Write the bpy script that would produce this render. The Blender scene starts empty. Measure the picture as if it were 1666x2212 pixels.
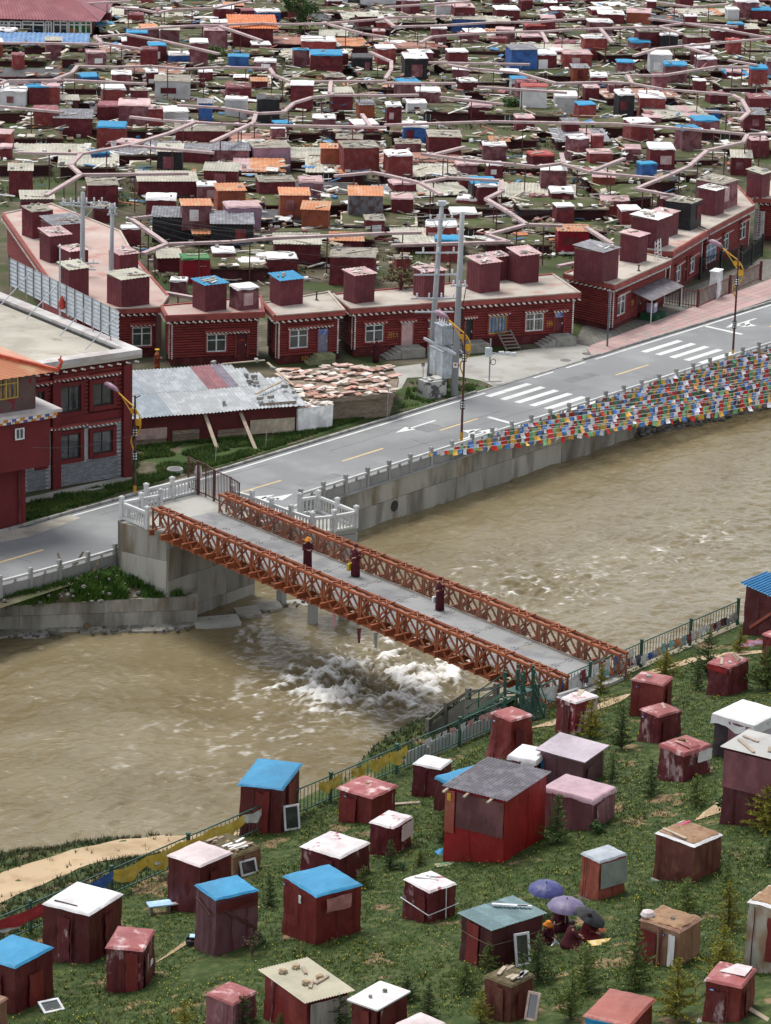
import bpy, math, random
import numpy as np
from mathutils import Vector, Matrix, noise as mnoise
R_ = math.radians
rnd = random.Random(7)
scene = bpy.context.scene
col = scene.collection
# ------------------------------------------------------------------ camera
CAM_H, FPX, PITCH, ROLL = 54.0, 7000.0, R_(17.0), R_(1.6)
cd = bpy.data.cameras.new('camera'); cam = bpy.data.objects.new('camera', cd); col.objects.link(cam)
cam.location = (0, 0, CAM_H)
cam.matrix_world = Matrix.Translation((0, 0, CAM_H)) @ Matrix.Rotation(R_(90) - PITCH, 4, 'X') @ Matrix.Rotation(ROLL, 4, 'Z')
cd.sensor_fit = 'HORIZONTAL'; cd.sensor_width = 36.0; cd.lens = 36.0 * FPX / 1666.0
cd.clip_start = 1.0; cd.clip_end = 3000.0
scene.camera = cam
# ------------------------------------------------------------------ sky, sun, exposure
SUN_EL, SUN_AZ = R_(66), R_(-35)          # high soft sun behind thin cloud, behind the town to the left
world = bpy.data.worlds.new('World'); scene.world = world; world.use_nodes = True
wn = world.node_tree; wn.nodes.clear()
wo = wn.nodes.new('ShaderNodeOutputWorld'); wb = wn.nodes.new('ShaderNodeBackground')
sky = wn.nodes.new('ShaderNodeTexSky'); sky.sky_type = 'NISHITA'; sky.sun_disc = False
sky.sun_elevation = SUN_EL; sky.sun_rotation = SUN_AZ; sky.altitude = 4000; sky.air_density = 1.0; sky.dust_density = 6.0; sky.ozone_density = 1.0
hs = wn.nodes.new('ShaderNodeHueSaturation'); hs.inputs['Saturation'].default_value = 0.22   # cloud-grey overcast light
wn.links.new(sky.outputs[0], hs.inputs['Color']); wn.links.new(hs.outputs[0], wb.inputs[0]); wn.links.new(wb.outputs[0], wo.inputs[0])
wb.inputs[1].default_value = 0.15
sl = bpy.data.lights.new('sun', 'SUN'); sl.energy = 1.5; sl.angle = R_(22); sl.color = (1.0, 0.965, 0.92)
sun = bpy.data.objects.new('sun', sl); col.objects.link(sun)
sun.rotation_euler = Vector((math.sin(SUN_AZ) * math.cos(SUN_EL), math.cos(SUN_AZ) * math.cos(SUN_EL), math.sin(SUN_EL))).to_track_quat('Z', 'Y').to_euler()
vs = scene.view_settings; vs.view_transform = 'Standard'; vs.look = 'None'; vs.gamma = 1.0; vs.exposure = 1.12; vs.use_curve_mapping = False
scene.render.engine = 'CYCLES'

# ------------------------------------------------------------------ surveying: where a sight line meets a level, the hillside or a wall
_F = Vector((0, math.cos(PITCH), -math.sin(PITCH))); _U0 = Vector((0, math.sin(PITCH), math.cos(PITCH))); _R0 = Vector((1, 0, 0))
_R = _R0 * math.cos(ROLL) + _U0 * math.sin(ROLL); _U = _U0 * math.cos(ROLL) - _R0 * math.sin(ROLL)
C0 = Vector((0, 0, CAM_H))
def ray(x, y): return _F * FPX + _R * (x - 833.0) - _U * (y - 1106.0)
def at(x, y, z=0.0):
    d = ray(x, y); return C0 + d * ((z - CAM_H) / d.z)
def scl(P): return FPX / (Vector(P) - C0).dot(_F)
def proj(P):
    v = Vector(P) - C0; zc = v.dot(_F); return 833 + FPX * v.dot(_R) / zc, 1106 - FPX * v.dot(_U) / zc
def onwall(x, y, A, B):
    """sight line with the upright plane through A-B: distance along A-B and height"""
    d = ray(x, y); t = Vector((B[0] - A[0], B[1] - A[1], 0)); L = t.length; t /= L; n = Vector((t.y, -t.x, 0))
    P = C0 + d * ((Vector((A[0], A[1], 0)) - C0).dot(n) / d.dot(n))
    return (P - Vector((A[0], A[1], 0))).dot(t), P.z
# the place has one long axis: the road and the river run along T, N points from the road across the river to the near bank
O = at(845, 1036); T = Vector((math.cos(R_(51.7)), math.sin(R_(51.7)), 0)); N = Vector((T.y, -T.x, 0)); RZ = R_(51.7)
ZP, ZW, FV, FZ = 2.7, -2.5, 33.3, 2.5       # bridge platform level, water level, fence line across and level
def W(u, v, z=0.0): return O + T * u + N * v + Vector((0, 0, z))
def uv(P): q = Vector((P[0], P[1], 0)) - O; return q.dot(T), q.dot(N)
def lerp(x, xs, ys):
    if x <= xs[0]: return ys[0]
    for i in range(1, len(xs)):
        if x <= xs[i]: return ys[i - 1] + (ys[i] - ys[i - 1]) * (x - xs[i - 1]) / (xs[i] - xs[i - 1])
    return ys[-1]
def hill_z(x, y):
    u, v = uv((x, y)); sh = lerp(u, (-56, -50, -45, -36, -32, -25, -21), (19.6, 22.0, 25.8, 25.8, 23.6, 23.0, 28.4)) - 22 + .5 * mnoise.noise((u * .35, 2.2, 0))
    if v < FV:
        k = max(0., (FV - v) / (FV - 22 - sh))
        z = lerp(1 - k, (-1, 0, .12, .30, .50, .93, 1), (-9.5, ZW - .15, -.6, .25, .45, FZ - .2, FZ))
        z -= 1.25 * lerp(u, (-54, -46), (0, 1)) * math.sin(math.pi * min(1, max(0, k)) ** .8)      # the bank falls away more steeply upstream
        return z + .10 * mnoise.noise((x * .9, y * .9, 4)) * min(1, k * 4)
    d = v - FV
    return FZ + .20 * max(0, d - .5) + .22 * mnoise.noise((x * .17, y * .17, 3.1)) * min(1, d / 3) + .06 * mnoise.noise((x * .7, y * .7, 1.1)) * min(1, d / 2)
def hat(x, y, z=4.0):
    for i in range(60):
        P = at(x, y, z); z2 = hill_z(P.x, P.y)
        if abs(z2 - z) < .003: break
        z = z * .45 + z2 * .55
    return at(x, y, z)

# ------------------------------------------------------------------ scene graph helpers
def tag(o, label=None, cat=None, group=None, kind=None):
    if label: o['label'] = label
    if cat: o['category'] = cat
    if group: o['group'] = group
    if kind: o['kind'] = kind
    return o
def thing(name, label, cat, loc=(0, 0, 0), rz=0.0, group=None):
    o = bpy.data.objects.new(name, None); o.empty_display_size = .2; col.objects.link(o); o.location = loc; o.rotation_euler = (0, 0, rz)
    return tag(o, label, cat, group)
def inst(name, me, parent=None, loc=(0, 0, 0), rot=(0, 0, 0), scale=None):
    o = bpy.data.objects.new(name, me); col.objects.link(o); o.parent = parent; o.location = loc; o.rotation_euler = rot
    if scale: o.scale = scale
    return o
class MB:
    def __init__(s): s.v = []; s.f = []; s.m = []
    def add(s, vs, fs, m=0):
        b = len(s.v); s.v += [tuple(p) for p in vs]; s.f += [tuple(b + i for i in f) for f in fs]; s.m += [m] * len(fs); return s
    def box(s, c, d, rz=0.0, m=0, M=None):
        x, y, z = d[0] / 2, d[1] / 2, d[2] / 2; vs = []
        cs, sn = math.cos(rz), math.sin(rz)
        for (a, b, e) in ((-x, -y, -z), (x, -y, -z), (x, y, -z), (-x, y, -z), (-x, -y, z), (x, -y, z), (x, y, z), (-x, y, z)):
            p = Vector((c[0] + a * cs - b * sn, c[1] + a * sn + b * cs, c[2] + e)) if M is None else M @ Vector((a, b, e)) + Vector(c)
            vs.append(p)
        return s.add(vs, ((0, 3, 2, 1), (4, 5, 6, 7), (0, 1, 5, 4), (1, 2, 6, 5), (2, 3, 7, 6), (3, 0, 4, 7)), m)
    def bar(s, p, q, w, h=None, m=0, up=(0, 0, 1)):
        p, q = Vector(p), Vector(q); h = h or w; t = (q - p); L = t.length
        if L < 1e-6: return s
        t /= L; u = Vector(up)
        if abs(t.dot(u)) > .98: u = Vector((1, 0, 0))
        r = t.cross(u).normalized(); u = r.cross(t)
        vs = [a + r * (w / 2 * i) + u * (h / 2 * j) for a in (p, q) for (i, j) in ((-1, -1), (1, -1), (1, 1), (-1, 1))]
        return s.add(vs, ((0, 1, 2, 3), (7, 6, 5, 4), (0, 4, 5, 1), (1, 5, 6, 2), (2, 6, 7, 3), (3, 7, 4, 0)), m)
    def tube(s, pts, r, n=6, m=0, caps=True):
        pts = [Vector(p) for p in pts]; rs = r if isinstance(r, (list, tuple)) else [r] * len(pts); b = len(s.v)
        for i, p in enumerate(pts):
            t = (pts[min(i + 1, len(pts) - 1)] - pts[max(i - 1, 0)]).normalized(); u = Vector((0, 0, 1)) if abs(t.z) < .95 else Vector((1, 0, 0))
            a = t.cross(u).normalized(); c = a.cross(t)
            for k in range(n):
                an = 2 * math.pi * k / n; s.v.append(tuple(p + (a * math.cos(an) + c * math.sin(an)) * rs[i]))
        for i in range(len(pts) - 1):
            for k in range(n):
                k2 = (k + 1) % n; s.f.append((b + i * n + k, b + (i + 1) * n + k, b + (i + 1) * n + k2, b + i * n + k2)); s.m.append(m)
        if caps:
            s.f.append(tuple(b + k for k in range(n))); s.m.append(m); e = b + (len(pts) - 1) * n; s.f.append(tuple(e + n - 1 - k for k in range(n))); s.m.append(m)
        return s
    def lathe(s, c, prof, n=10, m=0):
        b = len(s.v)
        for (r, z) in prof:
            for k in range(n): a = 2 * math.pi * k / n; s.v.append((c[0] + r * math.cos(a), c[1] + r * math.sin(a), c[2] + z))
        for i in range(len(prof) - 1):
            for k in range(n): k2 = (k + 1) % n; s.f.append((b + i * n + k, b + i * n + k2, b + (i + 1) * n + k2, b + (i + 1) * n + k)); s.m.append(m)
        s.f.append(tuple(b + n - 1 - k for k in range(n))); s.m.append(m); e = b + (len(prof) - 1) * n; s.f.append(tuple(e + k for k in range(n))); s.m.append(m)
        return s
    def grid(s, fn, nu, nv, m=0):
        """fn(u, v) -> point, u and v running 0..1"""
        b = len(s.v)
        for j in range(nv + 1):
            for i in range(nu + 1): s.v.append(tuple(fn(i / nu, j / nv)))
        for j in range(nv):
            for i in range(nu): a = b + j * (nu + 1) + i; s.f.append((a, a + 1, a + nu + 2, a + nu + 1)); s.m.append(m)
        return s
    def slab(s, pts, z0, z1, m=0, mt=None):
        """upright prism over a ground outline (counter-clockwise)"""
        n = len(pts); vs = [(p[0], p[1], z0) for p in pts] + [(p[0], p[1], z1) for p in pts]
        s.add(vs, [tuple(range(n - 1, -1, -1))] + [(i, (i + 1) % n, n + (i + 1) % n, n + i) for i in range(n)], m)
        b = len(s.v) - 2 * n; s.f.append(tuple(b + n + i for i in range(n))); s.m.append(m if mt is None else mt)
        return s
    def rock(s, c, r, seed=0, m=0, sq=.7):
        rr = random.Random(seed); n = 7; vs = []; fs = []
        for j, (el) in enumerate((-.9, -.1, .75)):
            for k in range(n):
                a = 2 * math.pi * (k + .5 * j) / n; q = r * (.75 + .5 * rr.random()) * math.cos(el)
                vs.append((c[0] + q * math.cos(a), c[1] + q * math.sin(a), c[2] + r * sq * math.sin(el) * (.8 + .4 * rr.random())))
        for j in range(2):
            for k in range(n): k2 = (k + 1) % n; fs.append((j * n + k, j * n + k2, (j + 1) * n + k2, (j + 1) * n + k))
        fs.append(tuple(range(n - 1, -1, -1))); fs.append(tuple(2 * n + k for k in range(n)))
        return s.add(vs, fs, m)
    def mesh(s, name, mats, smooth=False):
        me = bpy.data.meshes.new(name); me.from_pydata(s.v, [], s.f)
        for mm in (mats if isinstance(mats, (list, tuple)) else [mats]): me.materials.append(mm)
        if len(me.polygons):
            me.polygons.foreach_set('material_index', s.m)
            if smooth: me.polygons.foreach_set('use_smooth', [True] * len(me.polygons))
        me.update()
        if smooth == 'edge': me.set_sharp_from_angle(angle=R_(38))
        return me
    def build(s, name, mats, parent=None, loc=(0, 0, 0), rz=0.0, smooth=False):
        return inst(name, s.mesh(name, mats, smooth), parent, loc, (0, 0, rz))
def npmesh(name, V, Fq, mats, smooth=False):
    """big mesh from numpy arrays; Fq is an (n,3) or (n,4) index array"""
    me = bpy.data.meshes.new(name); k = Fq.shape[1]
    me.vertices.add(len(V)); me.vertices.foreach_set('co', np.ascontiguousarray(V, dtype=np.float32).ravel())
    me.loops.add(Fq.size); me.loops.foreach_set('vertex_index', np.ascontiguousarray(Fq, dtype=np.int32).ravel())
    me.polygons.add(len(Fq)); me.polygons.foreach_set('loop_start', np.arange(0, Fq.size, k, dtype=np.int32))
    me.polygons.foreach_set('use_smooth', np.full(len(Fq), smooth))
    for mm in (mats if isinstance(mats, (list, tuple)) else [mats]): me.materials.append(mm)
    me.update(calc_edges=True); me.validate(); return me

# ------------------------------------------------------------------ materials
MATS = {}
def mat(name, c, rough=.85, c2=None, mix=(.45, .65), scale=2.0, detail=6, var=.10, dirt=.25, bump=.15, bscale=14.0, metal=0.0, stretch=(1, 1, 1), wave=None, spec=.3, coord='Object', trans=0.0, c3=None, scale3=1.0, mix3=(.5, .6)):
    """procedural surface: two tones mixed by noise, soft dirt, fine relief, slight change from object to object"""
    if name in MATS: return MATS[name]
    m = bpy.data.materials.new(name); m.use_nodes = True; nt = m.node_tree; N = nt.nodes; L = nt.links; N.clear()
    out = N.new('ShaderNodeOutputMaterial'); b = N.new('ShaderNodeBsdfPrincipled'); L.new(b.outputs[0], out.inputs[0])
    b.inputs['Roughness'].default_value = rough; b.inputs['Metallic'].default_value = metal; b.inputs['Specular IOR Level'].default_value = spec
    tc = N.new('ShaderNodeTexCoord'); oi = N.new('ShaderNodeObjectInfo')
    mp = N.new('ShaderNodeMapping'); mp.inputs['Scale'].default_value = stretch; L.new(tc.outputs[coord], mp.inputs[0])
    off = N.new('ShaderNodeVectorMath'); off.operation = 'SCALE'; off.inputs[0].default_value = (37, 17, 53); L.new(oi.outputs['Random'], off.inputs['Scale'])
    L.new(off.outputs[0], mp.inputs['Location'])
    def nz(sc, de, ro=.55):
        n = N.new('ShaderNodeTexNoise'); n.inputs['Scale'].default_value = sc; n.inputs['Detail'].default_value = de; n.inputs['Roughness'].default_value = ro; L.new(mp.outputs[0], n.inputs['Vector']); return n.outputs[0]
    def ramp(src, a, e):
        r = N.new('ShaderNodeMapRange'); r.interpolation_type = 'SMOOTHSTEP'; r.inputs[1].default_value = a; r.inputs[2].default_value = e; L.new(src, r.inputs[0]); return r.outputs[0]
    def mixc(f, a, e, mode='MIX'):
        x = N.new('ShaderNodeMix'); x.data_type = 'RGBA'; x.blend_type = mode
        if isinstance(f, float): x.inputs[0].default_value = f
        else: L.new(f, x.inputs[0])
        for sock, v in ((x.inputs[6], a), (x.inputs[7], e)):
            if isinstance(v, tuple): sock.default_value = v + (1,) if len(v) == 3 else v
            else: L.new(v, sock)
        return x.outputs[2]
    c = tuple(c); c2 = tuple(c2) if c2 else tuple(min(1, k * 1.35 + .01) for k in c)
    k = mixc(ramp(nz(scale, detail), *mix), c, c2)
    if c3: k = mixc(ramp(nz(scale3, 5, .6), *mix3), k, tuple(c3))
    if dirt: k = mixc(ramp(nz(scale * .37, 4), .35, .75), k, mixc(float(dirt), k, (.0, .0, .0)), 'MIX')
    if var:
        h = N.new('ShaderNodeHueSaturation'); v = N.new('ShaderNodeMapRange'); v.inputs[3].default_value = 1 - var; v.inputs[4].default_value = 1 + var
        L.new(oi.outputs['Random'], v.inputs[0]); L.new(v.outputs[0], h.inputs['Value']); L.new(k, h.inputs['Color']); k = h.outputs[0]
    L.new(k, b.inputs['Base Color'])
    hsrc = nz(bscale, 5, .6)
    if wave:                                         # corrugation or boards: (scale, direction 'X'|'Y'|'Z', distortion)
        w = N.new('ShaderNodeTexWave'); w.wave_type = 'BANDS'; w.bands_direction = wave[1]; w.inputs['Scale'].default_value = wave[0]; w.inputs['Distortion'].default_value = wave[2]
        L.new(tc.outputs[coord], w.inputs['Vector']); ad = N.new('ShaderNodeMath'); ad.operation = 'MULTIPLY_ADD'; ad.inputs[1].default_value = wave[3]; L.new(w.outputs['Fac'], ad.inputs[0]); L.new(hsrc, ad.inputs[2]); hsrc = ad.outputs[0]
    if bump:
        bp = N.new('ShaderNodeBump'); bp.inputs['Strength'].default_value = bump; bp.inputs['Distance'].default_value = .05; L.new(hsrc, bp.inputs['Height']); L.new(bp.outputs[0], b.inputs['Normal'])
    if trans: b.inputs['Transmission Weight'].default_value = trans
    MATS[name] = m; return m
# ================================================================== the setting
M_ground = mat('town_ground', (.085, .075, .042), .95, (.16, .135, .095), scale=.35, c3=(.055, .075, .022), scale3=.16, mix3=(.46, .58), bump=.5, bscale=2.5, coord='Object', var=0)
M_asphalt = mat('asphalt', (.225, .232, .232), .9, (.28, .285, .28), scale=.22, dirt=.22, bump=.2, bscale=25, var=0)
M_paint_w = mat('road_paint_white', (.66, .66, .63), .7, (.44, .44, .43), scale=1.6, mix=(.5, .8), var=.03, dirt=.15)
M_paint_y = mat('road_paint_yellow', (.62, .45, .22), .7, (.42, .35, .22), scale=1.6, mix=(.5, .8), var=.03, dirt=.15)
M_conc = mat('pale_concrete', (.42, .41, .37), .9, (.33, .32, .28), scale=.5, dirt=.25, bump=.15, bscale=20, var=.04)
M_concwall = mat('stained_concrete', (.40, .385, .335), .92, (.20, .182, .148), scale=.8, mix=(.46, .70), stretch=(1, 1, .22), dirt=.5, bump=.3, bscale=9, var=.04, c3=(.20, .135, .07), scale3=.6, mix3=(.54, .74))
M_concgrey = mat('grey_concrete', (.36, .36, .345), .9, (.22, .215, .20), scale=.9, mix=(.5, .8), stretch=(1, 1, .5), dirt=.35, bump=.2, bscale=10, var=.05)
M_white = mat('white_stone', (.57, .575, .565), .8, (.38, .375, .345), scale=2.2, mix=(.5, .8), dirt=.25, bump=.1, var=.05, stretch=(1, 1, .5))
M_pave = mat('pink_paving', (.44, .29, .27), .9, (.36, .30, .27), scale=.8, dirt=.2, bump=.1, var=.06)
M_kerb = mat('kerb_stone', (.36, .35, .33), .9, (.26, .25, .23), scale=2, dirt=.3, var=.12)
M_soil = mat('verge_soil', (.10, .085, .05), .95, (.17, .145, .105), scale=1.5, c3=(.05, .085, .02), scale3=.5, mix3=(.42, .52), bump=.5, bscale=6, var=0)
M_grassbase = mat('hill_turf', (.038, .064, .014), .95, (.088, .106, .030), scale=2.6, detail=9, c3=(.25, .165, .09), scale3=.45, mix3=(.585, .66), bump=1.0, bscale=9, var=0, dirt=.3)
M_sand = mat('sandy_track', (.46, .34, .21), .95, (.37, .26, .15), scale=.7, dirt=.15, bump=.2, bscale=9, var=0)
M_rock = mat('river_stone', (.20, .19, .17), .9, (.32, .31, .28), scale=3, dirt=.4, var=.35, bump=.3)
M_darkgap = mat('dark_wet_concrete', (.12, .11, .095), .85, (.2, .19, .16), scale=.7, dirt=.4, bump=.3, bscale=7, var=0)
def struct(o): o['kind'] = 'structure'; return o

# ground on the far side, one sheet out past the horizon, ending at the river wall
me = MB().add([W(-1200, .0, -.03), W(1500, .0, -.03), W(1500, -1800, -.03), W(-1200, -1800, -.03)], [(0, 1, 2, 3)]).mesh('ground', M_ground)
ground = struct(inst('ground', me))
rb = MB().add([W(-1200, -20, -5.2), W(1500, -20, -5.2), W(1500, 60, -5.2), W(-1200, 60, -5.2)], [(0, 1, 2, 3)]).build('river_bed', M_darkgap); struct(rb)

# road: bends a little away from the river on the left
def rv(u): return lerp(u, (-80, -30, -14, -5, 200), (-4.0, -.95, -.3, 0, 0))
us = [-80, -60, -45, -30, -22, -14, -5, 5, 20, 40, 60, 90, 130]
mb = MB(); vs = []
for u in us: vs += [W(u, rv(u) - .25, .004), W(u, rv(u) - 8.35, .004)]
mb.add(vs, [(2 * i, 2 * i + 2, 2 * i + 3, 2 * i + 1) for i in range(len(us) - 1)])
road = struct(mb.build('road', M_asphalt))
def strip(name, pts, w, m, z=.008, parent=road):
    mb = MB(); p = [Vector((q[0], q[1], z)) for q in pts]; vs = []
    for i, q in enumerate(p):
        t = (p[min(i + 1, len(p) - 1)] - p[max(0, i - 1)]).normalized(); r = Vector((t.y, -t.x, 0)) * w / 2; vs += [q + r, q - r]
    return mb.add(vs, [(2 * i, 2 * i + 2, 2 * i + 3, 2 * i + 1) for i in range(len(p) - 1)]).build(name, m, parent)
def gpoly(name, px, z, m, parent=None, thick=0, msd=None):
    pts = [at(x, y, z) for x, y in px]
    a = sum(pts[i].x * pts[(i + 1) % len(pts)].y - pts[(i + 1) % len(pts)].x * pts[i].y for i in range(len(pts)))
    if a < 0: pts.reverse()
    if thick: return MB().slab(pts, z - thick, z, 0 if msd is None else 1, 0).build(name, [m] + ([msd] if msd else []), parent)
    return MB().add(pts, [tuple(range(len(pts)))]).build(name, m, parent)
for k in range(-9, 13):                                            # yellow centre dashes, 4 m with 6 m gaps
    u0 = 1.0 + k * 9.55
    if -80 < u0 < 110 and not 15.5 < u0 < 24 and not 33 < u0 < 42: strip('centre_dash', [W(u0, rv(u0) - 4.55), W(u0 + 3.9, rv(u0 + 3.9) - 4.55)], .16, M_paint_y)
edge = [W(u, rv(u) - 8.0) for u in (-60, -45, -30, -22, -14, -5, 5, 19.8)]
strip('edge_line', edge, .17, M_paint_w)
for u0 in (25.2, 28.9): strip('edge_dash', [W(u0, -8.05), W(u0 + 2.2, -8.05)], .17, M_paint_w)
strip('edge_line', [W(32.2, -8.0), W(60, -8.15), W(130, -8.3)], .17, M_paint_w)
strip('edge_line', [W(u, rv(u) - .55) for u in (-60, -30, -14, 0, 40, 130)], .15, M_paint_w)
for base, cnt in ((19.2, 6), (36.2, 6)):                            # zebra stripes lie along the road, side by side
    for k in range(cnt):
        v = -7.35 + k * 1.14
        if base > 30: v += .55
        strip('zebra_stripe', [W(base + .05 * k, v), W(base + 4.55 - .05 * k, v)], .48, M_paint_w)
strip('stop_line', [W(15.2, -4.3), W(14.9, -.7)], .34, M_paint_w); strip('stop_line', [W(45.6, -7.9), W(45.4, -4.7)], .34, M_paint_w)
def arrow(u, v, s=1, turn=True, L=4.0):
    mb = MB(); a = lambda x, y: W(u + s * x, v + s * y, .008)
    mb.add([a(1.3, -.09), a(L, -.09), a(L, .09), a(1.3, .09)], [(0, 1, 2, 3)]); mb.add([a(0, 0), a(1.5, -.42), a(1.5, .42)], [(0, 1, 2)])
    if turn: mb.add([a(2.3, .08), a(3.0, .08), a(2.0, .75), a(1.5, .75)], [(0, 1, 2, 3)]); mb.add([a(.9, .62), a(2.1, 1.25), a(2.3, .55)], [(0, 1, 2)])
    mb.build('lane_arrow', M_paint_w, road)
arrow(8.2, -6.2, 1, False); arrow(13.6, -2.3, -1); arrow(46.2, -6.6, 1); arrow(-6.2, -2.3, -1, True)
# cracks, tar lines and mended patches in the asphalt
M_patch = mat('asphalt_patch', (.195, .20, .20), .92, (.235, .24, .238), scale=1.2, var=.12, dirt=.25); M_crack = mat('asphalt_crack', (.07, .07, .07), .95, var=0)
prnd = random.Random(12)
for (u_, v_, a_, b_) in ((-30, -6.5, 2.6, 1.1), (-3, -3.0, 3.4, .8), (10.5, -5.4, 1.6, 1.3), (27.5, -5.8, 3.0, 1.0), (31, -2.2, 2.0, .9), (52, -4, 3, 1.2), (-20, -2.4, 1.5, 1.0)):
    pts = [W(u_ + a_ * x + prnd.uniform(-.15, .15), v_ + b_ * y + prnd.uniform(-.1, .1), .0055) for x, y in ((-.5, -.5), (.5, -.5), (.55, 0), (.5, .5), (-.5, .5), (-.55, 0))][::-1]; MB().add(pts, [tuple(range(6))]).build('road_patch', M_patch, road)
for q in range(16):
    u_, v_ = prnd.uniform(-40, 55), prnd.uniform(-7.6, -1.2); du, dv = ((prnd.uniform(3, 9), prnd.uniform(-.4, .4)) if q % 3 else (prnd.uniform(-.6, .6), prnd.uniform(1.5, 3))); n_ = 9
    strip('road_crack', [W(u_ + du * k / n_ + prnd.uniform(-.08, .08), rv(u_) + min(-.6, v_ + dv * k / n_ + prnd.uniform(-.08, .08))) for k in range(n_ + 1)], .035, M_crack, .0065)
# kerb on the town side: separate stones
kerb = struct(strip('kerb', [W(u, rv(u) - 8.52) for u in us], .20, M_kerb, .012, None))
kst = MB().box((0, 0, .06), (.97, .17, .13)).mesh('kerb_stone', M_kerb)
u = -42.0
while u < 70:
    if not (19.6 < u < 32.0): inst('kerb_stone', kst, kerb, W(u, rv(u) - 8.52, 0), (0, 0, RZ + rnd.uniform(-.012, .012)))
    u += 1.0
# pale concrete forecourt before the houses, pink pavement and plots beyond it
struct(gpoly('forecourt', [(600, 812), (860, 792), (1010, 772), (1240, 742), (1290, 752), (1283, 768), (1190, 797), (1066, 834), (1040, 822), (985, 812), (880, 816), (862, 850), (640, 842)], .006, M_conc))
for (x, y) in ((1222, 778), (1269, 764)):
    P = at(x, y, .011); tag(MB().lathe((0, 0, 0), [(.37, -.02), (.37, .006), (.33, .008)], 20).build('manhole_cover', mat('cast_iron', (.16, .155, .15), .7, var=.06, bscale=40, bump=.5), None, P),
        'round grey manhole cover ' + ('nearer the corner of the pink pavement' if x > 1250 else 'set in the concrete nearer the zebra crossing'), 'manhole', 'manhole covers in the forecourt')
pv = struct(gpoly('pavement', [(1268, 752), (1312, 733), (1420, 692), (1520, 655), (1700, 590), (1700, 634), (1560, 682), (1400, 730), (1300, 764), (1278, 766)], .13, M_pave, None, .16, M_kerb))
A, B = uv(at(1300, 750, .14)), uv(at(1690, 612, .14))               # square paving slabs
slb = MB().box((0, 0, 0), (.78, .58, .02)).mesh('paving_slab', M_pave)
for i in range(34):
    for j in range(3):
        uu = A[0] + .8 * i + .2; vv = A[1] + (B[1] - A[1]) * i / 33.0 + (j - 1) * .6
        inst('paving_slab', slb, pv, W(uu, vv, .133), (0, 0, RZ + R_(1.0)))
struct(gpoly('gravel_plot', [(1240, 742), (1260, 705), (1440, 640), (1640, 560), (1700, 560), (1700, 590), (1520, 655), (1420, 692), (1312, 733), (1268, 752)], .004, mat('gravel', (.20, .19, .165), .95, (.13, .12, .10), scale=6, bump=.6, bscale=20, var=0, dirt=.3)))
verge = struct(gpoly('verge', [(58, 1068), (270, 1032), (285, 905), (640, 900), (700, 880), (870, 838), (985, 815), (1040, 822), (1066, 836), (960, 868), (850, 892), (730, 928), (600, 969), (500, 1001), (420, 1020), (258, 1068), (150, 1104), (58, 1138)], .007, M_soil))
struct(gpoly('building_apron', [(40, 1078), (276, 1027), (300, 1036), (290, 1042), (58, 1086)], .02, M_conc))
struct(gpoly('worn_shoulder', [(0, 1143), (58, 1140), (150, 1112), (175, 1118), (120, 1140), (60, 1160), (0, 1172)], .009, mat('dusty_shoulder', (.40, .37, .31), .95, (.3, .28, .24), scale=.8, var=0)))
# round raised well cover in the grass
P = at(378, 1020); wl = thing('well_cover', 'round concrete well ring with dark lid in the grass by the gate', 'well', P)
MB().lathe((0, 0, 0), [(.50, -.05), (.49, .20), (.46, .24), (.36, .24)], 20).build('ring', M_concgrey, wl); MB().lathe((0, 0, 0), [(.37, .2), (.36, .255), (.32, .262)], 20).build('lid', MATS['cast_iron'], wl)

# ------------------------------------------------------------------ river
def vnoise(x, y, seed):
    rs = np.random.RandomState(seed); G = rs.rand(256, 256); xi = np.floor(x).astype(int); yi = np.floor(y).astype(int); fx = x - xi; fy = y - yi
    fx = fx * fx * (3 - 2 * fx); fy = fy * fy * (3 - 2 * fy); g = lambda a, b: G[a % 256, b % 256]
    return (g(xi, yi) * (1 - fx) + g(xi + 1, yi) * fx) * (1 - fy) + (g(xi, yi + 1) * (1 - fx) + g(xi + 1, yi + 1) * fx) * fy
def fbm(x, y, seed, o=4, ridge=False):
    s = 0; a = 1; t = 0
    for k in range(o):
        n_ = vnoise(x * 2 ** k + 13.7 * k, y * 2 ** k + 7.1 * k, seed + k); s = s + a * ((1 - np.abs(2 * n_ - 1)) if ridge else n_); t += a; a *= .5
    return s / t
ug = np.arange(-72, 42, .13); vg = np.arange(-3.0, 31.5, .13); U, V = np.meshgrid(ug, vg, indexing='ij')
def blob(px, py, ru, rv_, rot=0):
    c = uv(at(px, py, ZW)); du = U - c[0]; dv = V - c[1]; cs, sn = math.cos(rot), math.sin(rot)
    return np.exp(-(((du * cs + dv * sn) / ru) ** 2 + ((-du * sn + dv * cs) / rv_) ** 2))
rap = 1.25 * blob(860, 1480, 4.2, 3.6) + .9 * blob(730, 1500, 3.0, 2.6) + .55 * blob(790, 1410, 5, 2.2) + .5 * blob(960, 1440, 3, 3) + .35 * blob(650, 1470, 3, 1.5)
mid = .75 * blob(1130, 1275, 3.6, 2.2) + .55 * blob(1230, 1290, 2.6, 2) + .5 * blob(1540, 1150, 3, 1.0) + .45 * blob(1060, 1225, 4.0, 1.2) + .35 * blob(1330, 1220, 6, 2.4) + .25 * blob(1500, 1200, 5, 3)
rap = np.clip(rap, 0, 1.3); mid = np.clip(mid, 0, 1)
wx = U + 1.6 * fbm(U * .3, V * .4, 5); wy = V + 1.3 * fbm(U * .35, V * .35, 9)
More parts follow.
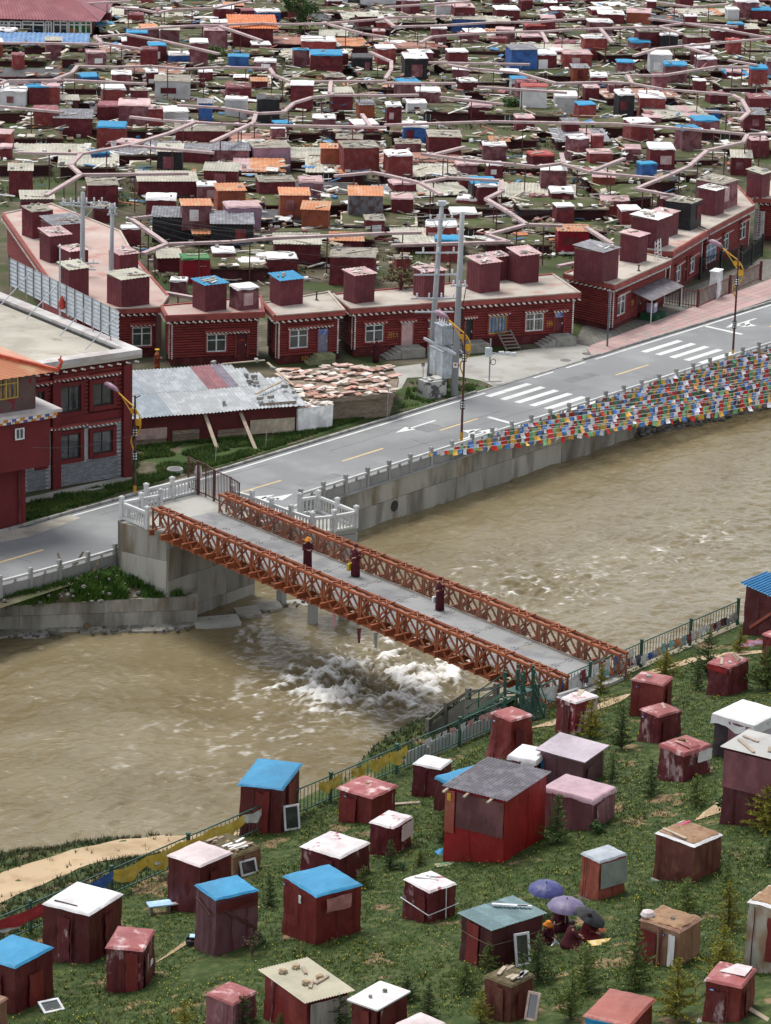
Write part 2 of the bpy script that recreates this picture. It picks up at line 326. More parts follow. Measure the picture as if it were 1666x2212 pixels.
h = .26 * (fbm(wx * .5, wy * .85, 20, 3) - .5) + .16 * (fbm(wx * 1.0, wy * 1.9, 30, 3, True) - .5) * (.55 + .9 * fbm(U * .12, V * .2, 77, 2)) + .03 * (fbm(wx * 3.1, wy * 4.6, 35, 2, True) - .5)
hr = (fbm(wx * .55, wy * .8, 40, 4, True) - .62) * 1.7 + (fbm(wx * 1.7, wy * 2.0, 45, 3, True) - .55) * .42
h = h + rap * (hr * .55 + (fbm(wx * 4.5, wy * 5.5, 95, 3, True) - .5) * .26 + (fbm(wx * 2.2, wy * 3.2, 97, 2, True) - .5) * .2) + mid * (fbm(wx * .8, wy * 1.4, 50, 3, True) - .6) * .55
fo = fbm(wx * .62, wy * .95, 60, 5, True); fo2 = fbm(wx * 2.6, wy * 3.4, 70, 4)
fo3 = fbm(wx * 6.5, wy * 8.0, 90, 3)
crest = np.clip(hr * 1.1 + .30, 0, 1.2)
foam = np.clip((rap * (crest * 1.15 + fo * .30 - .22) + (fo2 - .5) * 1.5 * np.clip(rap * 1.6, 0, 1) + (fo3 - .5) * .9 * np.clip(rap * 1.6, 0, 1) - .44) * 2.5, 0, 1)
tail = np.clip(.8 * blob(640, 1480, 7, 2.6) + .6 * blob(560, 1560, 8, 3) + .5 * blob(700, 1590, 7, 3), 0, 1)
th = fbm(wx * .9, wy * 1.5, 80, 4, True)
foam = np.maximum(foam, np.clip((mid * 1.25 + tail * .5 + .06) * np.clip((th - .80) * 9, 0, 1.4) * (fo2 * 1.9 - .25 + (fo3 - .5)), 0, .95))
foam = np.maximum(foam, np.clip((th - .955) * 24, 0, .6) * np.clip(fo2 * 2.4 - .9, 0, 1))
shore = np.clip((.9 - V) / .9, 0, 1) * 0
Z = ZW + h
P3 = np.stack([O.x + T.x * U + N.x * V, O.y + T.y * U + N.y * V, Z], -1).reshape(-1, 3)
ni, nj = U.shape; idx = np.arange(ni * nj).reshape(ni, nj); Fq = np.stack([idx[:-1, :-1], idx[1:, :-1], idx[1:, 1:], idx[:-1, 1:]], -1).reshape(-1, 4)
m = bpy.data.materials.new('river_water'); m.use_nodes = True; nt = m.node_tree; b = nt.nodes['Principled BSDF']
b.inputs['Roughness'].default_value = .16; b.inputs['IOR'].default_value = 1.33; b.inputs['Specular IOR Level'].default_value = .4
att = nt.nodes.new('ShaderNodeAttribute'); att.attribute_name = 'foam'
tcn = nt.nodes.new('ShaderNodeTexCoord'); nz1 = nt.nodes.new('ShaderNodeTexNoise'); nz1.inputs['Scale'].default_value = .18; nz1.inputs['Detail'].default_value = 6; nt.links.new(tcn.outputs['Object'], nz1.inputs[0])
mx0 = nt.nodes.new('ShaderNodeMix'); mx0.data_type = 'RGBA'; mx0.inputs[6].default_value = (.160, .126, .064, 1); mx0.inputs[7].default_value = (.212, .174, .100, 1)
mr = nt.nodes.new('ShaderNodeMapRange'); mr.inputs[1].default_value = .35; mr.inputs[2].default_value = .65; nt.links.new(nz1.outputs[0], mr.inputs[0]); nt.links.new(mr.outputs[0], mx0.inputs[0])
mx = nt.nodes.new('ShaderNodeMix'); mx.data_type = 'RGBA'; mx.inputs[7].default_value = (.84, .82, .77, 1); nt.links.new(mx0.outputs[2], mx.inputs[6]); nt.links.new(att.outputs['Fac'], mx.inputs[0]); nt.links.new(mx.outputs[2], b.inputs['Base Color'])
mr2 = nt.nodes.new('ShaderNodeMapRange'); mr2.inputs[3].default_value = .22; mr2.inputs[4].default_value = .75; nt.links.new(att.outputs['Fac'], mr2.inputs[0]); nt.links.new(mr2.outputs[0], b.inputs['Roughness'])
nz2 = nt.nodes.new('ShaderNodeTexNoise'); nz2.inputs['Scale'].default_value = 2.0; nz2.inputs['Detail'].default_value = 5; nz2.inputs['Distortion'].default_value = .8
mpn = nt.nodes.new('ShaderNodeMapping'); mpn.inputs['Rotation'].default_value = (0, 0, -RZ); mpn.inputs['Scale'].default_value = (.38, 1.3, 1); mpn.vector_type = 'POINT'; nt.links.new(tcn.outputs['Object'], mpn.inputs[0]); nt.links.new(mpn.outputs[0], nz2.inputs[0])
bp = nt.nodes.new('ShaderNodeBump'); bp.inputs['Strength'].default_value = .5; bp.inputs['Distance'].default_value = .15; nt.links.new(nz2.outputs[0], bp.inputs['Height']); nt.links.new(bp.outputs[0], b.inputs['Normal'])
me = npmesh('river', P3, Fq, m, True); at_ = me.attributes.new('foam', 'FLOAT', 'POINT'); at_.data.foreach_set('value', foam.reshape(-1).astype(np.float32))
river = struct(inst('river', me))
far = MB()
for (a0, a1) in ((-900, -72), (41.87, 1400)): far.add([W(a0, -3, ZW), W(a1, -3, ZW), W(a1, 31.4, ZW), W(a0, 31.4, ZW)], [(0, 3, 2, 1)])
wf = far.build('river', m); struct(wf)

# ------------------------------------------------------------------ near hillside
ug = np.concatenate([np.arange(-180, -82, 4), np.arange(-82, 12, .45), np.arange(12, 80, 4)]); vg = np.concatenate([np.arange(15.5, 78, .45), np.arange(78, 200, 4)])
Vs = np.zeros((len(ug), len(vg), 3))
for i, u in enumerate(ug):
    for j, v in enumerate(vg):
        p = W(u, v); z = hill_z(p.x, p.y)
        if v > 78: z = min(z, 2.5 + .2 * (v - FV))
        Vs[i, j] = (p.x, p.y, z)
ni, nj = len(ug), len(vg); idx = np.arange(ni * nj).reshape(ni, nj); Fq = np.stack([idx[:-1, :-1], idx[:-1, 1:], idx[1:, 1:], idx[1:, :-1]], -1).reshape(-1, 4)[:, ::-1]
hill = struct(inst('hillside', npmesh('hillside', Vs.reshape(-1, 3), Fq, M_grassbase, True)))
# sandy track between fence and river on the left, bare paths on the slope
def track(name, pts, w, m, lift=.03):
    mb = MB(); vs = []; n_ = 0; path = []
    for a, c in zip(pts, pts[1:]):
        for k in range(8): path.append(a.lerp(c, k / 8))
    path.append(pts[-1])
    for i, q in enumerate(path):
        t = (path[min(i + 1, len(path) - 1)] - path[max(0, i - 1)]); t.z = 0; t.normalize(); r = Vector((t.y, -t.x, 0)); ww = w * (1 + .25 * mnoise.noise((i * .3, w, 0)))
        for k in range(5):
            s_ = q + r * (ww * (k / 4 - .5) * (1 if w > 1 else min(1, i / 6, (len(path) - i) / 6 + .1))); vs.append((s_.x, s_.y, hill_z(s_.x, s_.y) + lift))
    mb.add(vs, [(i * 5 + k, (i + 1) * 5 + k, (i + 1) * 5 + k + 1, i * 5 + k + 1) for i in range(len(path) - 1) for k in range(4)])
    return struct(mb.build(name, m, None, smooth=True))
track('sandy_track', [W(-78, 27.5), W(-62, 26.6), W(-56, 26.4), W(-50, 26.5), W(-45, 26.6)], 2.7, M_sand)
def hp(*px): return [hat(x, y) for x, y in px]
track('footpath', hp((1360, 1470), (1420, 1450), (1500, 1425), (1600, 1412), (1680, 1408)), .8, M_sand)
track('footpath', hp((1140, 1575), (1200, 1562), (1300, 1525), (1360, 1500)), .8, M_sand)
track('footpath', hp((1500, 1775), (1545, 1752), (1590, 1715)), .7, M_sand)
track('footpath', hp((330, 2085), (450, 2010), (560, 1960)), .45, M_sand)
# ================================================================== river walls, railings, platform, bridge
M_rust = mat('bridge_orange_paint', (.30, .088, .034), .65, (.225, .060, .026), scale=1.2, c3=(.17, .055, .025), scale3=3.2, mix3=(.58, .72), dirt=.25, bump=.12, var=.07)
M_deck = mat('steel_deck', (.275, .275, .27), .8, (.20, .20, .205), scale=.8, c3=(.30, .22, .11), scale3=.55, mix3=(.60, .76), dirt=.25, bump=.15, bscale=20, var=.05)
M_dark = mat('dark_metal', (.03, .03, .03), .6, var=0)
def panels(root, ua, ub, step, v, rows, th, m, base_z=0):
    """wall of cast concrete panels with open joints"""
    u = ua; cache = {}
    while u < ub - .05:
        L = min(step * (.93 + .14 * rnd.random()), ub - u)
        if ub - u - L < 1.0: L = ub - u
        for (z0, z1) in rows:
            me = MB().box((L / 2, 0, (z0 + z1) / 2), (L - .025, th, z1 - z0 - .025)).mesh('wall_panel', m)
            inst('wall_panel', me, root, (u, v + rnd.uniform(-.012, .012), 0))
        u += L
def frame_at(name, label, cat, group=None):                        # an Empty in road/river axes at the survey origin
    return thing(name, label, cat, O, RZ, group)
# local axes of such a thing: x = along the road, y = -(towards river)
rw = frame_at('retaining_wall', 'long stained concrete retaining wall along the road above the river', 'wall')
MB().box((56, .35, -2.6), (144, .5, 5.15)).build('core', M_darkgap, rw)
panels(rw, -15.6, 128, 5.6, -.02, [(-1.15, 0.0), (-4.2, -1.15)], .30, M_concwall)
mb = MB(); u = -15
while u < 128: L = 2.0; mb.box((u + L / 2, -.05, .03), (L - .03, .42, .07)); u += L
mb.build('coping', M_concgrey, rw)
for (x, y) in ((852, 1093), (1258, 905)):                           # drain mouths
    uu, zz = onwall(x, y, W(0, .17), W(1, .17)); MB().tube([(uu, -.19, zz), (uu, -.14, zz)], .34, 14).build('drain_mouth', M_dark, rw)
# stone railing bays
M_rail = M_concgrey
me_post = MB().box((0, 0, .52), (.20, .20, 1.04)).box((0, 0, 1.07), (.16, .16, .06)).box((0, 0, 1.14), (.23, .23, .09)).box((0, 0, 1.205), (.17, .17, .05)).mesh('post', M_rail)
BAY = 2.015
me_hand = MB().box((BAY / 2, 0, .90), (BAY - .2, .15, .12)).mesh('handrail', M_white)
mb = MB().box((BAY / 2, 0, .34), (BAY - .2, .09, .62)); mb.box((BAY / 2, -.055, .34), (BAY - .42, .03, .40)); mb.box((BAY / 2, .055, .34), (BAY - .42, .03, .40))
for k in range(9): mb.box((.35 + k * .165, -.073 + .012 * (k % 3), .28 + .09 * (k % 2)), (.10, .02, .14), 0)
me_pan = mb.mesh('carved_panel', M_rail)
me_brk = MB().lathe((BAY / 2, 0, .64), [(.05, 0), (.12, .05), (.05, .11), (.10, .19), (.06, .22)], 8).mesh('bracket', M_rail)
def railing(label, us, vf):
    r = frame_at('stone_railing', label, 'railing', 'stone railings along the road')
    for i, u in enumerate(us):
        inst('post', me_post, r, (u, -vf(u), 0))
        if i < len(us) - 1:
            dv = vf(us[i + 1]) - vf(u); a = math.atan2(-dv, us[i + 1] - u)
            for nm, me in (('handrail', me_hand), ('carved_panel', me_pan), ('bracket', me_brk)): inst(nm, me, r, (u, -vf(u), 0), (0, 0, a))
u0 = uv(at(845.5, 996.5, 1.2))[0]
railing('grey carved stone railing topping the long wall hung with prayer flags', [u0 + BAY * k for k in range(-4, 46)], lambda u: 0)
u1 = uv(at(237, 1172, 1.2))[0]
railing('grey carved stone railing above the weedy plot beside the bridge abutment', [u1 - BAY * k for k in range(7, -2, -1)], lambda u: lerp(u, (-45, -28.5, -23.5), (-2.6, -.85, -.55)))

# ---- low river wall on the left with a weedy plot behind it
A = at(0, 1363, ZW + .1); B = at(425, 1348, ZW + .1); tt = (B - A).normalized(); A2 = A - tt * 12
ztop = onwall(200, 1297, A, B)[1]; L = (B - A2).length
lw = thing('river_wall', 'low pale concrete river wall below the weedy plot', 'wall', A2, math.atan2(tt.y, tt.x))
u = 0
while u < L - .1:
    ll = min(4.2 + rnd.random(), L - u)
    if L - u - ll < 1: ll = L - u
    zt = ztop - A.z
    for z0, z1 in ((zt * .52, zt), (-1.2, zt * .52)): inst('wall_panel', MB().box((ll / 2, .22, (z0 + z1) / 2), (ll - .02, .44, z1 - z0 - .02)).mesh('wall_panel', M_concwall), lw, (u, 0, 0))
    u += ll
MB().slab([(L - .02, 0), (L + 0, 0), (L + .35, 2.3), (L - 1.0, 2.3), (L - 1.0, .4)], -1.2, ztop - A.z - .004, 0).build('return_wall', M_concwall, lw)
q = onwall(187, 1352, A, B); MB().tube([(q[0] + 12, -.25, q[1] - A.z), (q[0] + 12, .1, q[1] - A.z)], .17, 12).build('drain_pipe', mat('rusty_pipe', (.20, .13, .07), .8), lw)
# broken concrete footing along the water
ft = thing('wall_footing', 'broken concrete ledge at the water line of the low river wall', 'ledge', A2, math.atan2(tt.y, tt.x))
k = 0; u = 2.0
rr = random.Random(5)
while u < L + 9:
    ll = rr.uniform(1.2, 2.6); w_ = rr.uniform(.5, 1.1); yy = 0 if u < L - 1 else (u - L + 1) * .52
    pts = [(u + rr.uniform(-.05, .1), -w_ + yy), (u + ll * .5, -w_ - rr.uniform(-.15, .2) + yy), (u + ll, -w_ + rr.uniform(-.1, .1) + yy + .2), (u + ll, .3 + yy + .4), (u, .3 + yy)]
    MB().slab(pts, -.9, rr.uniform(-.05, .16)).build('ledge_block', M_concwall if k % 3 else M_conc, ft); u += ll * .97; k += 1
rk = MB()
for i in range(260):
    uu = rr.uniform(1, L + 7); yy = 0 if uu < L - 1 else (uu - L + 1) * .52; rk.rock((uu, -rr.uniform(0, 1.2) + yy, .05), rr.uniform(.04, .14), i)
tag(rk.build('rubble', M_rock, ft), kind='stuff')
pl = MB(); C1 = A2 + Vector((0, 0, 0))
pts = [A2, B, at(404, 1272, ztop), W(-23.6, .6), W(-30, -.95), W(-45, -2.5)]
n_ = 14; vs = []
for i in range(n_ + 1):
    a_ = Vector((A2 + (B - A2) * (i / n_)).to_2d()).to_3d(); b_ = W(-46 + 22.6 * i / n_, lerp(-46 + 22.6 * i / n_, (-45, -28.5, -23.5), (-2.6, -.85, -.4)))
    a_ = a_ + (b_ - a_).normalized() * .42
    for j in range(6):
        p_ = a_.lerp(b_, j / 5); vs.append((p_.x, p_.y, (ztop - .02) * (1 - j / 5) - .03 * (j / 5) + .10 * math.sin(i * 2.1 + j * 1.7) * (0 < j < 5)))
pl.add(vs, [(i * 6 + j, (i + 1) * 6 + j, (i + 1) * 6 + j + 1, i * 6 + j + 1) for i in range(n_) for j in range(5)])
plot = struct(pl.build('weedy_plot', M_soil, None, smooth=True))
plot_pts = vs

# ---- raised platform and abutment
ab = frame_at('bridge_abutment', 'tall stained concrete abutment carrying the platform at the bridge end', 'abutment')
loc = lambda P: Vector(((P - O).dot(T), -(P - O).dot(N), P.z))
Q0 = loc(at(262, 1128, ZP)); Q1 = loc(at(362, 1150, ZP)); xe = onwall(549, 1270, W(0, -Q1.y), W(1, -Q1.y))[0]
def pane(a, b, z0, z1, rows, cols, m, name='wall_panel', th=.12):   # panels facing outwards along a-b
    a, b = Vector(a), Vector(b); d = b - a; Ld = Vector((d.x, d.y, 0)).length; ang = math.atan2(d.y, d.x)
    for i in range(cols):
        for j in range(rows):
            w_ = Ld / cols; h_ = (z1 - z0) / rows
            inst(name, MB().box((0, 0, 0), (w_ - .02, th, h_ - .02)).mesh(name, m), ab, (a.x + d.x * (i + .5) / cols, a.y + d.y * (i + .5) / cols, z0 + h_ * (j + .5)), (0, 0, ang))
core = [(Q0.x + .06, Q0.y), (Q1.x + .05, Q1.y + .06), (xe - .05, Q1.y + .06), (xe - .05, .9), (-16.7, .9), (-19.9, 1.1), (-20.6, .1), (-23.1, .3)]
MB().slab(core, -5, ZP - .10).build('core', M_darkgap, ab)
pane(Q0, Q1, -3.6, ZP - .02, 4, 1, M_concwall); pane(Q1, (xe, Q1.y, 0), -3.6, ZP - .9, 3, 3, M_concwall)
MB().box(((Q1.x + Q1.x + 1.1) / 2, Q1.y + .45, ZP - .45), (1.1, 1.0, .92)).build('bearing_block', M_concgrey, ab)
top = [(Q0.x, Q0.y), (Q1.x + 1.0, Q1.y + .05), (-16.0, -5.2), (-17.9, -9.0), (-15.5, -9.95), (-14.7, -6.6), (-15.8, -6.25), (-15.9, .62), (-20.2, .92), (-20.6, -.35)]
MB().slab(top, ZP - .32, ZP - .004).build('platform_slab', M_conc, ab)
for (px_, py_) in ((-15.9, -9.55), (-17.6, -8.8), (-16.2, -5.4)): MB().box((px_, py_, ZP / 2 - 2.6), (.4, .4, 4.9 + .0 + ZP - .4)).build('pier', M_concgrey, ab)
def sub(a, b, z):  # grey edge beam under the balcony
    MB().bar((a[0], a[1], z), (b[0], b[1], z), .22, .55).build('edge_beam', M_concgrey, ab)
sub((-17.9, -9.0), (-15.5, -9.95), ZP - .62); sub((-15.5, -9.95), (-14.7, -6.6), ZP - .62); sub((-16.0, -5.2), (-17.9, -9.0), ZP - .62)
# white balustrades
me_bp = MB().box((0, 0, .56), (.19, .19, 1.12)).box((0, 0, 1.13), (.15, .15, .05)).box((0, 0, 1.19), (.24, .24, .10)).box((0, 0, 1.25), (.16, .16, .04)).mesh('post', M_white)
me_bal = MB().lathe((0, 0, .14), [(.05, 0), (.035, .06), (.06, .22), (.035, .5), (.05, .62), (.05, .66)], 7).mesh('baluster', M_white)
def balustrade(label, px, closed=False):
    r = frame_at('balustrade', label, 'balustrade', 'white balustrades of the bridge platform'); pts = [loc(at(x, y, ZP + 1.15)) for x, y in px]
    for i, p in enumerate(pts):
        inst('post', me_bp, r, (p.x, p.y, ZP))
        if i == len(pts) - 1: break
        q = pts[i + 1]; a = Vector((p.x, p.y, 0)); b = Vector((q.x, q.y, 0)); L = (b - a).length; an = math.atan2(q.y - p.y, q.x - p.x)
        inst('handrail', MB().box((L / 2, 0, .88), (L - .2, .16, .14)).mesh('handrail', M_white), r, (p.x, p.y, ZP), (0, 0, an))
        inst('base_rail', MB().box((L / 2, 0, .09), (L - .2, .14, .12)).mesh('base_rail', M_white), r, (p.x, p.y, ZP), (0, 0, an))
        nb = max(2, int(L / .24))
        for k in range(nb): c = a.lerp(b, (k + .5 + .0) / nb * .86 + .07); inst('baluster', me_bal, r, (c.x, c.y, ZP), (0, 0, an))
balustrade('white balustrade round the platform wing above the tall abutment wall', [(318, 1098), (263, 1076), (305, 1068), (347, 1060)])
balustrade('white balustrade along the back of the platform up to the gate', [(316, 1048), (372, 1034), (427, 1021)])
balustrade('white balustrade running beside the bridge and round the small balcony', [(503, 1052), (545, 1063), (587, 1079), (629, 1095), (675, 1110), (722, 1105), (770, 1096), (729, 1079), (688, 1063), (648, 1069)])
# brown steel gate
M_gate = mat('brown_gate_paint', (.085, .030, .026), .6, var=.05)
g = frame_at('steel_gate', 'brown barred steel gate standing open on the bridge platform', 'gate')
ga = [loc(at(x, y, ZP + zt)) for x, y, zt in ((407, 985, 1.9), (429, 996, 1.9), (445, 1001, 1.9), (463, 1014, 1.8), (499, 1030, 1.8), (517, 1042, 1.7))]
ga = [Vector((p.x, p.y, 0)) for p in ga]; hts = [1.9, 1.9, 1.9, 1.8, 1.8, 1.7]
for i, p in enumerate(ga): MB().box((p.x, p.y, ZP + hts[i] / 2), (.10 if i in (1, 3) else .06,) * 2 + (hts[i],)).build('gate_post', M_gate, g)
for i in range(5):
    a, b = ga[i], ga[i + 1]; L = (b - a).length
    leaf = MB().bar((a.x, a.y, ZP + hts[i] - .05), (b.x, b.y, ZP + hts[i + 1] - .05), .05).build('gate_leaf', M_gate, g)
    MB().bar((a.x, a.y, ZP + .15), (b.x, b.y, ZP + .15), .05).build('bottom_rail', M_gate, leaf)
    for k in range(1, max(3, int(L / .14))):
        c = a.lerp(b, k / max(3, int(L / .14))); inst('bar', MB().box((0, 0, .95), (.028, .028, 1.6)).mesh('bar', M_gate), leaf, (c.x, c.y, ZP))
tag(MB().grid(lambda u_, v_: (.16 * math.sin(u_ * 6.28) * (1 + .5 * v_), .16 * math.cos(u_ * 6.28), .9 - .7 * v_), 10, 5).build('white_bag', mat('white_plastic', (.75, .75, .74), .6, var=.05), None, at(428, 1040, ZP)), 'crumpled white plastic bag tied to the steel gate post', 'bag')

# ---- panel truss bridge
ZD = ZP + .05; ZT = ZP + 1.06; ZB = ZT - 1.42
n0 = at(329, 1095, ZT + .06); n1 = at(1213, 1464, ZT + .06); f0 = at(473, 1065, ZT + .06); f1 = at(1347, 1412, ZT + .06)
bt = (n1 - n0).normalized(); bl = (n1 - n0).length; NP_ = 11; PL = bl / NP_
br_rz = math.atan2(bt.y, bt.x); wid = (f0 - n0).dot(Vector((-bt.y, bt.x, 0)))
off_f = (f0 - n0).dot(bt)
brg = thing('truss_bridge', 'long rust-orange steel panel truss bridge crossing the muddy river', 'bridge', (n0.x, n0.y, 0), br_rz)
H_ = ZT - ZB; CH = .13
def chords(mb, x0=0):
    for z in (ZB, ZT):
        for dy in (-.055, .055): mb.box((x0 + PL / 2, dy, z), (PL - .03, .05, CH))
def posts(mb, x0=0):
    for x in (.06, PL / 2, PL - .06): mb.box((x0 + x, 0, (ZB + ZT) / 2), (.08, .07, H_ - CH))
DG = [((.06, .5), (.25, 1)), ((.06, .5), (.25, 0)), ((.5, .5), (.25, 1)), ((.5, .5), (.25, 0)), ((.5, .5), (.75, 1)), ((.5, .5), (.75, 0)), ((.97, .5), (.75, 1)), ((.97, .5), (.75, 0))]
def dg(mb, k):
    (a, za), (b, zb) = DG[k]; zf = lambda s: ZB + .04 + (H_ - .08) * s
    if k in (0, 1): a = .03
    return mb.bar((a * PL, 0, zf(za)), (b * PL, 0, zf(zb)), .06, .085)
me_ch = MB().box((PL / 2, 0, ZT), (PL - .03, .16, CH)).mesh('truss_panel', M_rust); me_cb = MB().box((PL / 2, 0, ZB), (PL - .03, .16, CH)).mesh('bottom_chord', M_rust)
mb = MB().box((0, 0, 0), (.30, .05, .30)); me_gus = mb.mesh('gusset', M_rust)
me_post1 = MB().box((0, 0, (ZB + ZT) / 2), (.085, .075, H_ - CH)).mesh('post', M_rust)
me_dg = [dg(MB(), k).mesh('diagonal', M_rust) for k in range(8)]
mb = MB(); chords(mb); posts(mb); [dg(mb, k) for k in range(8)]; me_full = mb.mesh('truss_panel', M_rust)
GAP = .46
PLF = (f1 - f0).dot(bt) / NP_; SX = PLF / PL
def truss(y0, inward, xs, sx=1.0):
    for k in range(NP_):
        x = xs + k * PL * sx; S3 = (sx, 1, 1)
        vis = y0 if inward > 0 else y0                              # the plane seen best carries its pieces one by one
        p = inst('truss_panel', me_ch, brg, (x, y0, 0), (0, 0, 0), S3)
        inst('bottom_chord', me_cb, p)
        for q in range(8): inst('diagonal', me_dg[q], p)
        for xx in (.07, PL / 2, PL - .07): inst('post', me_post1, p, (xx, 0, 0))
        inst('gusset', me_gus, p, (PL / 2, 0, (ZB + ZT) / 2))
        inst('truss_panel', me_full, brg, (x, y0 + inward * GAP, 0), (0, 0, 0), S3)
        mb = MB()                                                   # bracing frame lying on the top chords
        for (xa, xb) in ((.30 * PL, .70 * PL),):
            for xx in (xa, xb): mb.bar((xx, -.06, ZT + .10), (xx, GAP + .06, ZT + .10), .07, .06)
            mb.bar((xa, 0, ZT + .10), ((xa + xb) / 2, GAP, ZT + .10), .05, .05).bar((xa, GAP, ZT + .10), ((xa + xb) / 2, 0, ZT + .10), .05, .05)
            mb.bar(((xa + xb) / 2, 0, ZT + .10), (xb, GAP, ZT + .10), .05, .05).bar(((xa + xb) / 2, GAP, ZT + .10), (xb, 0, ZT + .10), .05, .05)
        if inward < 0:
            for i_, v_ in enumerate(mb.v): mb.v[i_] = (v_[0], -v_[1], v_[2])
        mb.build('bracing_frame', M_rust, brg, (x, y0, 0))
        mb = MB()
        xx = PL - .07; mb.bar((xx, 0, ZT - .12), (xx, GAP, ZT - .12), .05).bar((xx, 0, ZB + .12), (xx, GAP, ZB + .12), .05).bar((xx, 0, ZB + .12), (xx, GAP, ZT - .12), .045)
        if inward < 0:
            for i_, v_ in enumerate(mb.v): mb.v[i_] = (v_[0], -v_[1], v_[2])
        mb.build('sway_brace', M_rust, brg, (x, y0, 0))
truss(0, 1, 0); truss(wid, 1, off_f, SX)
me_tr = MB().box((0, wid / 2 + GAP / 2, 0), (.13, wid + GAP + 1.0, .05)).box((0, wid / 2 + GAP / 2, -.24), (.13, wid + GAP + 1.0, .05)).box((0, wid / 2 + GAP / 2, -.12), (.05, wid + GAP + .98, .22)).mesh('transom', M_rust)
for k in range(NP_):
    for xx in ((.16, .52, .88) if k < NP_ - 1 else (.16,)): inst('transom', me_tr, brg, (k * PL + xx * PL + off_f * .5, 0, ZB + .36), (0, 0, -math.atan2(off_f, wid) * 0))
# deck of steel plates between the trusses
ya, yb = GAP + .12, wid - .12; sk = off_f / wid
def dx(k, y): return -.2 + k * PL + (off_f + k * (PLF - PL)) * y / wid
for k in range(NP_):
    for (a, b) in ((ya, (ya + yb) / 2 - .008), ((ya + yb) / 2 + .008, yb)):
        MB().slab([(dx(k, a), a), (dx(k + 1, a) - .02, a), (dx(k + 1, b) - .02, b), (dx(k, b), b)], ZD - .08, ZD + (0.002 * (k % 2))).build('deck_plate', M_deck, brg)
bolt = MB()
for k in range(1, NP_):
    for yy in np.linspace(ya + .35, yb - .35, 4):
        for dx_ in (-.14, .14):
            for dy in (-.08, .08): bolt.box((dx(k, yy) + dx_, yy + dy, ZD + .006), (.07, .07, .012))
tag(bolt.build('bolt_holes', M_dark, brg), kind='stuff')
wire = MB()
for (yy, xs) in ((GAP + .09, 0), (wid - .09, off_f)):
    for z in np.linspace(ZD + .08, ZT - .1, 9): wire.box((xs + bl / 2, yy, z), (bl - .2, .007, .007))
    for k in range(NP_ * 8): wire.box((xs + .1 + k * PL / 8, yy, (ZD + ZT) / 2), (.006, .006, .9))
tag(wire.build('guard_mesh', mat('galvanised_wire', (.28, .25, .22), .6), brg), kind='stuff')
MB().box((bl / 2, GAP + .02, ZD + .0), (bl, .05, .12)).build('kerb_angle', mat('pale_angle', (.45, .40, .33), .7), brg); MB().box((bl * SX / 2 + off_f, wid - .04, ZD), (bl * SX, .05, .12)).build('kerb_angle', MATS['pale_angle'], brg)
# near-bank abutment below the fence
na = thing('near_abutment', 'dark concrete abutment under the near end of the truss bridge', 'abutment', (n0.x, n0.y, 0), br_rz)
MB().slab([(bl - .9, -.8), (bl + .2, -.8), (dx(NP_, wid) + .3, wid + 1.2), (dx(NP_, wid) - .6, wid + 1.2)], -4.5, ZB - .25).build('block', M_concwall, na)
MB().slab([(bl - .15, .3), (bl + .25, .3), (dx(NP_, wid) + .3, wid + .2), (dx(NP_, wid) - .1, wid + .2)], ZP - .5, ZP - .02).build('landing', M_conc, na)
# pebble bank at the foot of the wall upstream
rr = random.Random(11); pb = MB()
for i in range(1500):
    u = rr.uniform(25.5, 60); wmax = lerp(u, (25.5, 30, 40, 60), (.25, 1.4, 2.6, 3.4)); v = .25 + rr.random() ** 1.2 * wmax
    p = W(u, v); pb.rock((p.x, p.y, ZW + .55 * (1 - (v - .2) / max(.4, wmax)) + rr.uniform(-.03, .1)), rr.choice((.06, .09, .13, .2)) * rr.uniform(.7, 1.3), i)
mbank = MB(); vs = []
for i in range(20):
    u = 25.2 + 35 * i / 19; wmax = lerp(u, (25.5, 30, 40, 60), (.3, 1.5, 2.7, 3.5)); vs += [W(u, .1, ZW + .62), W(u, wmax * .6, ZW + .25), W(u, wmax + .3, ZW - .2)]
mbank.add(vs, [(i * 3 + j, i * 3 + j + 3, i * 3 + j + 4, i * 3 + j + 1)[::-1] for i in range(19) for j in range(2)]); struct(mbank.build('pebble_bank', M_darkgap, None, smooth=True))
tag(pb.build('pebbles', M_rock), 'loose grey river pebbles heaped at the foot of the retaining wall', 'pebbles', kind='stuff')
# ================================================================== red log houses and the large building
M_log = mat('red_log_paint', (.235, .040, .036), .8, (.19, .032, .030), scale=1.5, dirt=.25, bump=.2, bscale=12, var=.08)
M_fascia = mat('red_fascia', (.32, .075, .062), .8, (.24, .055, .05), scale=1.2, dirt=.25, var=.06)
M_roofc = mat('pale_roof_screed', (.47, .42, .36), .92, (.37, .31, .26), scale=.6, c3=(.40, .20, .165), scale3=.25, mix3=(.56, .72), dirt=.2, var=.05, bump=.1)
M_roofp = mat('pink_roof_screed', (.46, .33, .285), .92, (.47, .39, .34), scale=.5, c3=(.38, .19, .16), scale3=.35, mix3=(.53, .72), dirt=.2, var=.05, bump=.1)
M_frame = mat('white_window_frame', (.62, .63, .64), .5, var=.03, dirt=.1, bump=0)
M_dot = mat('white_beam_end', (.66, .64, .60), .8, var=.05, bump=0)
M_glass = mat('window_glass', (.035, .042, .042), .08, (.06, .07, .07), spec=.8, var=.2, bump=0, dirt=0)
M_plinth = mat('dark_red_plinth', (.095, .018, .018), .85, var=.05)
M_door = mat('maroon_door', (.10, .018, .022), .6, var=.05)
M_gold = mat('gold_paint', (.50, .28, .03), .5, var=.05, bump=0)
M_step = mat('step_concrete', (.33, .32, .29), .9, (.24, .23, .2), var=.06)
LOGH = .175
_logs = {}
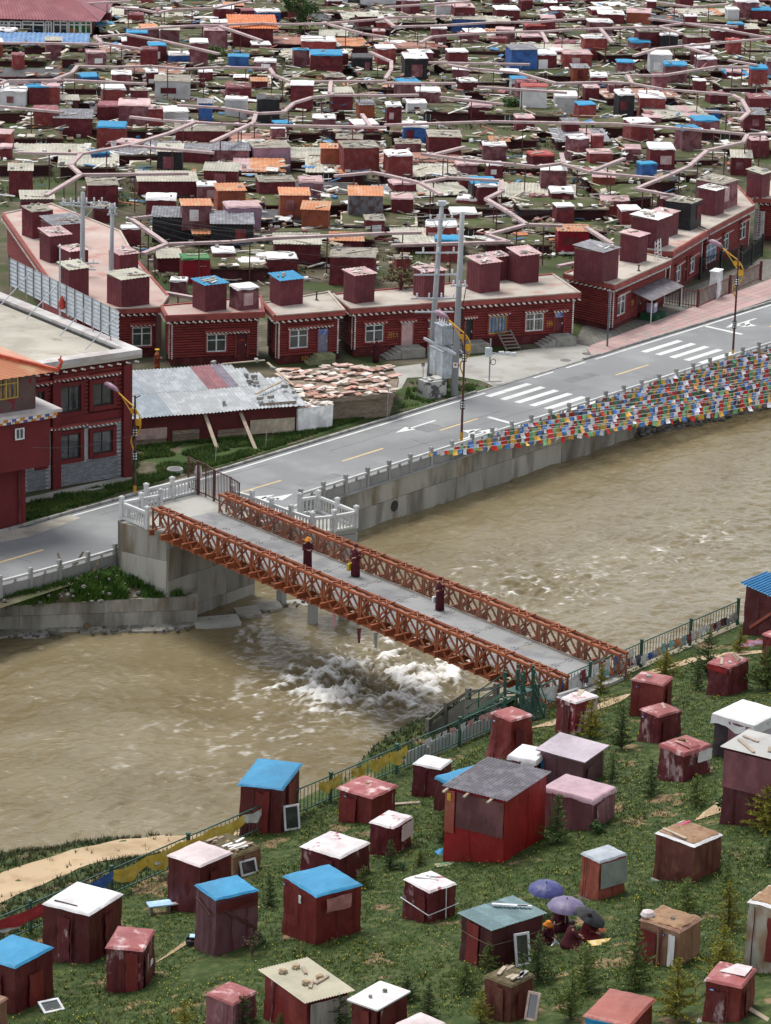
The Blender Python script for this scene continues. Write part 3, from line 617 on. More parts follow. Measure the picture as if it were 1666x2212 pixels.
def log_mesh(L):
    k = round(L, 2)
    if k not in _logs:
        mb = MB(); n = 5
        vs = []
        for x in (0, L):
            for i in range(n + 1): a = -math.pi / 2 + math.pi * i / n; vs.append((x, -.10 * math.cos(a), LOGH / 2 * math.sin(a) * .90))
        mb.add(vs, [(i, n + 1 + i, n + 2 + i, i + 1) for i in range(n)] + [tuple(range(n, -1, -1)), tuple(range(n + 1, 2 * n + 2))]); _logs[k] = mb.mesh('log', M_log, False)
    return _logs[k]
class Facade:
    """an upright face from A to B (seen from outside A is on the left); x runs along it, y out of the wall is negative"""
    def __init__(s, A, B, z0, z1, name='wall', parent=None, mats=None):
        s.A, s.B, s.z0, s.z1 = Vector((A[0], A[1], 0)), Vector((B[0], B[1], 0)), z0, z1; d = s.B - s.A; s.L = d.length; s.rz = math.atan2(d.y, d.x)
        s.o = inst(name, MB().box((s.L / 2, .08, (z0 + z1) / 2), (s.L - .01, .14, z1 - z0)).mesh(name, mats or M_plinth), parent, s.A, (0, 0, s.rz)); s.holes = []
    def px(s, x, y): return onwall(x, y, s.A, s.B)
    def rect(s, xl, xr, yt, yb):
        xm, ym = (xl + xr) / 2, (yt + yb) / 2; a = s.px(xl, ym)[0]; b = s.px(xr, ym)[0]; return a, b, s.px(xm, yb)[1], s.px(xm, yt)[1]
    def logs(s, z0, z1, x0=0, x1=None):
        x1 = s.L if x1 is None else x1; z = z0 + LOGH / 2
        while z < z1 - .03:
            spans = [(x0, x1)]
            for (a, b, h0, h1) in s.holes:
                if h0 < z + .05 and h1 > z - .05:
                    new = []
                    for (p, q) in spans:
                        if b <= p or a >= q: new.append((p, q)); continue
                        if a > p + .05: new.append((p, a))
                        if b < q - .05: new.append((b, q))
                    spans = new
            for (p, q) in spans:
                if q - p > .06: inst('log', log_mesh(q - p), s.o, (p, 0, z))
            z += LOGH
    def hood(s, a, b, z, m=M_fascia):
        """small canopy over an opening with two rows of white beam ends"""
        h = MB().box(((a + b) / 2, -.20, z + .10), (b - a + .3, .40, .09)).box(((a + b) / 2, -.10, z + .03), (b - a + .1, .2, .08)).build('window_hood', m, s.o)
        mb = MB(); n = max(4, int((b - a) / .24))
        for k in range(n + 1): mb.box((a - .06 + (b - a + .12) * k / n, -.36, z + .02), (.10, .07, .075))
        for k in range(n): mb.box((a - .06 + (b - a + .12) * (k + .5) / n, -.25, z - .07), (.10, .07, .075))
        tag(mb.build('beam_ends', M_dot, h), kind='stuff')
    def window(s, r, frame=M_frame, cross=True, glass=M_glass, hood=True, surround=True, curtain=None):
        a, b, z0, z1 = r; s.holes.append((a - .1, b + .1, z0 - .1, z1 + .1)); xm, zm = (a + b) / 2, (z0 + z1) / 2
        w = MB().box((xm, -.02, zm), (b - a, .04, z1 - z0)).build('window', glass, s.o)
        if curtain: MB().grid(lambda u_, v_: (a + .05 + (b - a - .1) * u_, -.045 - .012 * math.sin(u_ * 30), z0 + .06 + (z1 - z0 - .12) * v_), 24, 1).build('curtain', curtain, w)
        def fr(n_, c, d): MB().box(c, d).build(n_, frame, w)
        t = .07
        for (c, d) in (((a + t / 2, -.065, zm), (t, .06, z1 - z0)), ((b - t / 2, -.065, zm), (t, .06, z1 - z0)), ((xm, -.065, z1 - t / 2), (b - a - 2 * t, .06, t)), ((xm, -.065, z0 + t / 2), (b - a - 2 * t, .06, t))): fr('frame', c, d)
        fr('mullion', (xm, -.06, zm), (.09 if cross else .05, .05, z1 - z0 - 2 * t))
        if cross: fr('transom_bar', (xm, -.058, z1 - (z1 - z0) * .34), (b - a - 2 * t, .05, .06))
        if surround:
            for (c, d) in (((a - .06, -.07, zm), (.11, .14, z1 - z0 + .2)), ((b + .06, -.07, zm), (.11, .14, z1 - z0 + .2)), ((xm, -.07, z0 - .06), (b - a, .15, .11)), ((xm, -.07, z1 + .05), (b - a, .14, .09))): MB().box(c, d).build('surround', M_log, w)
        if hood: s.hood(a - .05, b + .05, z1 + .16)
        return w
    def door(s, r, m=M_door, hood=False, cur=None):
        a, b, z0, z1 = r; s.holes.append((a - .1, b + .1, z0 - .2, z1 + .08)); d = MB().box(((a + b) / 2, .0, (z0 + z1) / 2), (b - a, .05, z1 - z0)).build('door', m, s.o)
        for x in (a - .05, b + .05): MB().box((x, -.07, (z0 + z1) / 2), (.09, .15, z1 - z0)).build('door_jamb', M_log, d)
        MB().box(((a + b) / 2 + (b - a) * .38, -.05, (z0 + z1) / 2), (.04, .06, .12)).build('handle', M_frame, d)
        if cur: MB().grid(lambda u_, v_: (a + (b - a) * u_, -.06 - .02 * math.sin(u_ * 18), z1 - .02 - (z1 - z0) * .22 * v_), 16, 2).build('door_valance', cur, d)
        if hood: s.hood(a - .1, b + .1, z1 + .12)
        return d
    def corner(s, x, z0, z1):
        mb = MB(); z = z0
        while z < z1: mb.box((x, -.10, z), (.10, .05, .085)); z += .135
        tag(mb.build('corner_studs', M_dot, s.o), kind='stuff')
    def dentils(s, z, x0=None, x1=None, pitch=.42, y=-.42):
        mb = MB(); x = (0.0 if x0 is None else x0); e = s.L if x1 is None else x1
        while x <= e: mb.box((x, y, z), (.12, .10, .10)).box((x + pitch * .38, y + .13, z - .09), (.11, .10, .085)); x += pitch
        tag(mb.build('beam_ends', M_dot, s.o), kind='stuff')
    def plane_text(s, txt, xy, size, m):
        a, z = s.px(*xy); c = bpy.data.curves.new('number', 'FONT'); c.body = txt; c.size = size; c.extrude = .008; c.align_x = 'CENTER'
        o = bpy.data.objects.new('house_number_t', c); col.objects.link(o); dg_ = bpy.context.evaluated_depsgraph_get(); me = bpy.data.meshes.new_from_object(o.evaluated_get(dg_)); bpy.data.objects.remove(o)
        me.name = 'house_number'; me.materials.clear(); me.materials.append(m); t = inst('house_number', me, s.o, (a, -.10, z), (R_(90), 0, 0)); return t
WALL, EAVE = 3.15, 3.45
def house(name, label, roofpx, cat='house', roofm=None, over=.42, group='red log houses in a row', faces=(0,), zr=EAVE, log0=.55):
    """roofpx: outline of the roof slab seen on its top edge, in order front-left, front-right, back-right, back-left..."""
    P = [at(x, y, zr) for x, y in roofpx]; c = sum(P, Vector()) / len(P)
    root = thing(name, label, cat, (0, 0, 0), 0, group)
    sl_ = MB().slab(P, zr - .34, zr, 0, 1).build('roof', [M_fascia, roofm or M_roofc], root)
    n = len(P); inn = []
    for i in range(n):
        p, a, b = P[i], (P[i] - P[i - 1]).normalized(), (P[(i + 1) % n] - P[i]).normalized()
        na_, nb_ = Vector((-a.y, a.x, 0)), Vector((-b.y, b.x, 0)); d = (na_ + nb_); d = d / max(.3, d.dot(na_)); inn.append(p + d * over)
    MB().slab([(q + (c - q).normalized() * .25) for q in inn], -.02, zr - .35).build('core', M_plinth, root)
    fs = []
    for i in faces:
        f = Facade(inn[i], inn[(i + 1) % n], 0, zr - .34, 'wall', root); f.dentils(zr - .42, -.25, f.L + .25); fs.append(f)
    # low raised lip round the roof
    for i in range(n):
        p, q = P[i], P[(i + 1) % n]; d = (q - p).normalized(); nn = Vector((-d.y, d.x, 0)) * .10
        MB().bar(p + nn + Vector((0, 0, .03 + .004 * i)), q + nn + Vector((0, 0, .03 + .004 * i)), .16, .08).build('roof_lip', M_fascia if rnd.random() < .5 else M_roofc, sl_)
    return root, fs, P, inn
def steps(root, P, rz, n=4, w=1.4, h=.62, d=.28, name='door_steps'):
    for k in range(n): inst('step', MB().box((0, 0, 0), (w if k == 0 else .3, .9, h * (n - k) / n)).mesh('step', M_step), root, P + Matrix.Rotation(rz, 4, 'Z') @ Vector((-(w / 2 + .3 * k - .15) if k else 0, -.5, h * (n - k) / n / 2)), (0, 0, rz))
M_pinkcloth = mat('pink_cloth', (.58, .38, .37), .9, (.66, .46, .45), scale=5, var=0)
M_blueval = mat('blue_valance', (.10, .16, .45), .9, (.5, .5, .6), scale=9, mix=(.5, .55), var=0)
M_curt = mat('patterned_curtain', (.34, .31, .25), .9, (.14, .12, .10), scale=11, mix=(.5, .54), var=0); M_bcurt = mat('blue_curtain', (.16, .22, .36), .9, (.3, .36, .45), scale=6, var=0)
# --- house behind the metal fence (recessed) and the long pink-roofed wing behind it
r, fs, P, inn = house('log_house', 'red log house with pink roof running far back beside the metal fence', [(150, 672), (349, 664), (366, 640), (296, 560), (262, 500), (112, 440), (4, 462)], roofm=M_roofp, faces=(0, 6))
f = fs[0]; f.window(f.rect(285, 327, 706, 747)); f.logs(.55, WALL - .05)
f = fs[1]; f.window(f.rect(36, 41, 585, 612)); f.window(f.rect(54, 59, 615, 640)); f.logs(.55, WALL - .05)
# --- H1
r, fs, P, inn = house('log_house', 'red log house with pinkish roof and a plain maroon door', [(358, 684), (573, 675.5), (566, 640), (345, 661)], roofm=M_roofp, faces=(0, 3))
f = fs[0]; f.window(f.rect(446, 488, 721, 759), hood=False); rd = f.rect(510, 533, 719, 771); f.door(rd); a = f.rect(446, 533, 720, 721); f.hood(a[0], a[1], f.px(490, 716)[1]); f.logs(.5, WALL - .05); f.corner(.05, .5, 2.9); f.corner(f.L - .05, .5, 2.9)
fs[1].logs(.5, WALL - .05); fs[1].corner(fs[1].L - .1, .5, 2.9)
k, z_ = f.px(523, 734); MB().box((k, -.05, z_), (.22, .02, .12)).build('door_ornament', mat('red_ornament', (.6, .04, .03), .6), f.o)
# --- H2
r, fs, P, inn = house('log_house', 'red log house numbered 232 with a lilac screen door', [(591, 683), (747, 670.5), (712, 630), (566, 655)], faces=(0, 3))
f = fs[0]; f.window(f.rect(624, 664, 711, 751), hood=False); rd = f.rect(686, 708, 710, 763)
d = f.door(rd, mat('lilac_screen', (.20, .19, .26), .7, var=0), cur=M_blueval); a = f.rect(622, 712, 705, 706); f.hood(a[0], a[1], f.px(667, 705)[1]); f.logs(.55, WALL - .05); f.corner(.05, .5, 2.9); f.corner(f.L - .05, .5, 2.9)
fs[1].logs(.55, WALL - .05); fs[1].corner(fs[1].L - .1, .5, 2.9); f.plane_text('232', (658, 777), .36, M_gold)
for k in range(4): inst('step', MB().box(((rd[0] + rd[1]) / 2 - .1 - .16 * k, -.55, (.62 - .15 * k) / 2), (1.3 + .1 * k, .8 + .02 * k, .62 - .15 * k)).mesh('step', mat('green_step', (.23, .24, .13), .9)), f.o)
# --- H3 long house
r, fs, P, inn = house('log_house', 'long red log house numbered 230 behind the transformer poles', [(757, 668), (1256, 633), (1196, 592), (716, 636)], faces=(0, 3))
f = fs[0]
f.window(f.rect(788, 827, 701, 738)); f.window(f.rect(1055, 1093, 682, 720), frame=mat('yellow_frame', (.45, .33, .08), .6), cross=False, curtain=M_bcurt); f.window(f.rect(1134, 1173, 676, 714), curtain=M_curt)
rd = f.rect(866, 889, 696, 752); f.door(rd, hood=True); MB().grid(lambda u_, v_: (rd[0] - .05 + (rd[1] - rd[0] + .1) * u_, -.12 - .03 * math.sin(u_ * 14), rd[3] - (rd[3] - rd[2] - .1) * v_), 20, 6).build('door_curtain', M_pinkcloth, f.o)
rd2 = f.rect(1197, 1216, 674, 722); f.door(rd2, hood=True, cur=M_blueval)
rd3 = f.rect(1005, 1020, 688, 744); f.door(rd3, M_dark, hood=True); rg = f.rect(925, 938, 692, 770); f.door(rg, mat('teal_door', (.10, .17, .18), .6), hood=True)
f.logs(.62, WALL - .05); f.corner(.05, .6, 2.9); f.corner(f.L - .03, .6, 2.9); fs[1].logs(.6, WALL - .05); fs[1].corner(fs[1].L - .1, .6, 2.9)
f.plane_text('230', (1186, 704), .34, M_gold); f.plane_text('230', (1186, 699), .30, M_gold); f.plane_text('231-1', (848, 729), .36, M_gold); f.plane_text('231-1', (848, 723), .30, M_gold)
for rdx, w_ in ((rd, 1.7), (rd3, 1.9), (rd2, 1.5)):
    xm = (rdx[0] + rdx[1]) / 2
    inst('landing', MB().box((xm, -.75, .31), (w_, 1.35, .62)).mesh('landing', M_step), f.o)
    for k in range(4): inst('step', MB().box((xm - w_ / 2 - .14 - .28 * k, -.75, (.5 - .125 * k) / 2), (.27, 1.2, .5 - .125 * k)).mesh('step', M_step), f.o)
f.o.parent = r
# wooden steps below the yellow-framed window
xw, _ = f.px(1085, 740); wst = thing('wooden_steps', 'grey wooden ladder steps leaning at the yellow-framed window', 'steps', f.A, f.rz)
for s_ in (-.5, .5): MB().bar((xw + s_ + .25, -1.35, 0), (xw + s_, -.12, 1.15), .06, .12).build('stringer', mat('grey_timber', (.24, .20, .17), .9, var=.1), wst)
for k in range(6): MB().box((xw + .25 - .042 * k, -1.3 + .2 * k, .16 + .185 * k), (1.0, .2, .035)).build('tread', MATS['grey_timber'], wst)
# brick gate pillar and blue cabinet by the houses
P_ = f.A + Matrix.Rotation(f.rz, 4, 'Z') @ Vector((f.px(912, 760)[0], -1.5, 0)); pr = thing('gate_pillar', 'short pillar with red brick top on grey plinth before the long house', 'pillar', P_, f.rz)
MB().box((0, 0, .35), (.42, .42, .7)).build('plinth', M_step, pr); MB().box((0, 0, 1.95), (.36, .36, .08)).build('cap', M_step, pr)
for k in range(7): MB().box((0, 0, .79 + .16 * k), (.40, .40, .145)).build('brick_course', mat('red_brick', (.36, .07, .055), .85, (.45, .2, .17), scale=6), pr)
P_ = at(723, 772); cb = thing('blue_cabinet', 'narrow dark cabinet with blue side beside the lilac screen door', 'cabinet', P_, R_(30)); MB().box((0, 0, .6), (.5, .45, 1.2)).build('body', M_dark, cb); MB().box((-.27, 0, .62), (.03, .43, 1.05)).build('blue_panel', mat('blue_panel', (.05, .14, .42), .6), cb); MB().box((0, 0, 1.22), (.56, .5, .05)).build('top', M_frame, cb)
# --- right-hand houses along the road
r, fs, P, inn = house('log_house', 'red log house at the pavement corner with a corrugated porch canopy', [(1216, 591), (1329, 616), (1453, 561), (1360, 540)], faces=(0, 1))
f = fs[0]; f.logs(.35, WALL - .05); f.corner(f.L - .05, .3, 2.9)
f = fs[1]; f.window(f.rect(1331, 1348, 638, 679)); f.window(f.rect(1400, 1416, 627, 645), hood=False); f.door(f.rect(1371, 1384, 634, 680)); f.logs(.35, WALL - .05); f.corner(.05, .3, 2.9); f.corner(f.L - .05, .3, 2.9); f.plane_text('229', (1364, 653), .28, M_gold); f.plane_text('229', (1364, 658), .28, M_gold)
cn = [f.px(1362, 645)[0], f.px(1428, 620)[0]]; zc = f.px(1395, 618)[1]; porch = thing('porch_canopy', 'dark corrugated porch canopy on two white posts at the corner house', 'canopy', f.A, f.rz)
def corrug(mb, x0, x1, y0, y1, z0, z1, pitch=.18, amp=.03, m=0, n=None):
    """ribbed sheet, ribs running from y0 to y1"""
    n = n or max(4, int((x1 - x0) / pitch * 2)); return mb.grid(lambda u_, v_: (x0 + (x1 - x0) * u_, y0 + (y1 - y0) * v_, z0 + (z1 - z0) * v_ + amp * (1 if int(round(u_ * n)) % 2 else -1)), n, 1, m)
M_corrdark = mat('dark_corrugated', (.115, .10, .115), .45, (.19, .175, .19), scale=2.5, dirt=.2, var=.06, spec=.5)
corrug(MB(), cn[0], cn[1] + .3, -.1, -1.7, zc + .1, zc - .35).build('sheet', M_corrdark, porch)
for xx in (cn[0] + .15, cn[1] + .1): MB().tube([(xx, -1.6, 0), (xx, -1.6, zc - .35)], .04, 8).build('post', M_frame, porch)
x_, _ = f.px(1388, 672); pb_ = thing('green_platform', 'low platform under dark green carpet at the corner house door', 'platform', f.A, f.rz); MB().box((x_, -.85, .2), (1.7, 1.3, .4)).build('top', mat('green_carpet', (.012, .06, .025), .95), pb_); MB().box((x_ - 1.0, -.85, .1), (.3, 1.2, .2)).build('step', MATS['green_carpet'], pb_)
wm = thing('lilac_cupboard', 'small lilac cupboard standing on the green carpeted platform', 'cupboard', f.A, f.rz); MB().box((x_ + .1, -.7, .75), (.62, .55, .7)).build('body', mat('lilac_paint', (.38, .34, .48), .6), wm); MB().box((x_ + .1, -.985, .92), (.5, .02, .28)).build('drawer', M_frame, wm); MB().box((x_ + .1, -.7, 1.12), (.7, .6, .05)).build('top', M_plinth, wm)
r, fs, P, inn = house('log_house', 'red log house with white ladders on its roof beside the railed garden', [(1455, 545), (1530, 500), (1480, 478), (1363, 536)], faces=(0, 3))
f = fs[0]; f.window(f.rect(1457, 1468, 573, 609)); f.window(f.rect(1488, 1498, 555, 588)); f.door(f.rect(1474, 1481, 560, 605)); f.logs(.35, WALL - .05); f.corner(.05, .3, 2.9); f.corner(f.L - .05, .3, 2.9)
r, fs, P, inn = house('log_house', 'red log house beyond the black garden railing with pale awning', [(1530, 497), (1632, 443), (1590, 395), (1478, 476)], faces=(0, 3))
f = fs[0]; f.window(f.rect(1560, 1572, 505, 540)); f.window(f.rect(1596, 1609, 480, 515)); f.window(f.rect(1522, 1545, 525, 565), glass=M_bcurt); f.logs(.35, WALL - .05); f.corner(.05, .3, 2.9); f.corner(f.L - .05, .3, 2.9)
r, fs, P, inn = house('log_house', 'red log house past the grey utility cabinet at the road bend', [(1628, 428), (1720, 432), (1760, 395), (1630, 385)], faces=(0, 3))
f = fs[0]; f.logs(.35, WALL - .05); f.corner(.05, .3, 2.9)
# ladders, roof vents
for i, (px_, py_, zz_, lb) in enumerate(((866, 626, 1.0, 'bushy-topped rusty vent post on the long log house roof'), (684, 648, .55, 'short dark vent pipe on the roof of house 232'), (1106, 598, 1.1, 'thin white mast between the roof huts of the long log house'), (1380, 585, .35, 'small dark box vent on the corner house roof'))):
    v_ = thing('roof_vent', lb, 'vent', at(px_, py_, EAVE), 0, 'vents on log house roofs'); MB().lathe((0, 0, 0), [(.16, 0), (.05, .08), (.045, zz_)], 8).build('pipe', (M_plinth, M_dark, M_frame, M_dark)[i], v_); MB().lathe((0, 0, zz_), [(.10, 0), (.13, .05), (.04, .1)], 8).build('cowl', (M_plinth, M_dark, M_frame, M_dark)[i], v_)
for (px_, py_, lean) in ((1418, 562, .5), (1428, 556, .2)):
    ld = thing('ladder', 'white wooden ladder lying against the roof edge' + (' tilted' if lean > .3 else ' upright beside the tilted one'), 'ladder', at(px_, py_, EAVE), R_(60), 'white ladders on the roof')
    for s_ in (-.2, .2): MB().bar((s_, 0, -.6), (s_ + lean, .3, 1.3), .05).build('rail', M_frame, ld)
    for k in range(6): MB().bar((-.2 + lean * (k / 6 + .1), .05 * k, -.4 + .3 * k), (.2 + lean * (k / 6 + .1), .05 * k, -.4 + .3 * k), .035).build('rung', M_frame, ld)

# ------------------------------------------------------------------ the large building at the left
M_bred = mat('deep_red_render', (.150, .022, .024), .85, (.125, .020, .022), scale=.8, dirt=.2, var=.03)
M_brickg = mat('grey_brick', (.20, .215, .235), .85, (.26, .275, .295), scale=3, var=.16, dirt=.2)
M_mortar = mat('pale_mortar', (.46, .47, .47), .9, var=0)
M_dglass = mat('dark_glass', (.025, .035, .045), .06, (.06, .08, .10), scale=.9, spec=.9, var=.1, bump=0, dirt=0)
bA = at(-180, 1104); bB = at(278, 1027); bA = bB + (at(58, 1064) - bB).normalized() * 16.0
dr = (bB - bA).normalized(); zTop = onwall(296, 760, bA, bB)[1]; back = Vector((-dr.y, dr.x, 0))
bC = at(18, 633, zTop); bC.z = 0; dep = (bC - bB).dot(back); bz = thing('guest_house', 'large deep red two-storey building with grey brick ground floor and flat roof', 'building')
f = Facade(bA, bB, 0, zTop - .35, 'wall', bz, M_bred)
MB().slab([bA + back * .2, bB + back * .2 - dr * .2, bB + back * dep - dr * .2, bA + back * dep], 0, zTop - .4).build('core', M_bred, bz)
ov = .55; R0 = [bA - back * ov, bB - back * ov + dr * ov, bB + back * (dep + .3) + dr * ov, bA + back * (dep + .3)]
rf = MB().slab(R0, zTop - .22, zTop - .02).build('roof', mat('stained_roof', (.46, .43, .36), .92, (.36, .33, .27), scale=.35, dirt=.3, c3=(.24, .22, .17), scale3=.5, mix3=(.6, .75), var=0), bz)
i0 = [R0[0] + back * .75, R0[1] + back * .75 - dr * .9, R0[2] - back * .5 - dr * .9, R0[3] - back * .5]
M_par = mat('parapet_cap', (.56, .54, .52), .85, (.46, .40, .38), scale=1, var=.02)
for i_, (a, b) in enumerate(((R0[0], R0[1]), (R0[1], R0[2]), (R0[2], R0[3]))):
    d_ = (b - a).normalized(); nn = Vector((-d_.y, d_.x, 0)) * .42; zq = Vector((0, 0, zTop + .12 + .005 * i_)); MB().bar(a + nn + zq + d_ * .005 * i_, b + nn + zq - d_ * .005 * i_, .82, .30).build('parapet', M_par, rf)
MB().bar(i0[1] + back * .6 - dr * .05 + Vector((0, 0, zTop + .04)), i0[2] + Vector((0, 0, zTop + .04)), .12, .14).build('gutter_tar', M_dark, rf)
f.dentils(zTop - .42, 0, f.L + .2, .60, -.40)
wins = [f.rect(124, 171, 833, 889), f.rect(198, 241, 825, 874), f.rect(124, 170, 937, 990), f.rect(198, 240, 930, 977), f.rect(75, 92, 845, 890), f.rect(82, 93, 945, 1003)]
xc0 = f.px(111, 950)[0]; zmid = f.px(190, 902)[1]
for i, wr in enumerate(wins):
    f.window(wr, frame=M_dark, cross=False, glass=M_dglass, hood=False, surround=False); a, b, z0, z1 = wr
    for (c, d) in (((a - .13, -.11, (z0 + z1) / 2), (.25, .22, z1 - z0 + .5)), ((b + .13, -.11, (z0 + z1) / 2), (.25, .22, z1 - z0 + .5)), (((a + b) / 2, -.12, z0 - .13), (b - a, .24, .25)), (((a + b) / 2, -.10, z1 + .12), (b - a, .2, .24))): MB().box(c, d).build('window_surround', M_bred, f.o)
    f.holes.append((a - .28, b + .28, z0 - .3, z1 + .3)); f.hood(a - .3, b + .3, z1 + .45)
def pilaster(xl, xr, y=950):
    a, b = f.px(xl, y)[0], f.px(xr, y)[0]; f.holes.append((a, b, -1, 20)); MB().box(((a + b) / 2, -.16, (zTop - .6) / 2), (b - a, .36, zTop - .6)).build('pilaster', M_bred, f.o)
pilaster(108.5, 126); pilaster(261, 279)
_s = LOGH; LOGH = .235; _logs.clear(); f.logs(zmid + .25, zTop - .5, 0, f.L); LOGH = _s; _logs.clear()
MB().box((f.L / 2, -.05, zmid + .0), (f.L - .1, .12, .5)).build('band', M_bred, f.o)
# brickwork of the ground floor
MB().box((f.L / 2, -.015, zmid / 2 - .15), (f.L - .05, .05, zmid - .35)).build('mortar_bed', M_mortar, f.o)
bw, bh = .36, .115; bm = MB().box((0, 0, 0), (bw - .03, .05, bh - .025)).mesh('brick', M_brickg); bmh = MB().box((0, 0, 0), (bw / 2 - .03, .05, bh - .025)).mesh('brick', M_brickg)
z = bh / 2 + .05; row = 0; stuffb = MB(); cnt = 0
xlim = f.px(57, 1000)[0]
while z < zmid - .28:
    x = xlim + (row % 2) * bw / 2
    while x < f.L - .3:
        if not any(a < x + bw * .45 and b > x - bw * .45 and h0 < z and h1 > z for (a, b, h0, h1) in f.holes):
            if cnt < 300: inst('brick', bm, f.o, (x, -.055, z)); cnt += 1
            else: stuffb.box((x, -.055, z), (bw - .03, .05, bh - .025))
        x += bw
    z += bh; row += 1
if stuffb.v: tag(stuffb.build('brickwork', M_brickg, f.o), kind='stuff')
# right-hand flank
g_ = Facade(bB + back * .0, bB + back * dep, 0, zTop - .4, 'side_wall', bz, M_bred)
# metal sheet fence standing along the roof edge
ea, eb = at(22, 600, zTop + 1.0), at(257, 718, zTop + 1.0); ea.z = eb.z = 0; ex = (eb - ea).normalized(); Lf = (eb - ea).length
fn = thing('sheet_fence', 'grey corrugated sheet fence standing along the flat roof edge', 'fence', (ea.x, ea.y, zTop), math.atan2(ex.y, ex.x))
M_galv = mat('galvanised_sheet', (.46, .49, .52), .45, (.38, .41, .44), scale=2, var=.05, spec=.5, dirt=.15)
ns = 13
for k in range(ns):
    x0, x1 = Lf * k / ns, Lf * (k + 1) / ns; nr = 14
    mb = MB().grid(lambda u_, v_: (x0 + (x1 - x0) * u_, .03 * (1 if int(round(v_ * nr)) % 2 else -1), .55 + 1.75 * v_), 1, nr); mb.build('sheet', M_galv, fn)
    MB().box((x0, -.05, 1.40), (.05, .05, 1.8)).build('upright', mat('green_grey_steel', (.14, .17, .16), .6), fn)
    if k % 2 == 0: MB().box((x0, .04, .32), (.06, .06, .7)).build('foot', mat('pinkish_steel', (.4, .28, .27), .7), fn)
for k in (2.6, 5.8, 9.8, 12.8): x0 = Lf * k / ns; MB().bar((x0, -.08, 1.9), (x0 - .3, -1.9, .05), .05).build('strut', M_galv, fn)
P_ = at(239, 868 - 0, zTop) if False else at(130, 694, zTop); fp = thing('flag_pole', 'thin steel pole on a round base with a small red bundle on the flat roof', 'pole', P_)
MB().lathe((0, 0, 0), [(.35, 0), (.3, .12), (.1, .15)], 12).build('base', M_concgrey, fp); MB().tube([(0, 0, .1), (0, 0, 4.6)], .045, 7).build('pole', M_galv, fp); MB().lathe((0, 0, 4.6), [(.02, 0), (.09, .06), (.02, .16)], 8).build('finial', M_frame, fp)
MB().lathe((.12, -.05, .75), [(.05, 0), (.2, .1), (.22, .4), (.1, .7), (.03, .85)], 9).build('red_bundle', mat('red_cloth', (.42, .05, .04), .9), fp)
# --- tower block with orange roof in front of it, at the left edge
tw = thing('corner_tower', 'dark red tower with orange ribbed roof and painted eaves', 'building')
tz0 = 0; tB = at(56, 1133); tA = tB - dr * 9
tf = Facade(tA, tB, 0, 3.3, 'base_wall', tw, M_bred); MB().slab([tA + back * .2, tB + back * .2 - dr * .15, tB + back * 5 - dr * .15, tA + back * 5], 0, 3.3).build('base_block', M_bred, tw)
MB().box((tf.L - .45, -.06, 1.6), (.12, .1, 3.2)).build('drain_pipe', M_plinth, tf.o)
mo = .8; mA, mB = tA - back * mo - dr * .2, tB - back * mo + dr * 1.1
zm0 = onwall(60, 1013, mA, mB)[1]; zm1 = onwall(60, 905, mA, mB)[1]
mf = Facade(mA, mB, zm0, zm1, 'middle_wall', tw, M_bred); MB().slab([mA + back * .18, mB + back * .18 - dr * .12, mB + back * 5 - dr * .12, mA + back * 5], zm0, zm1).build('middle_block', M_bred, tw)
mf.window(mf.rect(31.5, 51, 924, 949), cross=False, hood=False, surround=False)
zc1 = zm1 + .45; MB().slab([mA - back * .5, mB - back * .5 + dr * .5, mB + back * 5 + dr * .5, mA + back * 5], zm1 + .28, zc1).build('cornice', M_par, tw)
cols = [mat('eave_' + n_, c_, .7, var=0, bump=0) for n_, c_ in (('white', (.62, .58, .5)), ('orange', (.55, .20, .04)), ('blue', (.08, .09, .32)), ('green', (.05, .13, .05)))]
for j in range(2):
    k = 0; x = mf.L - 4.6
    while x < mf.L + .3: MB().box((x, -.25 - .13 * j, zm1 + .08 + .17 * j - .06), (.24, .2, .15)).build('painted_beam', cols[0] if (k + j) % 2 == 0 else cols[1 + (k // 2 + j) % 2], tw); tw.children[-1].parent = mf.o; x += .26; k += 1
uA, uB = mA + back * .25, mB + back * .25 - dr * .75; zu1 = onwall(40, 806, uA, uB)[1]
uf = Facade(uA, uB, zc1, zu1, 'upper_wall', tw, mat('brown_render', (.13, .085, .08), .85, (.2, .03, .04), scale=2, mix=(.55, .6))); MB().slab([uA + back * .18, uB + back * .18 - dr * .12, uB + back * 4 - dr * .12, uA + back * 4], zc1, zu1).build('upper_block', MATS['brown_render'], tw)
uf.window(uf.rect(-14, 38, 812, 862), frame=MATS['yellow_frame'], cross=True, glass=M_dglass, hood=False, surround=False, curtain=mat('tan_curtain', (.30, .19, .09), .9, (.12, .07, .03), scale=8, stretch=(3, 3, .3), var=0))
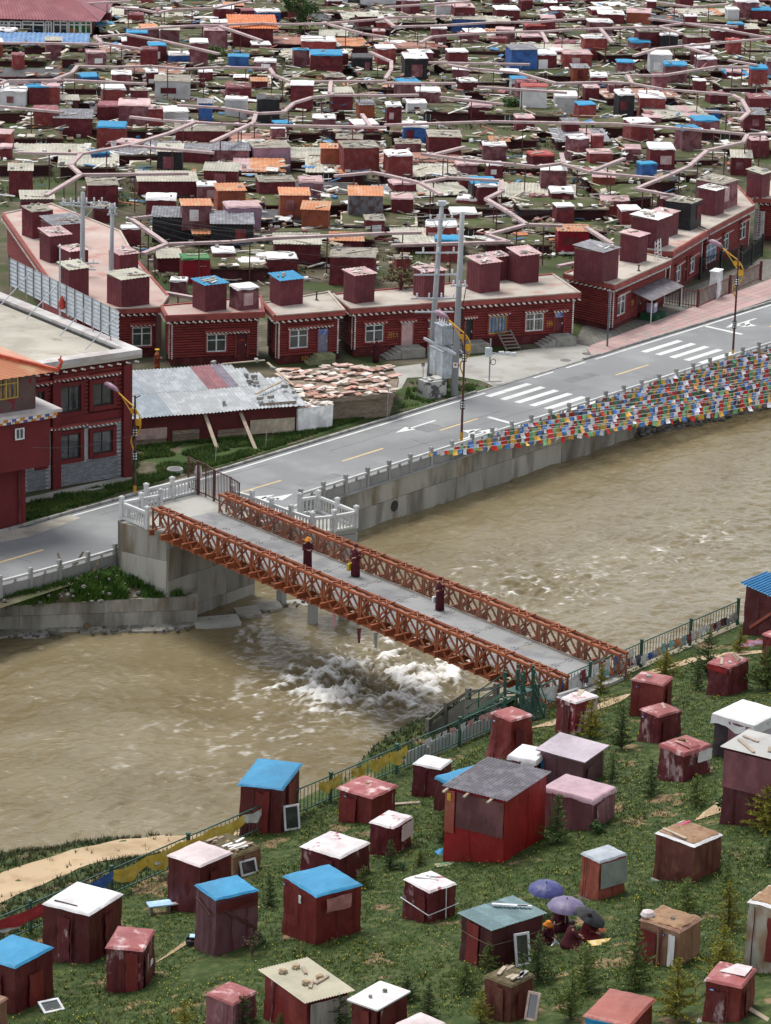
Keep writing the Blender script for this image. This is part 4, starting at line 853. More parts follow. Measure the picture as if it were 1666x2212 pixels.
# orange ribbed roof: slope rising to a ridge at the left/back with red hip
M_orange = mat('orange_sheet', (.46, .17, .075), .5, (.50, .28, .15), scale=.7, var=.03, dirt=.12, spec=.5)
e0, e1 = uA - back * .9 - dr * 3, uB - back * .9 + dr * .95; zr0 = zu1 + .05; tw_r = MB(); nr = 60; rise = 1.5; run = 3.2
tw_r.grid(lambda u_, v_: (e0 + (e1 - e0) * (u_ * (1 - v_ * .38)) + back * run * v_) + Vector((0, 0, zr0 + rise * v_ + (.025 if int(round(u_ * nr)) % 2 else -.025))), nr, 1)
orf = tw_r.build('orange_roof', M_orange, tw)
hp0 = e1 + Vector((0, 0, zr0 + .05)); hp1 = e0 + (e1 - e0) * .62 + back * run + Vector((0, 0, zr0 + rise + .05))
MB().bar(hp0, hp1, .26, .2).build('hip_ridge', mat('red_ridge', (.42, .07, .03), .6), orf); MB().tube([hp0 + Vector((-.1, .1, 0)), hp0 + Vector((.05, 0, .25)), hp0 + Vector((.2, -.05, .5)), hp0 + Vector((.02, .05, .62)), hp0 + Vector((.12, 0, .8))], [.12, .13, .12, .12, .07], 8).build('ridge_end', MATS['red_ridge'], orf)
MB().add([hp0, e1 + back * run * 2 + Vector((0, 0, zr0)), hp1 + back * .4], [(0, 1, 2)]).build('hip_side', M_orange, orf)
# ================================================================== sheds, poles, lamps, street furniture
M_timber = mat('weathered_timber', (.22, .165, .115), .92, (.30, .25, .20), scale=3, stretch=(1, 1, 5), var=.2, dirt=.3)
M_plank = mat('pale_plank', (.42, .34, .25), .9, (.33, .27, .21), scale=4, var=.2)
M_brickc = mat('grey_block', (.30, .29, .27), .9, var=.2)
M_wplastic = MATS['white_plastic']
def pal(name, cols, **kw): return [mat('%s_%d' % (name, i), c, **kw) for i, c in enumerate(cols)]
M_sheet = pal('roof_sheet', [(.24, .28, .31), (.33, .345, .35), (.22, .26, .295), (.29, .31, .325)], rough=.5, var=.05, spec=.45, dirt=.12, scale=1.2)
M_sheetred = mat('maroon_sheet', (.23, .085, .095), .5, var=.05); M_sheetpur = mat('purple_sheet', (.17, .145, .18), .5, var=.05)
# long shed with pale ribbed roof
sA, sB = at(280, 963), at(642, 933); f = None
root = thing('ribbed_roof_shed', 'long low maroon shed under a pale ribbed metal roof', 'shed')
ze = onwall(430, 889, sA, sB)[1]; fs_ = Facade(sA, sB, 0, ze - .12, 'front_wall', root, mat('maroon_tarp_wall', (.115, .022, .022), .85, (.085, .018, .018), scale=1.5, var=0))
dS = (sB - sA).normalized(); bk = Vector((-dS.y, dS.x, 0)); zb = ze + 1.05
K0, K1 = at(279, 801, zb), at(572, 780, zb); run = ((K0 - sA).dot(bk) + (K1 - sA).dot(bk)) / 2; LS = (sB - sA).length
MB().slab([sA + bk * .2, sB + bk * .2 - dS * .2, sB + bk * (run - .6) - dS * 1.2, sA + bk * (run - .6)], 0, ze - .2).build('core', MATS['maroon_tarp_wall'], root)
ncol = 16
for k in range(ncol):
    x0, x1 = LS * k / ncol - (.4 if k == 0 else 0), LS * (k + 1) / ncol + (.5 if k == ncol - 1 else .02)
    for j in range(2):
        y0, y1 = (-.45 + (run + .45) * .0, .47) if False else ((-.45, run * .46) if j == 0 else (run * .45, run)); zf = lambda y: ze + (zb - ze) * (y + .45) / (run + .45)
        if k >= 13 and j == 1: y1 = run * (1 - .13 * (k - 12)); 
        m_ = M_sheet[(1 if k > 3 else 0) if j == 0 else (0 if k < 3 else 3)] if k < 10 else M_sheet[1]
        if j == 1 and k in (9, 10): m_ = M_sheetred
        if j == 1 and k == 11: m_ = M_sheetpur
        mb = MB(); nr = 6
        mb.grid(lambda u_, v_: (x0 + (x1 - x0) * u_, y0 + (y1 - y0) * v_, zf(y0 + (y1 - y0) * v_) + (.035 if int(round(u_ * nr)) % 2 else -.035) + .012 * j + .02 * math.sin(x0)), nr, 1); mb.build('roof_sheet', m_, root, sA, math.atan2(dS.y, dS.x))
blk = MB().box((0, 0, 0), (.4, .2, .2)).mesh('block', M_brickc)
rr = random.Random(3)
for (x, y) in ((285, 858), (484, 868), (461, 783), (554, 778), (532, 809), (549, 813), (553, 826), (590, 796), (562, 860), (585, 857), (615, 834), (635, 846), (540, 823)):
    zz = lerp(y, (779, 890), (zb, ze)); inst('block', blk, root, at(x, y, zz + .12), (0, 0, rr.random() * 3))
for (a, b) in (((552, 851), (609, 823)), ((480, 786), (572, 778)), ((578, 783), (634, 832))): P_, Q_ = at(*a, lerp(a[1], (779, 890), (zb, ze)) + .12), at(*b, lerp(b[1], (779, 890), (zb, ze)) + .12); MB().bar(P_, Q_, .14, .06).build('plank', M_plank, root)
for (x, y, x2, y2) in ((441, 890, 470, 972), (516, 882, 552, 970)):
    a_, b_ = at(x, y, ze - .1), at(x2, y2, 0); tag(MB().bar(a_, b_, .22, .06).build('prop_board', M_plank), 'pale plank propped against the maroon shed' + (' with a green rag' if x > 500 else ' nearer the large red building'), 'plank', 'planks propped on the shed')
MB().grid(lambda u_, v_: at(524 + 10 * u_ + 8 * v_, 892 + 28 * v_ - 4 * u_, 1.3 - 1.0 * v_) + Vector((.05 * math.sin(u_ * 5), 0, 0)), 4, 5).build('green_rag', mat('green_rag', (.22, .42, .24), .9), bpy.data.objects['prop_board.001'])
for (xl, xr, yt, yb, m_) in ((292, 360, 925, 948, mat('pinkish_board', (.42, .30, .26), .9)), (540, 588, 906, 936, mat('cream_board', (.45, .38, .28), .9)), (588, 636, 903, 934, MATS['cream_board'])):
    a, b, z0, z1 = fs_.rect(xl, xr, yt, yb); MB().box(((a + b) / 2, -.03, (z0 + z1) / 2), (b - a, .06, z1 - z0)).build('board', m_, fs_.o)
for (xl, xr, yt, yb) in ((282, 358, 947, 966), (372, 430, 928, 955), (470, 536, 926, 950), (560, 640, 868, 878)):
    a, b, z0, z1 = fs_.rect(xl, xr, yt, yb); h_ = (z1 - z0) / 3
    for k in range(3): MB().box(((a + b) / 2, -.03, z0 + h_ * (k + .5)), (b - a, .05, h_ - .02)).build('board', M_timber, fs_.o)
# shack with a roof of broken boards, and its white sheeted annex
M_bits = pal('broken_board', [(.54, .39, .33), (.50, .31, .26), (.56, .48, .41), (.60, .57, .51), (.44, .24, .18), (.60, .24, .09), (.40, .37, .33)], rough=.9, var=.15, dirt=.3, scale=3)
sk = thing('board_roof_shack', 'rundown shack roofed with a jumble of broken pinkish boards', 'shack')
wA, wB = at(716, 910), at(838, 897); fk = Facade(wA, wB, 0, 1.75, 'front_wall', sk, M_timber)
for k in range(7):
    a, b = fk.rect(720, 800, 880, 881)[:2]; MB().box(((a + b) / 2, -.03, .12 + .22 * k), (b - a, .06, .2)).build('board', M_timber, fk.o)
a, b, z0, z1 = fk.rect(812, 838, 868, 900); MB().box(((a + b) / 2, -.03, (z0 + z1) / 2), (b - a, .05, z1 - z0)).build('plastic_sheet', mat('grey_plastic', (.36, .37, .38), .5), fk.o)
outl = [at(602, 802, 1.7), at(650, 862, 1.7), at(716, 858, 1.7), at(853, 846, 1.7), at(862, 815, 1.7), at(848, 790, 1.7), at(720, 788, 1.7)]
MB().slab([(p.x, p.y) for p in outl], 1.35, 1.62).build('roof_deck', M_timber, sk); MB().slab([(p.x * .92 + (outl[0].x + outl[4].x) * .04, p.y * .92 + (outl[0].y + outl[4].y) * .04) for p in outl], 0, 1.36).build('core', M_timber, sk)
cx = sum(p.x for p in outl) / len(outl); cy = sum(p.y for p in outl) / len(outl)
def inside(p, poly):
    c = False; n = len(poly)
    for i in range(n):
        a, b = poly[i], poly[i - 1]
        if (a[1] > p[1]) != (b[1] > p[1]) and p[0] < (b[0] - a[0]) * (p[1] - a[1]) / (b[1] - a[1]) + a[0]: c = not c
    return c
k = 0
for i in range(1200):
    x, y = rnd.uniform(cx - 9, cx + 9), rnd.uniform(cy - 9, cy + 9)
    if not inside((x, y), outl): continue
    M_ = Matrix.Rotation(rnd.uniform(-.5, .5) + .6, 3, 'Z') @ Matrix.Rotation(rnd.uniform(-.16, .16), 3, 'X') @ Matrix.Rotation(rnd.uniform(-.16, .16), 3, 'Y')
    MB().box((0, 0, 0), (rnd.uniform(.25, .9), rnd.uniform(.2, .55), .035), M=M_).build('roof_board', rnd.choice(M_bits[:5] if rnd.random() < .88 else M_bits), sk, (x, y, 1.68 + .018 * (k % 9))); k += 1
    if k > 230: break
ax = thing('sheeted_annex', 'small annex wrapped in white plastic sheet beside the board-roofed shack', 'shack'); a_, b_ = at(642, 934), at(718, 924); fa = Facade(a_, b_, 0, 1.5, 'sheet_wall', ax, M_wplastic)
bk2 = Vector((-(b_ - a_).y, (b_ - a_).x, 0)).normalized(); MB().slab([a_ + bk2 * .2, b_ + bk2 * .2, b_ + bk2 * 2, a_ + bk2 * 2], 0, 1.5).build('core', M_wplastic, ax)
mbw = MB().grid(lambda u_, v_: (fa.L * u_, -.05 - .06 * math.sin(u_ * 17 + v_ * 3) * (1 - v_) - .03 * math.sin(u_ * 41), 1.5 * v_), 30, 5).build('drape', M_wplastic, fa.o, smooth=True)
for i in range(40):
    p = a_.lerp(b_, rnd.random()) + bk2 * rnd.uniform(0, 1.8); M_ = Matrix.Rotation(rnd.uniform(0, 3), 3, 'Z') @ Matrix.Rotation(rnd.uniform(-.2, .2), 3, 'X'); MB().box((0, 0, 0), (rnd.uniform(.2, .6), rnd.uniform(.15, .4), .03), M=M_).build('roof_board', rnd.choice(M_bits[2:4] + [M_bits[0]]), ax, (p.x, p.y, 1.53 + .02 * (i % 6)))
# thin stakes in the verge
for i, (x, y, zz) in enumerate(((529, 947, 1.1), (574, 968, 1.2), (637, 932, 1.1), (465, 1000, 1.0), (836, 905, 2.0))):
    tag(MB().bar(at(x, y, 0), at(x, y, 0) + Vector((.05, 0, zz)), .05).build('stake', M_concgrey), ('thin pale stake standing in the grass verge', 'tall thin white post by the board-roofed shack')[i == 4], 'stake', 'thin stakes in the verge')

# ------------------------------------------------------------------ lamps
M_lpole = mat('lamp_brown', (.085, .030, .028), .5, var=.03); M_lyel = mat('lamp_yellow', (.58, .30, .025), .5, var=.03); M_lhead = mat('lamp_mauve', (.30, .19, .24), .4, var=.03)
M_black = mat('black_sign', (.015, .015, .017), .6); M_txt = mat('white_text', (.7, .7, .7), .7)
def lamp(px_, py_, label, v_=None, z0=0.0, h=None):
    P_ = at(px_, py_, z0); r = thing('street_lamp', label, 'lamp', P_, RZ, 'street lamps along the road'); Hh = h or 7.5
    MB().tube([(0, 0, 0), (0, 0, 1.2), (0, 0, Hh - .5), (0, 0, Hh)], [.085, .075, .06, .05], 8).build('pole', M_lpole, r); MB().tube([(0, 0, .02), (0, 0, .55)], .095, 8).build('foot', M_lyel, r)
    d = Vector((0, 1, 0))                                           # over the carriageway
    pts = [Vector((0, 1.35, Hh - .05)), Vector((0, .6, Hh - .45)), Vector((0, 0, Hh - .75)), Vector((0, -.38, Hh - 1.2)), Vector((0, -.42, Hh - 1.75)), Vector((0, -.2, Hh - 2.2)), Vector((0, .22, Hh - 2.5)), Vector((0, .28, Hh - 2.9)), Vector((0, 0, Hh - 3.35))]
    cv = []
    for i in range(len(pts) - 1):
        p0, p1, p2, p3 = pts[max(i - 1, 0)], pts[i], pts[i + 1], pts[min(i + 2, len(pts) - 1)]
        for s_ in (0, .33, .66): cv.append(.5 * ((2 * p1) + (p2 - p0) * s_ + (2 * p0 - 5 * p1 + 4 * p2 - p3) * s_ ** 2 + (-p0 + 3 * p1 - 3 * p2 + p3) * s_ ** 3))
    arm = MB().tube(cv + [pts[-1]], .045, 6).build('arm', M_lyel, r, smooth=True); MB().tube([(0, 1.05, Hh - .25), (0, 0, Hh - 1.35)], .035, 6).build('strut', M_lyel, r)
    MB().tube([(-.02, -.20, Hh - 1.55), (.02, -.20, Hh - 1.55)], .22, 14).build('ornament', M_lyel, r); MB().box((0, .1, Hh - .95), (.03, .5, .3)).build('scroll', M_lyel, r)
    MB().tube([(0, 1.3, Hh - .02), (0, 1.55, Hh + .10), (0, 1.95, Hh + .20), (0, 2.25, Hh + .25), (0, 2.4, Hh + .26)], [.06, .14, .19, .16, .05], 10).build('lamp_head', M_lhead, r, smooth=True)
    for zz in (Hh - 2.2, 2.3):
        pl_ = MB().box((0, -.0, zz), (.20, .20, .55)).build('number_plate', M_black, r)
        tag(MB().box((0, -.105, zz + .17), (.10, .01, .09)).box((0, -.105, zz + .02), (.11, .01, .08)).box((0, -.105, zz - .14), (.09, .01, .10)).box((-.105, 0, zz + .17), (.01, .10, .09)).box((-.105, 0, zz + .02), (.01, .11, .08)).box((-.105, 0, zz - .14), (.01, .09, .10)).build('characters', M_txt, pl_), kind='stuff')
    return r
lamp(997, 952, 'brown street lamp with yellow scrolled arm before the transformer poles'); lamp(1583, 772, 'brown street lamp with yellow scrolled arm rising out of the prayer flags')
l3 = lamp(291, 1068, 'brown street lamp with yellow scrolled arm at the large red building', h=5.9)
MB().bar((-.1, -.5, 6.0), (.05, .1, 5.7), .05).build('bent_bracket', M_lpole, l3)

# ------------------------------------------------------------------ utility poles
M_pole = mat('concrete_pole', (.33, .345, .36), .85, (.27, .28, .29), scale=2, stretch=(1, 1, .3), var=.05, dirt=.2); M_insul = mat('porcelain', (.62, .63, .65), .3, var=0)
def upole(base, top_px, name_label, r0=.2, r1=.13, H=None, group='concrete utility poles'):
    zt = onwall(top_px[0], top_px[1], base - Vector((5, 0, 0)), base + Vector((5, 0, 0)))[1] if H is None else H
    xt = onwall(top_px[0], top_px[1], base - Vector((5, 0, 0)), base + Vector((5, 0, 0)))[0] - 5
    r = thing('utility_pole', name_label, 'pole', base, 0, group); MB().tube([(0, 0, -.2), (xt, 0, zt)], [r0, r1], 12).build('shaft', M_pole, r, smooth=True); return r, zt, xt
def arm(r, z, x, w, ang=0, ins=3, up=True):
    c, s_ = math.cos(ang), math.sin(ang); a = MB().bar((x - w * c, -w * s_ - .2, z), (x + w * c, w * s_ - .2, z), .08, .10).build('crossarm', M_galv, r)
    for k in range(ins):
        t = (k + .5) / ins * 2 - 1; MB().lathe((x + w * t * c, w * t * s_ - .2, z + .05), [(.03, 0), (.07, .05), (.035, .1), (.08, .15), (.035, .2), (.07, .26), (.03, .32)], 8).build('insulator', M_insul, a)
pb1, pb2 = at(927, 830), at(981, 858)
r1, z1, x1 = upole(pb1, (955, 437), 'tall leaning concrete pole with insulator crossarms carrying the transformer', .21, .14)
arm(r1, z1 - 1.1, x1 * .97, .95, .25, 4); arm(r1, z1 * .73, x1 * .73, 1.5, .15, 3); arm(r1, z1 * .61, x1 * .62, 1.5, .15, 3); arm(r1, z1 * .48, x1 * .48, 1.6, .15, 4); arm(r1, z1 * .405, x1 * .4, 1.3, .15, 0)
MB().bar((x1 * .97 - .5, -.2, z1 - 1.2), (x1 * .93, -.1, z1 - 2.0), .05).bar((x1 * .97 + .5, -.2, z1 - 1.2), (x1 * .93, -.1, z1 - 2.0), .05).build('brace', M_galv, r1)
MB().box((x1, 0, z1 - .05), (.5, .3, .3)).build('cap', M_galv, r1)
r2, z2, x2 = upole(pb2, (999, 458), 'tall plain concrete pole with a cable running down beside the transformer', .24, .15)
arm(r2, z2 * .61, x2 * .61, .55, .1, 3)
MB().tube([(x2 * .62 + .45, 0, z2 * .60), (x2 * .55 + .3, -.1, z2 * .5), (x2 * .4 + .3, -.2, z2 * .35), (.35, -.25, 4.0), (.55, -.2, 2.6), (.2, -.2, 2.1)], .03, 5).build('cable', M_black, r2)
MB().box((.02, -.24, 2.2), (.28, .02, .34)).build('warning_plate', M_txt, r2); MB().box((.02, -.255, 2.22), (.14, .012, .14)).build('warning_mark', mat('warning_red', (.45, .03, .03), .6), r2)
mid_ = (pb1 + pb2) / 2; tang = math.atan2((pb2 - pb1).y, (pb2 - pb1).x); Lp = (pb2 - pb1).length
tr = thing('transformer', 'grey pole-mounted transformer on a steel beam between two concrete poles', 'transformer', (pb1.x, pb1.y, 0), tang)
zt_ = onwall(955, 745, pb1, pb2)[1]
for y_ in (-.28, .28): MB().box((Lp / 2 + .1, y_, zt_), (Lp + .9, .10, .16)).build('beam', M_galv, tr)
tk = MB().box((Lp * .52, 0, zt_ + .78), (.95, .75, 1.25)).build('tank', mat('transformer_grey', (.36, .39, .41), .5, var=.02), tr)
for s_ in (-1, 1): MB().box((Lp * .52 + s_ * .60, 0, zt_ + .72), (.22, .6, .95)).build('radiator', MATS['transformer_grey'], tk)
MB().box((Lp * .52, 0, zt_ + 1.44), (1.1, .9, .08)).build('lid', M_galv, tk)
for k in range(6): MB().lathe((Lp * .52 - .4 + .16 * k, (-.2 if k % 2 else .15), zt_ + 1.48), [(.05, 0), (.08, .06), (.04, .12), (.08, .18), (.03, .3), (.02, .45)], 7).build('bushing', M_insul if k % 2 else mat('brown_porcelain', (.2, .1, .05), .3), tk)
sc = thing('switch_cabinet', 'pale grey switch cabinet hung under the transformer', 'cabinet', (pb1.x, pb1.y, 0), tang); MB().box((Lp * .5, -.1, zt_ - 1.1), (1.75, .75, 1.8)).build('body', mat('cabinet_grey', (.50, .54, .56), .5, var=.02), sc)
for k in (0, 1): MB().box((Lp * .5 - .62 + .42 * k, -.49, zt_ - 1.1), (.39, .03, 1.6)).build('door', MATS['cabinet_grey'], sc)
MB().box((Lp * .5 - .2, -.515, zt_ - .62), (.22, .02, .34)).build('label_plate', M_txt, sc); MB().box((Lp * .5 + .05, -.515, zt_ - 1.75), (.15, .02, .16)).build('hazard_plate', mat('hazard_yellow', (.7, .45, .03), .6), sc); MB().box((Lp * .5, -.1, zt_ - .18), (1.85, .85, .06)).build('top', M_galv, sc)
MB().bar((Lp * .55, .3, zt_ - 2.0), (Lp * .66, .5, 0), .09).build('prop', M_timber, sc)
P_ = at(933, 856); pr = tag(MB().box((0, 0, .55), (1.5, 1.1, 1.15)).box((.1, .05, 1.16), (1.2, .8, .12)).build('concrete_base', mat('peeling_white_block', (.48, .47, .44), .9, (.10, .10, .10), scale=2.2, mix=(.5, .58)), None, P_, R_(35)), 'whitewashed peeling concrete block at the foot of the transformer poles', 'block')
# camera post, small sign post
P_ = at(1057, 824); cp = thing('camera_post', 'grey post with a box and a bar of small cameras at the forecourt edge', 'post', P_, R_(15)); MB().tube([(0, 0, 0), (0, 0, 2.9)], .05, 8).build('post', M_pole, cp); MB().box((-.12, 0, 2.0), (.42, .25, .6)).build('box', MATS['cabinet_grey'], cp); MB().bar((.1, 0, 1.95), (1.7, -.3, 1.75), .06).build('bar', M_galv, cp)
for k in range(3): MB().box((.7 + .42 * k, -.2, 2.0 - .05 * k), (.34, .14, .13)).build('camera', M_frame, cp)
tube_ = []
for k in range(13): tube_.append((.2 + .17 * math.cos(k * .52), -.1, 1.35 + .2 * math.sin(k * .52)))
MB().tube(tube_, .025, 5).build('cable_coil', M_black, cp)
MB().box((.25, .2, .03), (1.1, .8, .08)).build('base_slab', M_conc, cp)
P_ = at(1312, 748, .13); tag(MB().tube([(0, 0, 0), (0, 0, 3.9)], .065, 8).build('pavement_pole', mat('dark_grey_steel', (.10, .11, .13), .5), None, P_), 'dark grey slim pole standing on the pink pavement corner', 'pole')
P_ = at(914, 829); sp = thing('number_stake', 'thin stake with a small numbered plate at the forecourt', 'sign', P_); MB().tube([(0, 0, 0), (-.03, 0, 1.25)], .03, 6).build('stake', M_galv, sp); MB().box((-.03, -.03, 1.3), (.22, .03, .2)).build('plate', M_black, sp); MB().box((-.08, -.05, 1.3), (.06, .012, .12)).build('mark', M_txt, sp); MB().box((.02, -.05, 1.3), (.06, .012, .12)).build('mark', M_txt, sp)
# poles rising behind the large building's roof
rb1, zb1, xb1 = upole(at(177, 700), (179, 415), 'concrete pole with forked crossarm rising behind the sheet fence', .22, .14)
arm(rb1, zb1 - .7, xb1, 1.6, .2, 6); arm(rb1, zb1 - .95, xb1, 1.6, -.25, 5); arm(rb1, zb1 * .47, 0, 1.2, .1, 3); arm(rb1, zb1 * .42, 0, 1.0, .2, 0)
for s_ in (-1, 1): MB().bar((xb1 + s_ * .9, -.1, zb1 - .8), (xb1, -.05, zb1 - 2.0), .06).build('brace', M_galv, rb1)
rb2, zb2, xb2 = upole(at(238, 715), (243, 440), 'plain slim concrete pole beside the forked one', .19, .12)
arm(rb2, zb2 - .25, xb2, .35, .2, 2); arm(rb2, zb2 - .7, xb2, .35, .2, 2)
# overhead lines
def wireline(a, b, sag, label, n=14, r=.012):
    a, b = Vector(a), Vector(b); tag(MB().tube([a.lerp(b, k / n) - Vector((0, 0, sag * 4 * (k / n) * (1 - k / n))) for k in range(n + 1)], r, 4).build('overhead_wire', M_black), label, 'wire', 'overhead wires')
tA = Vector(rb1.location) + Vector((xb1, 0, zb1 - .6)); tB = Vector(r1.location) + Vector((x1, 0, z1 - .9)); tC = Vector(rb2.location) + Vector((xb2, 0, zb2 - .2))
for k in range(4): o_ = Vector((-1.3 + .85 * k, 0, .05 * k)); wireline(tA + o_, tB + o_ * .5 + Vector((0, 0, -.3 * (k % 2))), 1.6, 'thin dark wire sagging between the forked pole and the transformer pole')
for k in range(3): wireline(tC + Vector((0, 0, -.3 * k)), tB + Vector((0, 0, -1.8 - .8 * k)), 1.2, 'thin dark wire sagging between the slim pole and the transformer pole')
for k in range(3): wireline(tA + Vector((-1.2 + 1.2 * k, 0, 0)), tA + Vector((-24, 14, -1.0 + .3 * k)), .9, 'thin dark wire running off left from the forked pole')
for k in range(3): wireline(tB + Vector((0, 0, -.2 * k)), Vector((46, 262, 9 + .5 * k)), 1.8, 'thin dark wire running off right over the town')
wireline(mf.A + Vector((8, 0, zm1 - .1)), Vector(l3.location) + Vector((0, 0, 3.6)), .3, 'thin dark wire from the corner tower to the lamp')

# ------------------------------------------------------------------ garden railing, cabinets on the right
def bars(label, a, b, h, m, name='garden_railing', pitch=.22, posts=3):
    d = (b - a); L = Vector((d.x, d.y, 0)).length; r = thing(name, label, 'railing', a, math.atan2(d.y, d.x), 'garden railings before the right-hand houses')
    for z in (h - .1, .2): MB().box((L / 2, 0, z), (L, .05, .05)).build('rail', m, r)
    me = MB().box((0, 0, h / 2), (.035, .035, h)).mesh('bar', m); x = pitch / 2
    while x < L: inst('bar', me, r, (x, 0, 0)); x += pitch
    for k in range(posts): MB().box((L * k / (posts - 1), 0, h / 2 + .06), (.16, .16, h + .12)).build('post', m, r)
M_railr = mat('brown_red_rail', (.13, .035, .032), .6, var=.05); M_railk = mat('black_rail', (.02, .02, .022), .5)
q1, q2, q3 = at(1432, 655), at(1507, 667), at(1643, 605)
bars('brown red railing round the garden at the corner house side', q1, q2, 1.35, M_railr); bars('brown red railing of the garden along the pink pavement', q2, q3, 1.35, M_railr); bars('black railing deeper inside the garden', at(1512, 603), at(1600, 575), 1.6, M_railk); bars('black railing at the far end of the garden', at(1600, 592), at(1646, 552), 1.6, M_railk)
def cabinet(px_, py_, label, w, d, h, rz=RZ + .25):
    r = thing('utility_cabinet', label, 'cabinet', at(px_, py_), rz, 'white utility cabinets'); MB().box((0, 0, h / 2), (w, d, h)).build('body', mat('cabinet_white', (.60, .61, .61), .5, var=.02), r); MB().box((0, -d / 2 - .012, h * .52), (w * .86, .025, h * .85)).build('door', MATS['cabinet_white'], r); MB().box((0, 0, h + .03), (w + .1, d + .1, .07)).build('top', MATS['cabinet_white'], r); MB().box((w * .3, -d / 2 - .035, h * .5), (.04, .03, .2)).build('handle', M_galv, r)
cabinet(1545, 645, 'white utility cabinet standing inside the brown garden railing', 1.1, .6, 2.1); cabinet(1642, 516, 'pale grey utility cabinet between the far red houses', 1.1, .8, 2.3)
# ================================================================== the crowded town: low sod-roofed dwellings, box huts on and between them, pipe runs on posts
WM = {'M': ('maroon', mat('wall_maroon', (.125, .022, .027), .85, (.17, .036, .042), scale=2, c3=(.28, .13, .13), scale3=1.3, mix3=(.66, .8), dirt=.3, var=.22, bump=.3, bscale=5)),
      'R': ('red', mat('wall_red', (.235, .042, .040), .85, (.28, .085, .080), scale=2, dirt=.3, var=.2, bump=.3, bscale=5)),
      'P': ('mauve', mat('wall_mauve', (.26, .125, .135), .88, (.16, .050, .060), scale=1.6, mix=(.4, .6), dirt=.3, var=.2, bump=.3, bscale=5)),
      'L': ('lilac', mat('wall_lilac', (.33, .20, .27), .88, (.26, .16, .20), scale=2, dirt=.25, var=.1, bump=.2)),
      'B': ('black', mat('wall_black', (.018, .016, .019), .6, (.03, .028, .032), scale=3, var=.1, bump=.3, bscale=6)),
      'W': ('white', mat('wall_white', (.60, .60, .60), .85, (.45, .43, .42), scale=2, mix=(.55, .8), dirt=.3, var=.08, bump=.2, bscale=5)),
      'U': ('blue', mat('wall_blue', (.045, .13, .36), .7, (.03, .07, .22), scale=2, dirt=.3, var=.25, bump=.3, bscale=5)),
      'O': ('orange red', mat('wall_orange', (.30, .085, .045), .88, (.22, .055, .04), scale=1.8, dirt=.35, var=.15, bump=.3)),
      'G': ('grey', mat('wall_grey', (.17, .17, .19), .85, (.10, .06, .06), scale=2, var=.1)),
      'C': ('crimson', mat('wall_crimson', (.30, .012, .028), .7, (.22, .012, .022), scale=2, var=.08, bump=.3, bscale=5))}
RM = {'w': ('white tarp', mat('roof_white', (.76, .74, .73), .8, (.55, .47, .46), scale=2, mix=(.55, .75), var=.06, dirt=.15)),
      'p': ('pink sheet', mat('roof_pink', (.50, .32, .32), .8, (.58, .44, .43), scale=2, var=.12, dirt=.2)),
      'u': ('blue tarp', mat('roof_blue', (.022, .235, .43), .7, (.06, .29, .48), scale=2, mix=(.5, .8), var=.10, dirt=.15)),
      'k': ('black sheet', mat('roof_black', (.04, .038, .04), .6, var=.1)),
      'c': ('cream ribbed sheet', mat('roof_cream', (.46, .44, .36), .7, (.38, .36, .28), scale=2, var=.12, dirt=.25)),
      'g': ('grey ribbed sheet', mat('roof_grey', (.17, .165, .18), .6, (.28, .28, .30), scale=2, var=.2, dirt=.2)),
      'o': ('orange sheet', mat('roof_orange', (.52, .20, .085), .7, (.50, .30, .18), scale=1.5, var=.12, dirt=.25)),
      'm': ('maroon sheet', mat('roof_maroon', (.22, .070, .078), .8, (.30, .14, .15), scale=2, var=.15, dirt=.25)),
      'R': ('red sheet', mat('roof_red', (.34, .055, .045), .7, var=.1)),
      'e': ('green tarp', mat('roof_green', (.05, .20, .07), .8, (.12, .2, .1), scale=3, var=.1)),
      'd': ('debris-strewn top', mat('roof_debris', (.26, .23, .18), .95, (.36, .33, .28), scale=4, mix=(.4, .6), var=.15, dirt=.35, bump=.5, bscale=8))}
M_sod = mat('sod_roof', (.095, .088, .045), .97, (.155, .13, .08), scale=.9, c3=(.075, .092, .030), scale3=.5, mix3=(.40, .58), dirt=.3, bump=.6, bscale=5, var=.18)
M_dwall = mat('dwelling_wall', (.085, .024, .026), .9, (.05, .02, .022), scale=1.2, c3=(.22, .15, .14), scale3=1.5, mix3=(.66, .8), var=.25, dirt=.4, bump=.3, bscale=4)
CL = pal('clutter', [(.60, .59, .57), (.45, .40, .33), (.34, .26, .19), (.52, .46, .37), (.20, .13, .09), (.08, .20, .36), (.42, .16, .08), (.30, .11, .11), (.62, .60, .55), (.05, .05, .055)], rough=.9, var=0, scale=3, dirt=.2)
trnd = random.Random(21)
ZOOM = {1: (0, 0), 2: (833, 0), 3: (0, 325), 4: (833, 325)}
dwell = []                                              # (centre, half w, half d, yaw, height)
def in_dwell(P, h, mrg=0.0):
    for (c, hw, hd, yaw, hh) in dwell:
        if abs(hh - h) > .01: continue
        q = P - c; x = q.x * math.cos(yaw) + q.y * math.sin(yaw); y = -q.x * math.sin(yaw) + q.y * math.cos(yaw)
        if abs(x) < hw + mrg and abs(y) < hd + mrg: return True
    return False
def blocked(px_, py_):
    # ground kept free: log houses, forecourt, large building
    edge = lerp(px_, (0, 60, 130, 250, 345, 566, 716, 1196, 1225, 1360, 1480, 1590, 1666), (455, 420, 395, 455, 612, 620, 604, 560, 560, 520, 455, 370, 352))
    return py_ > edge
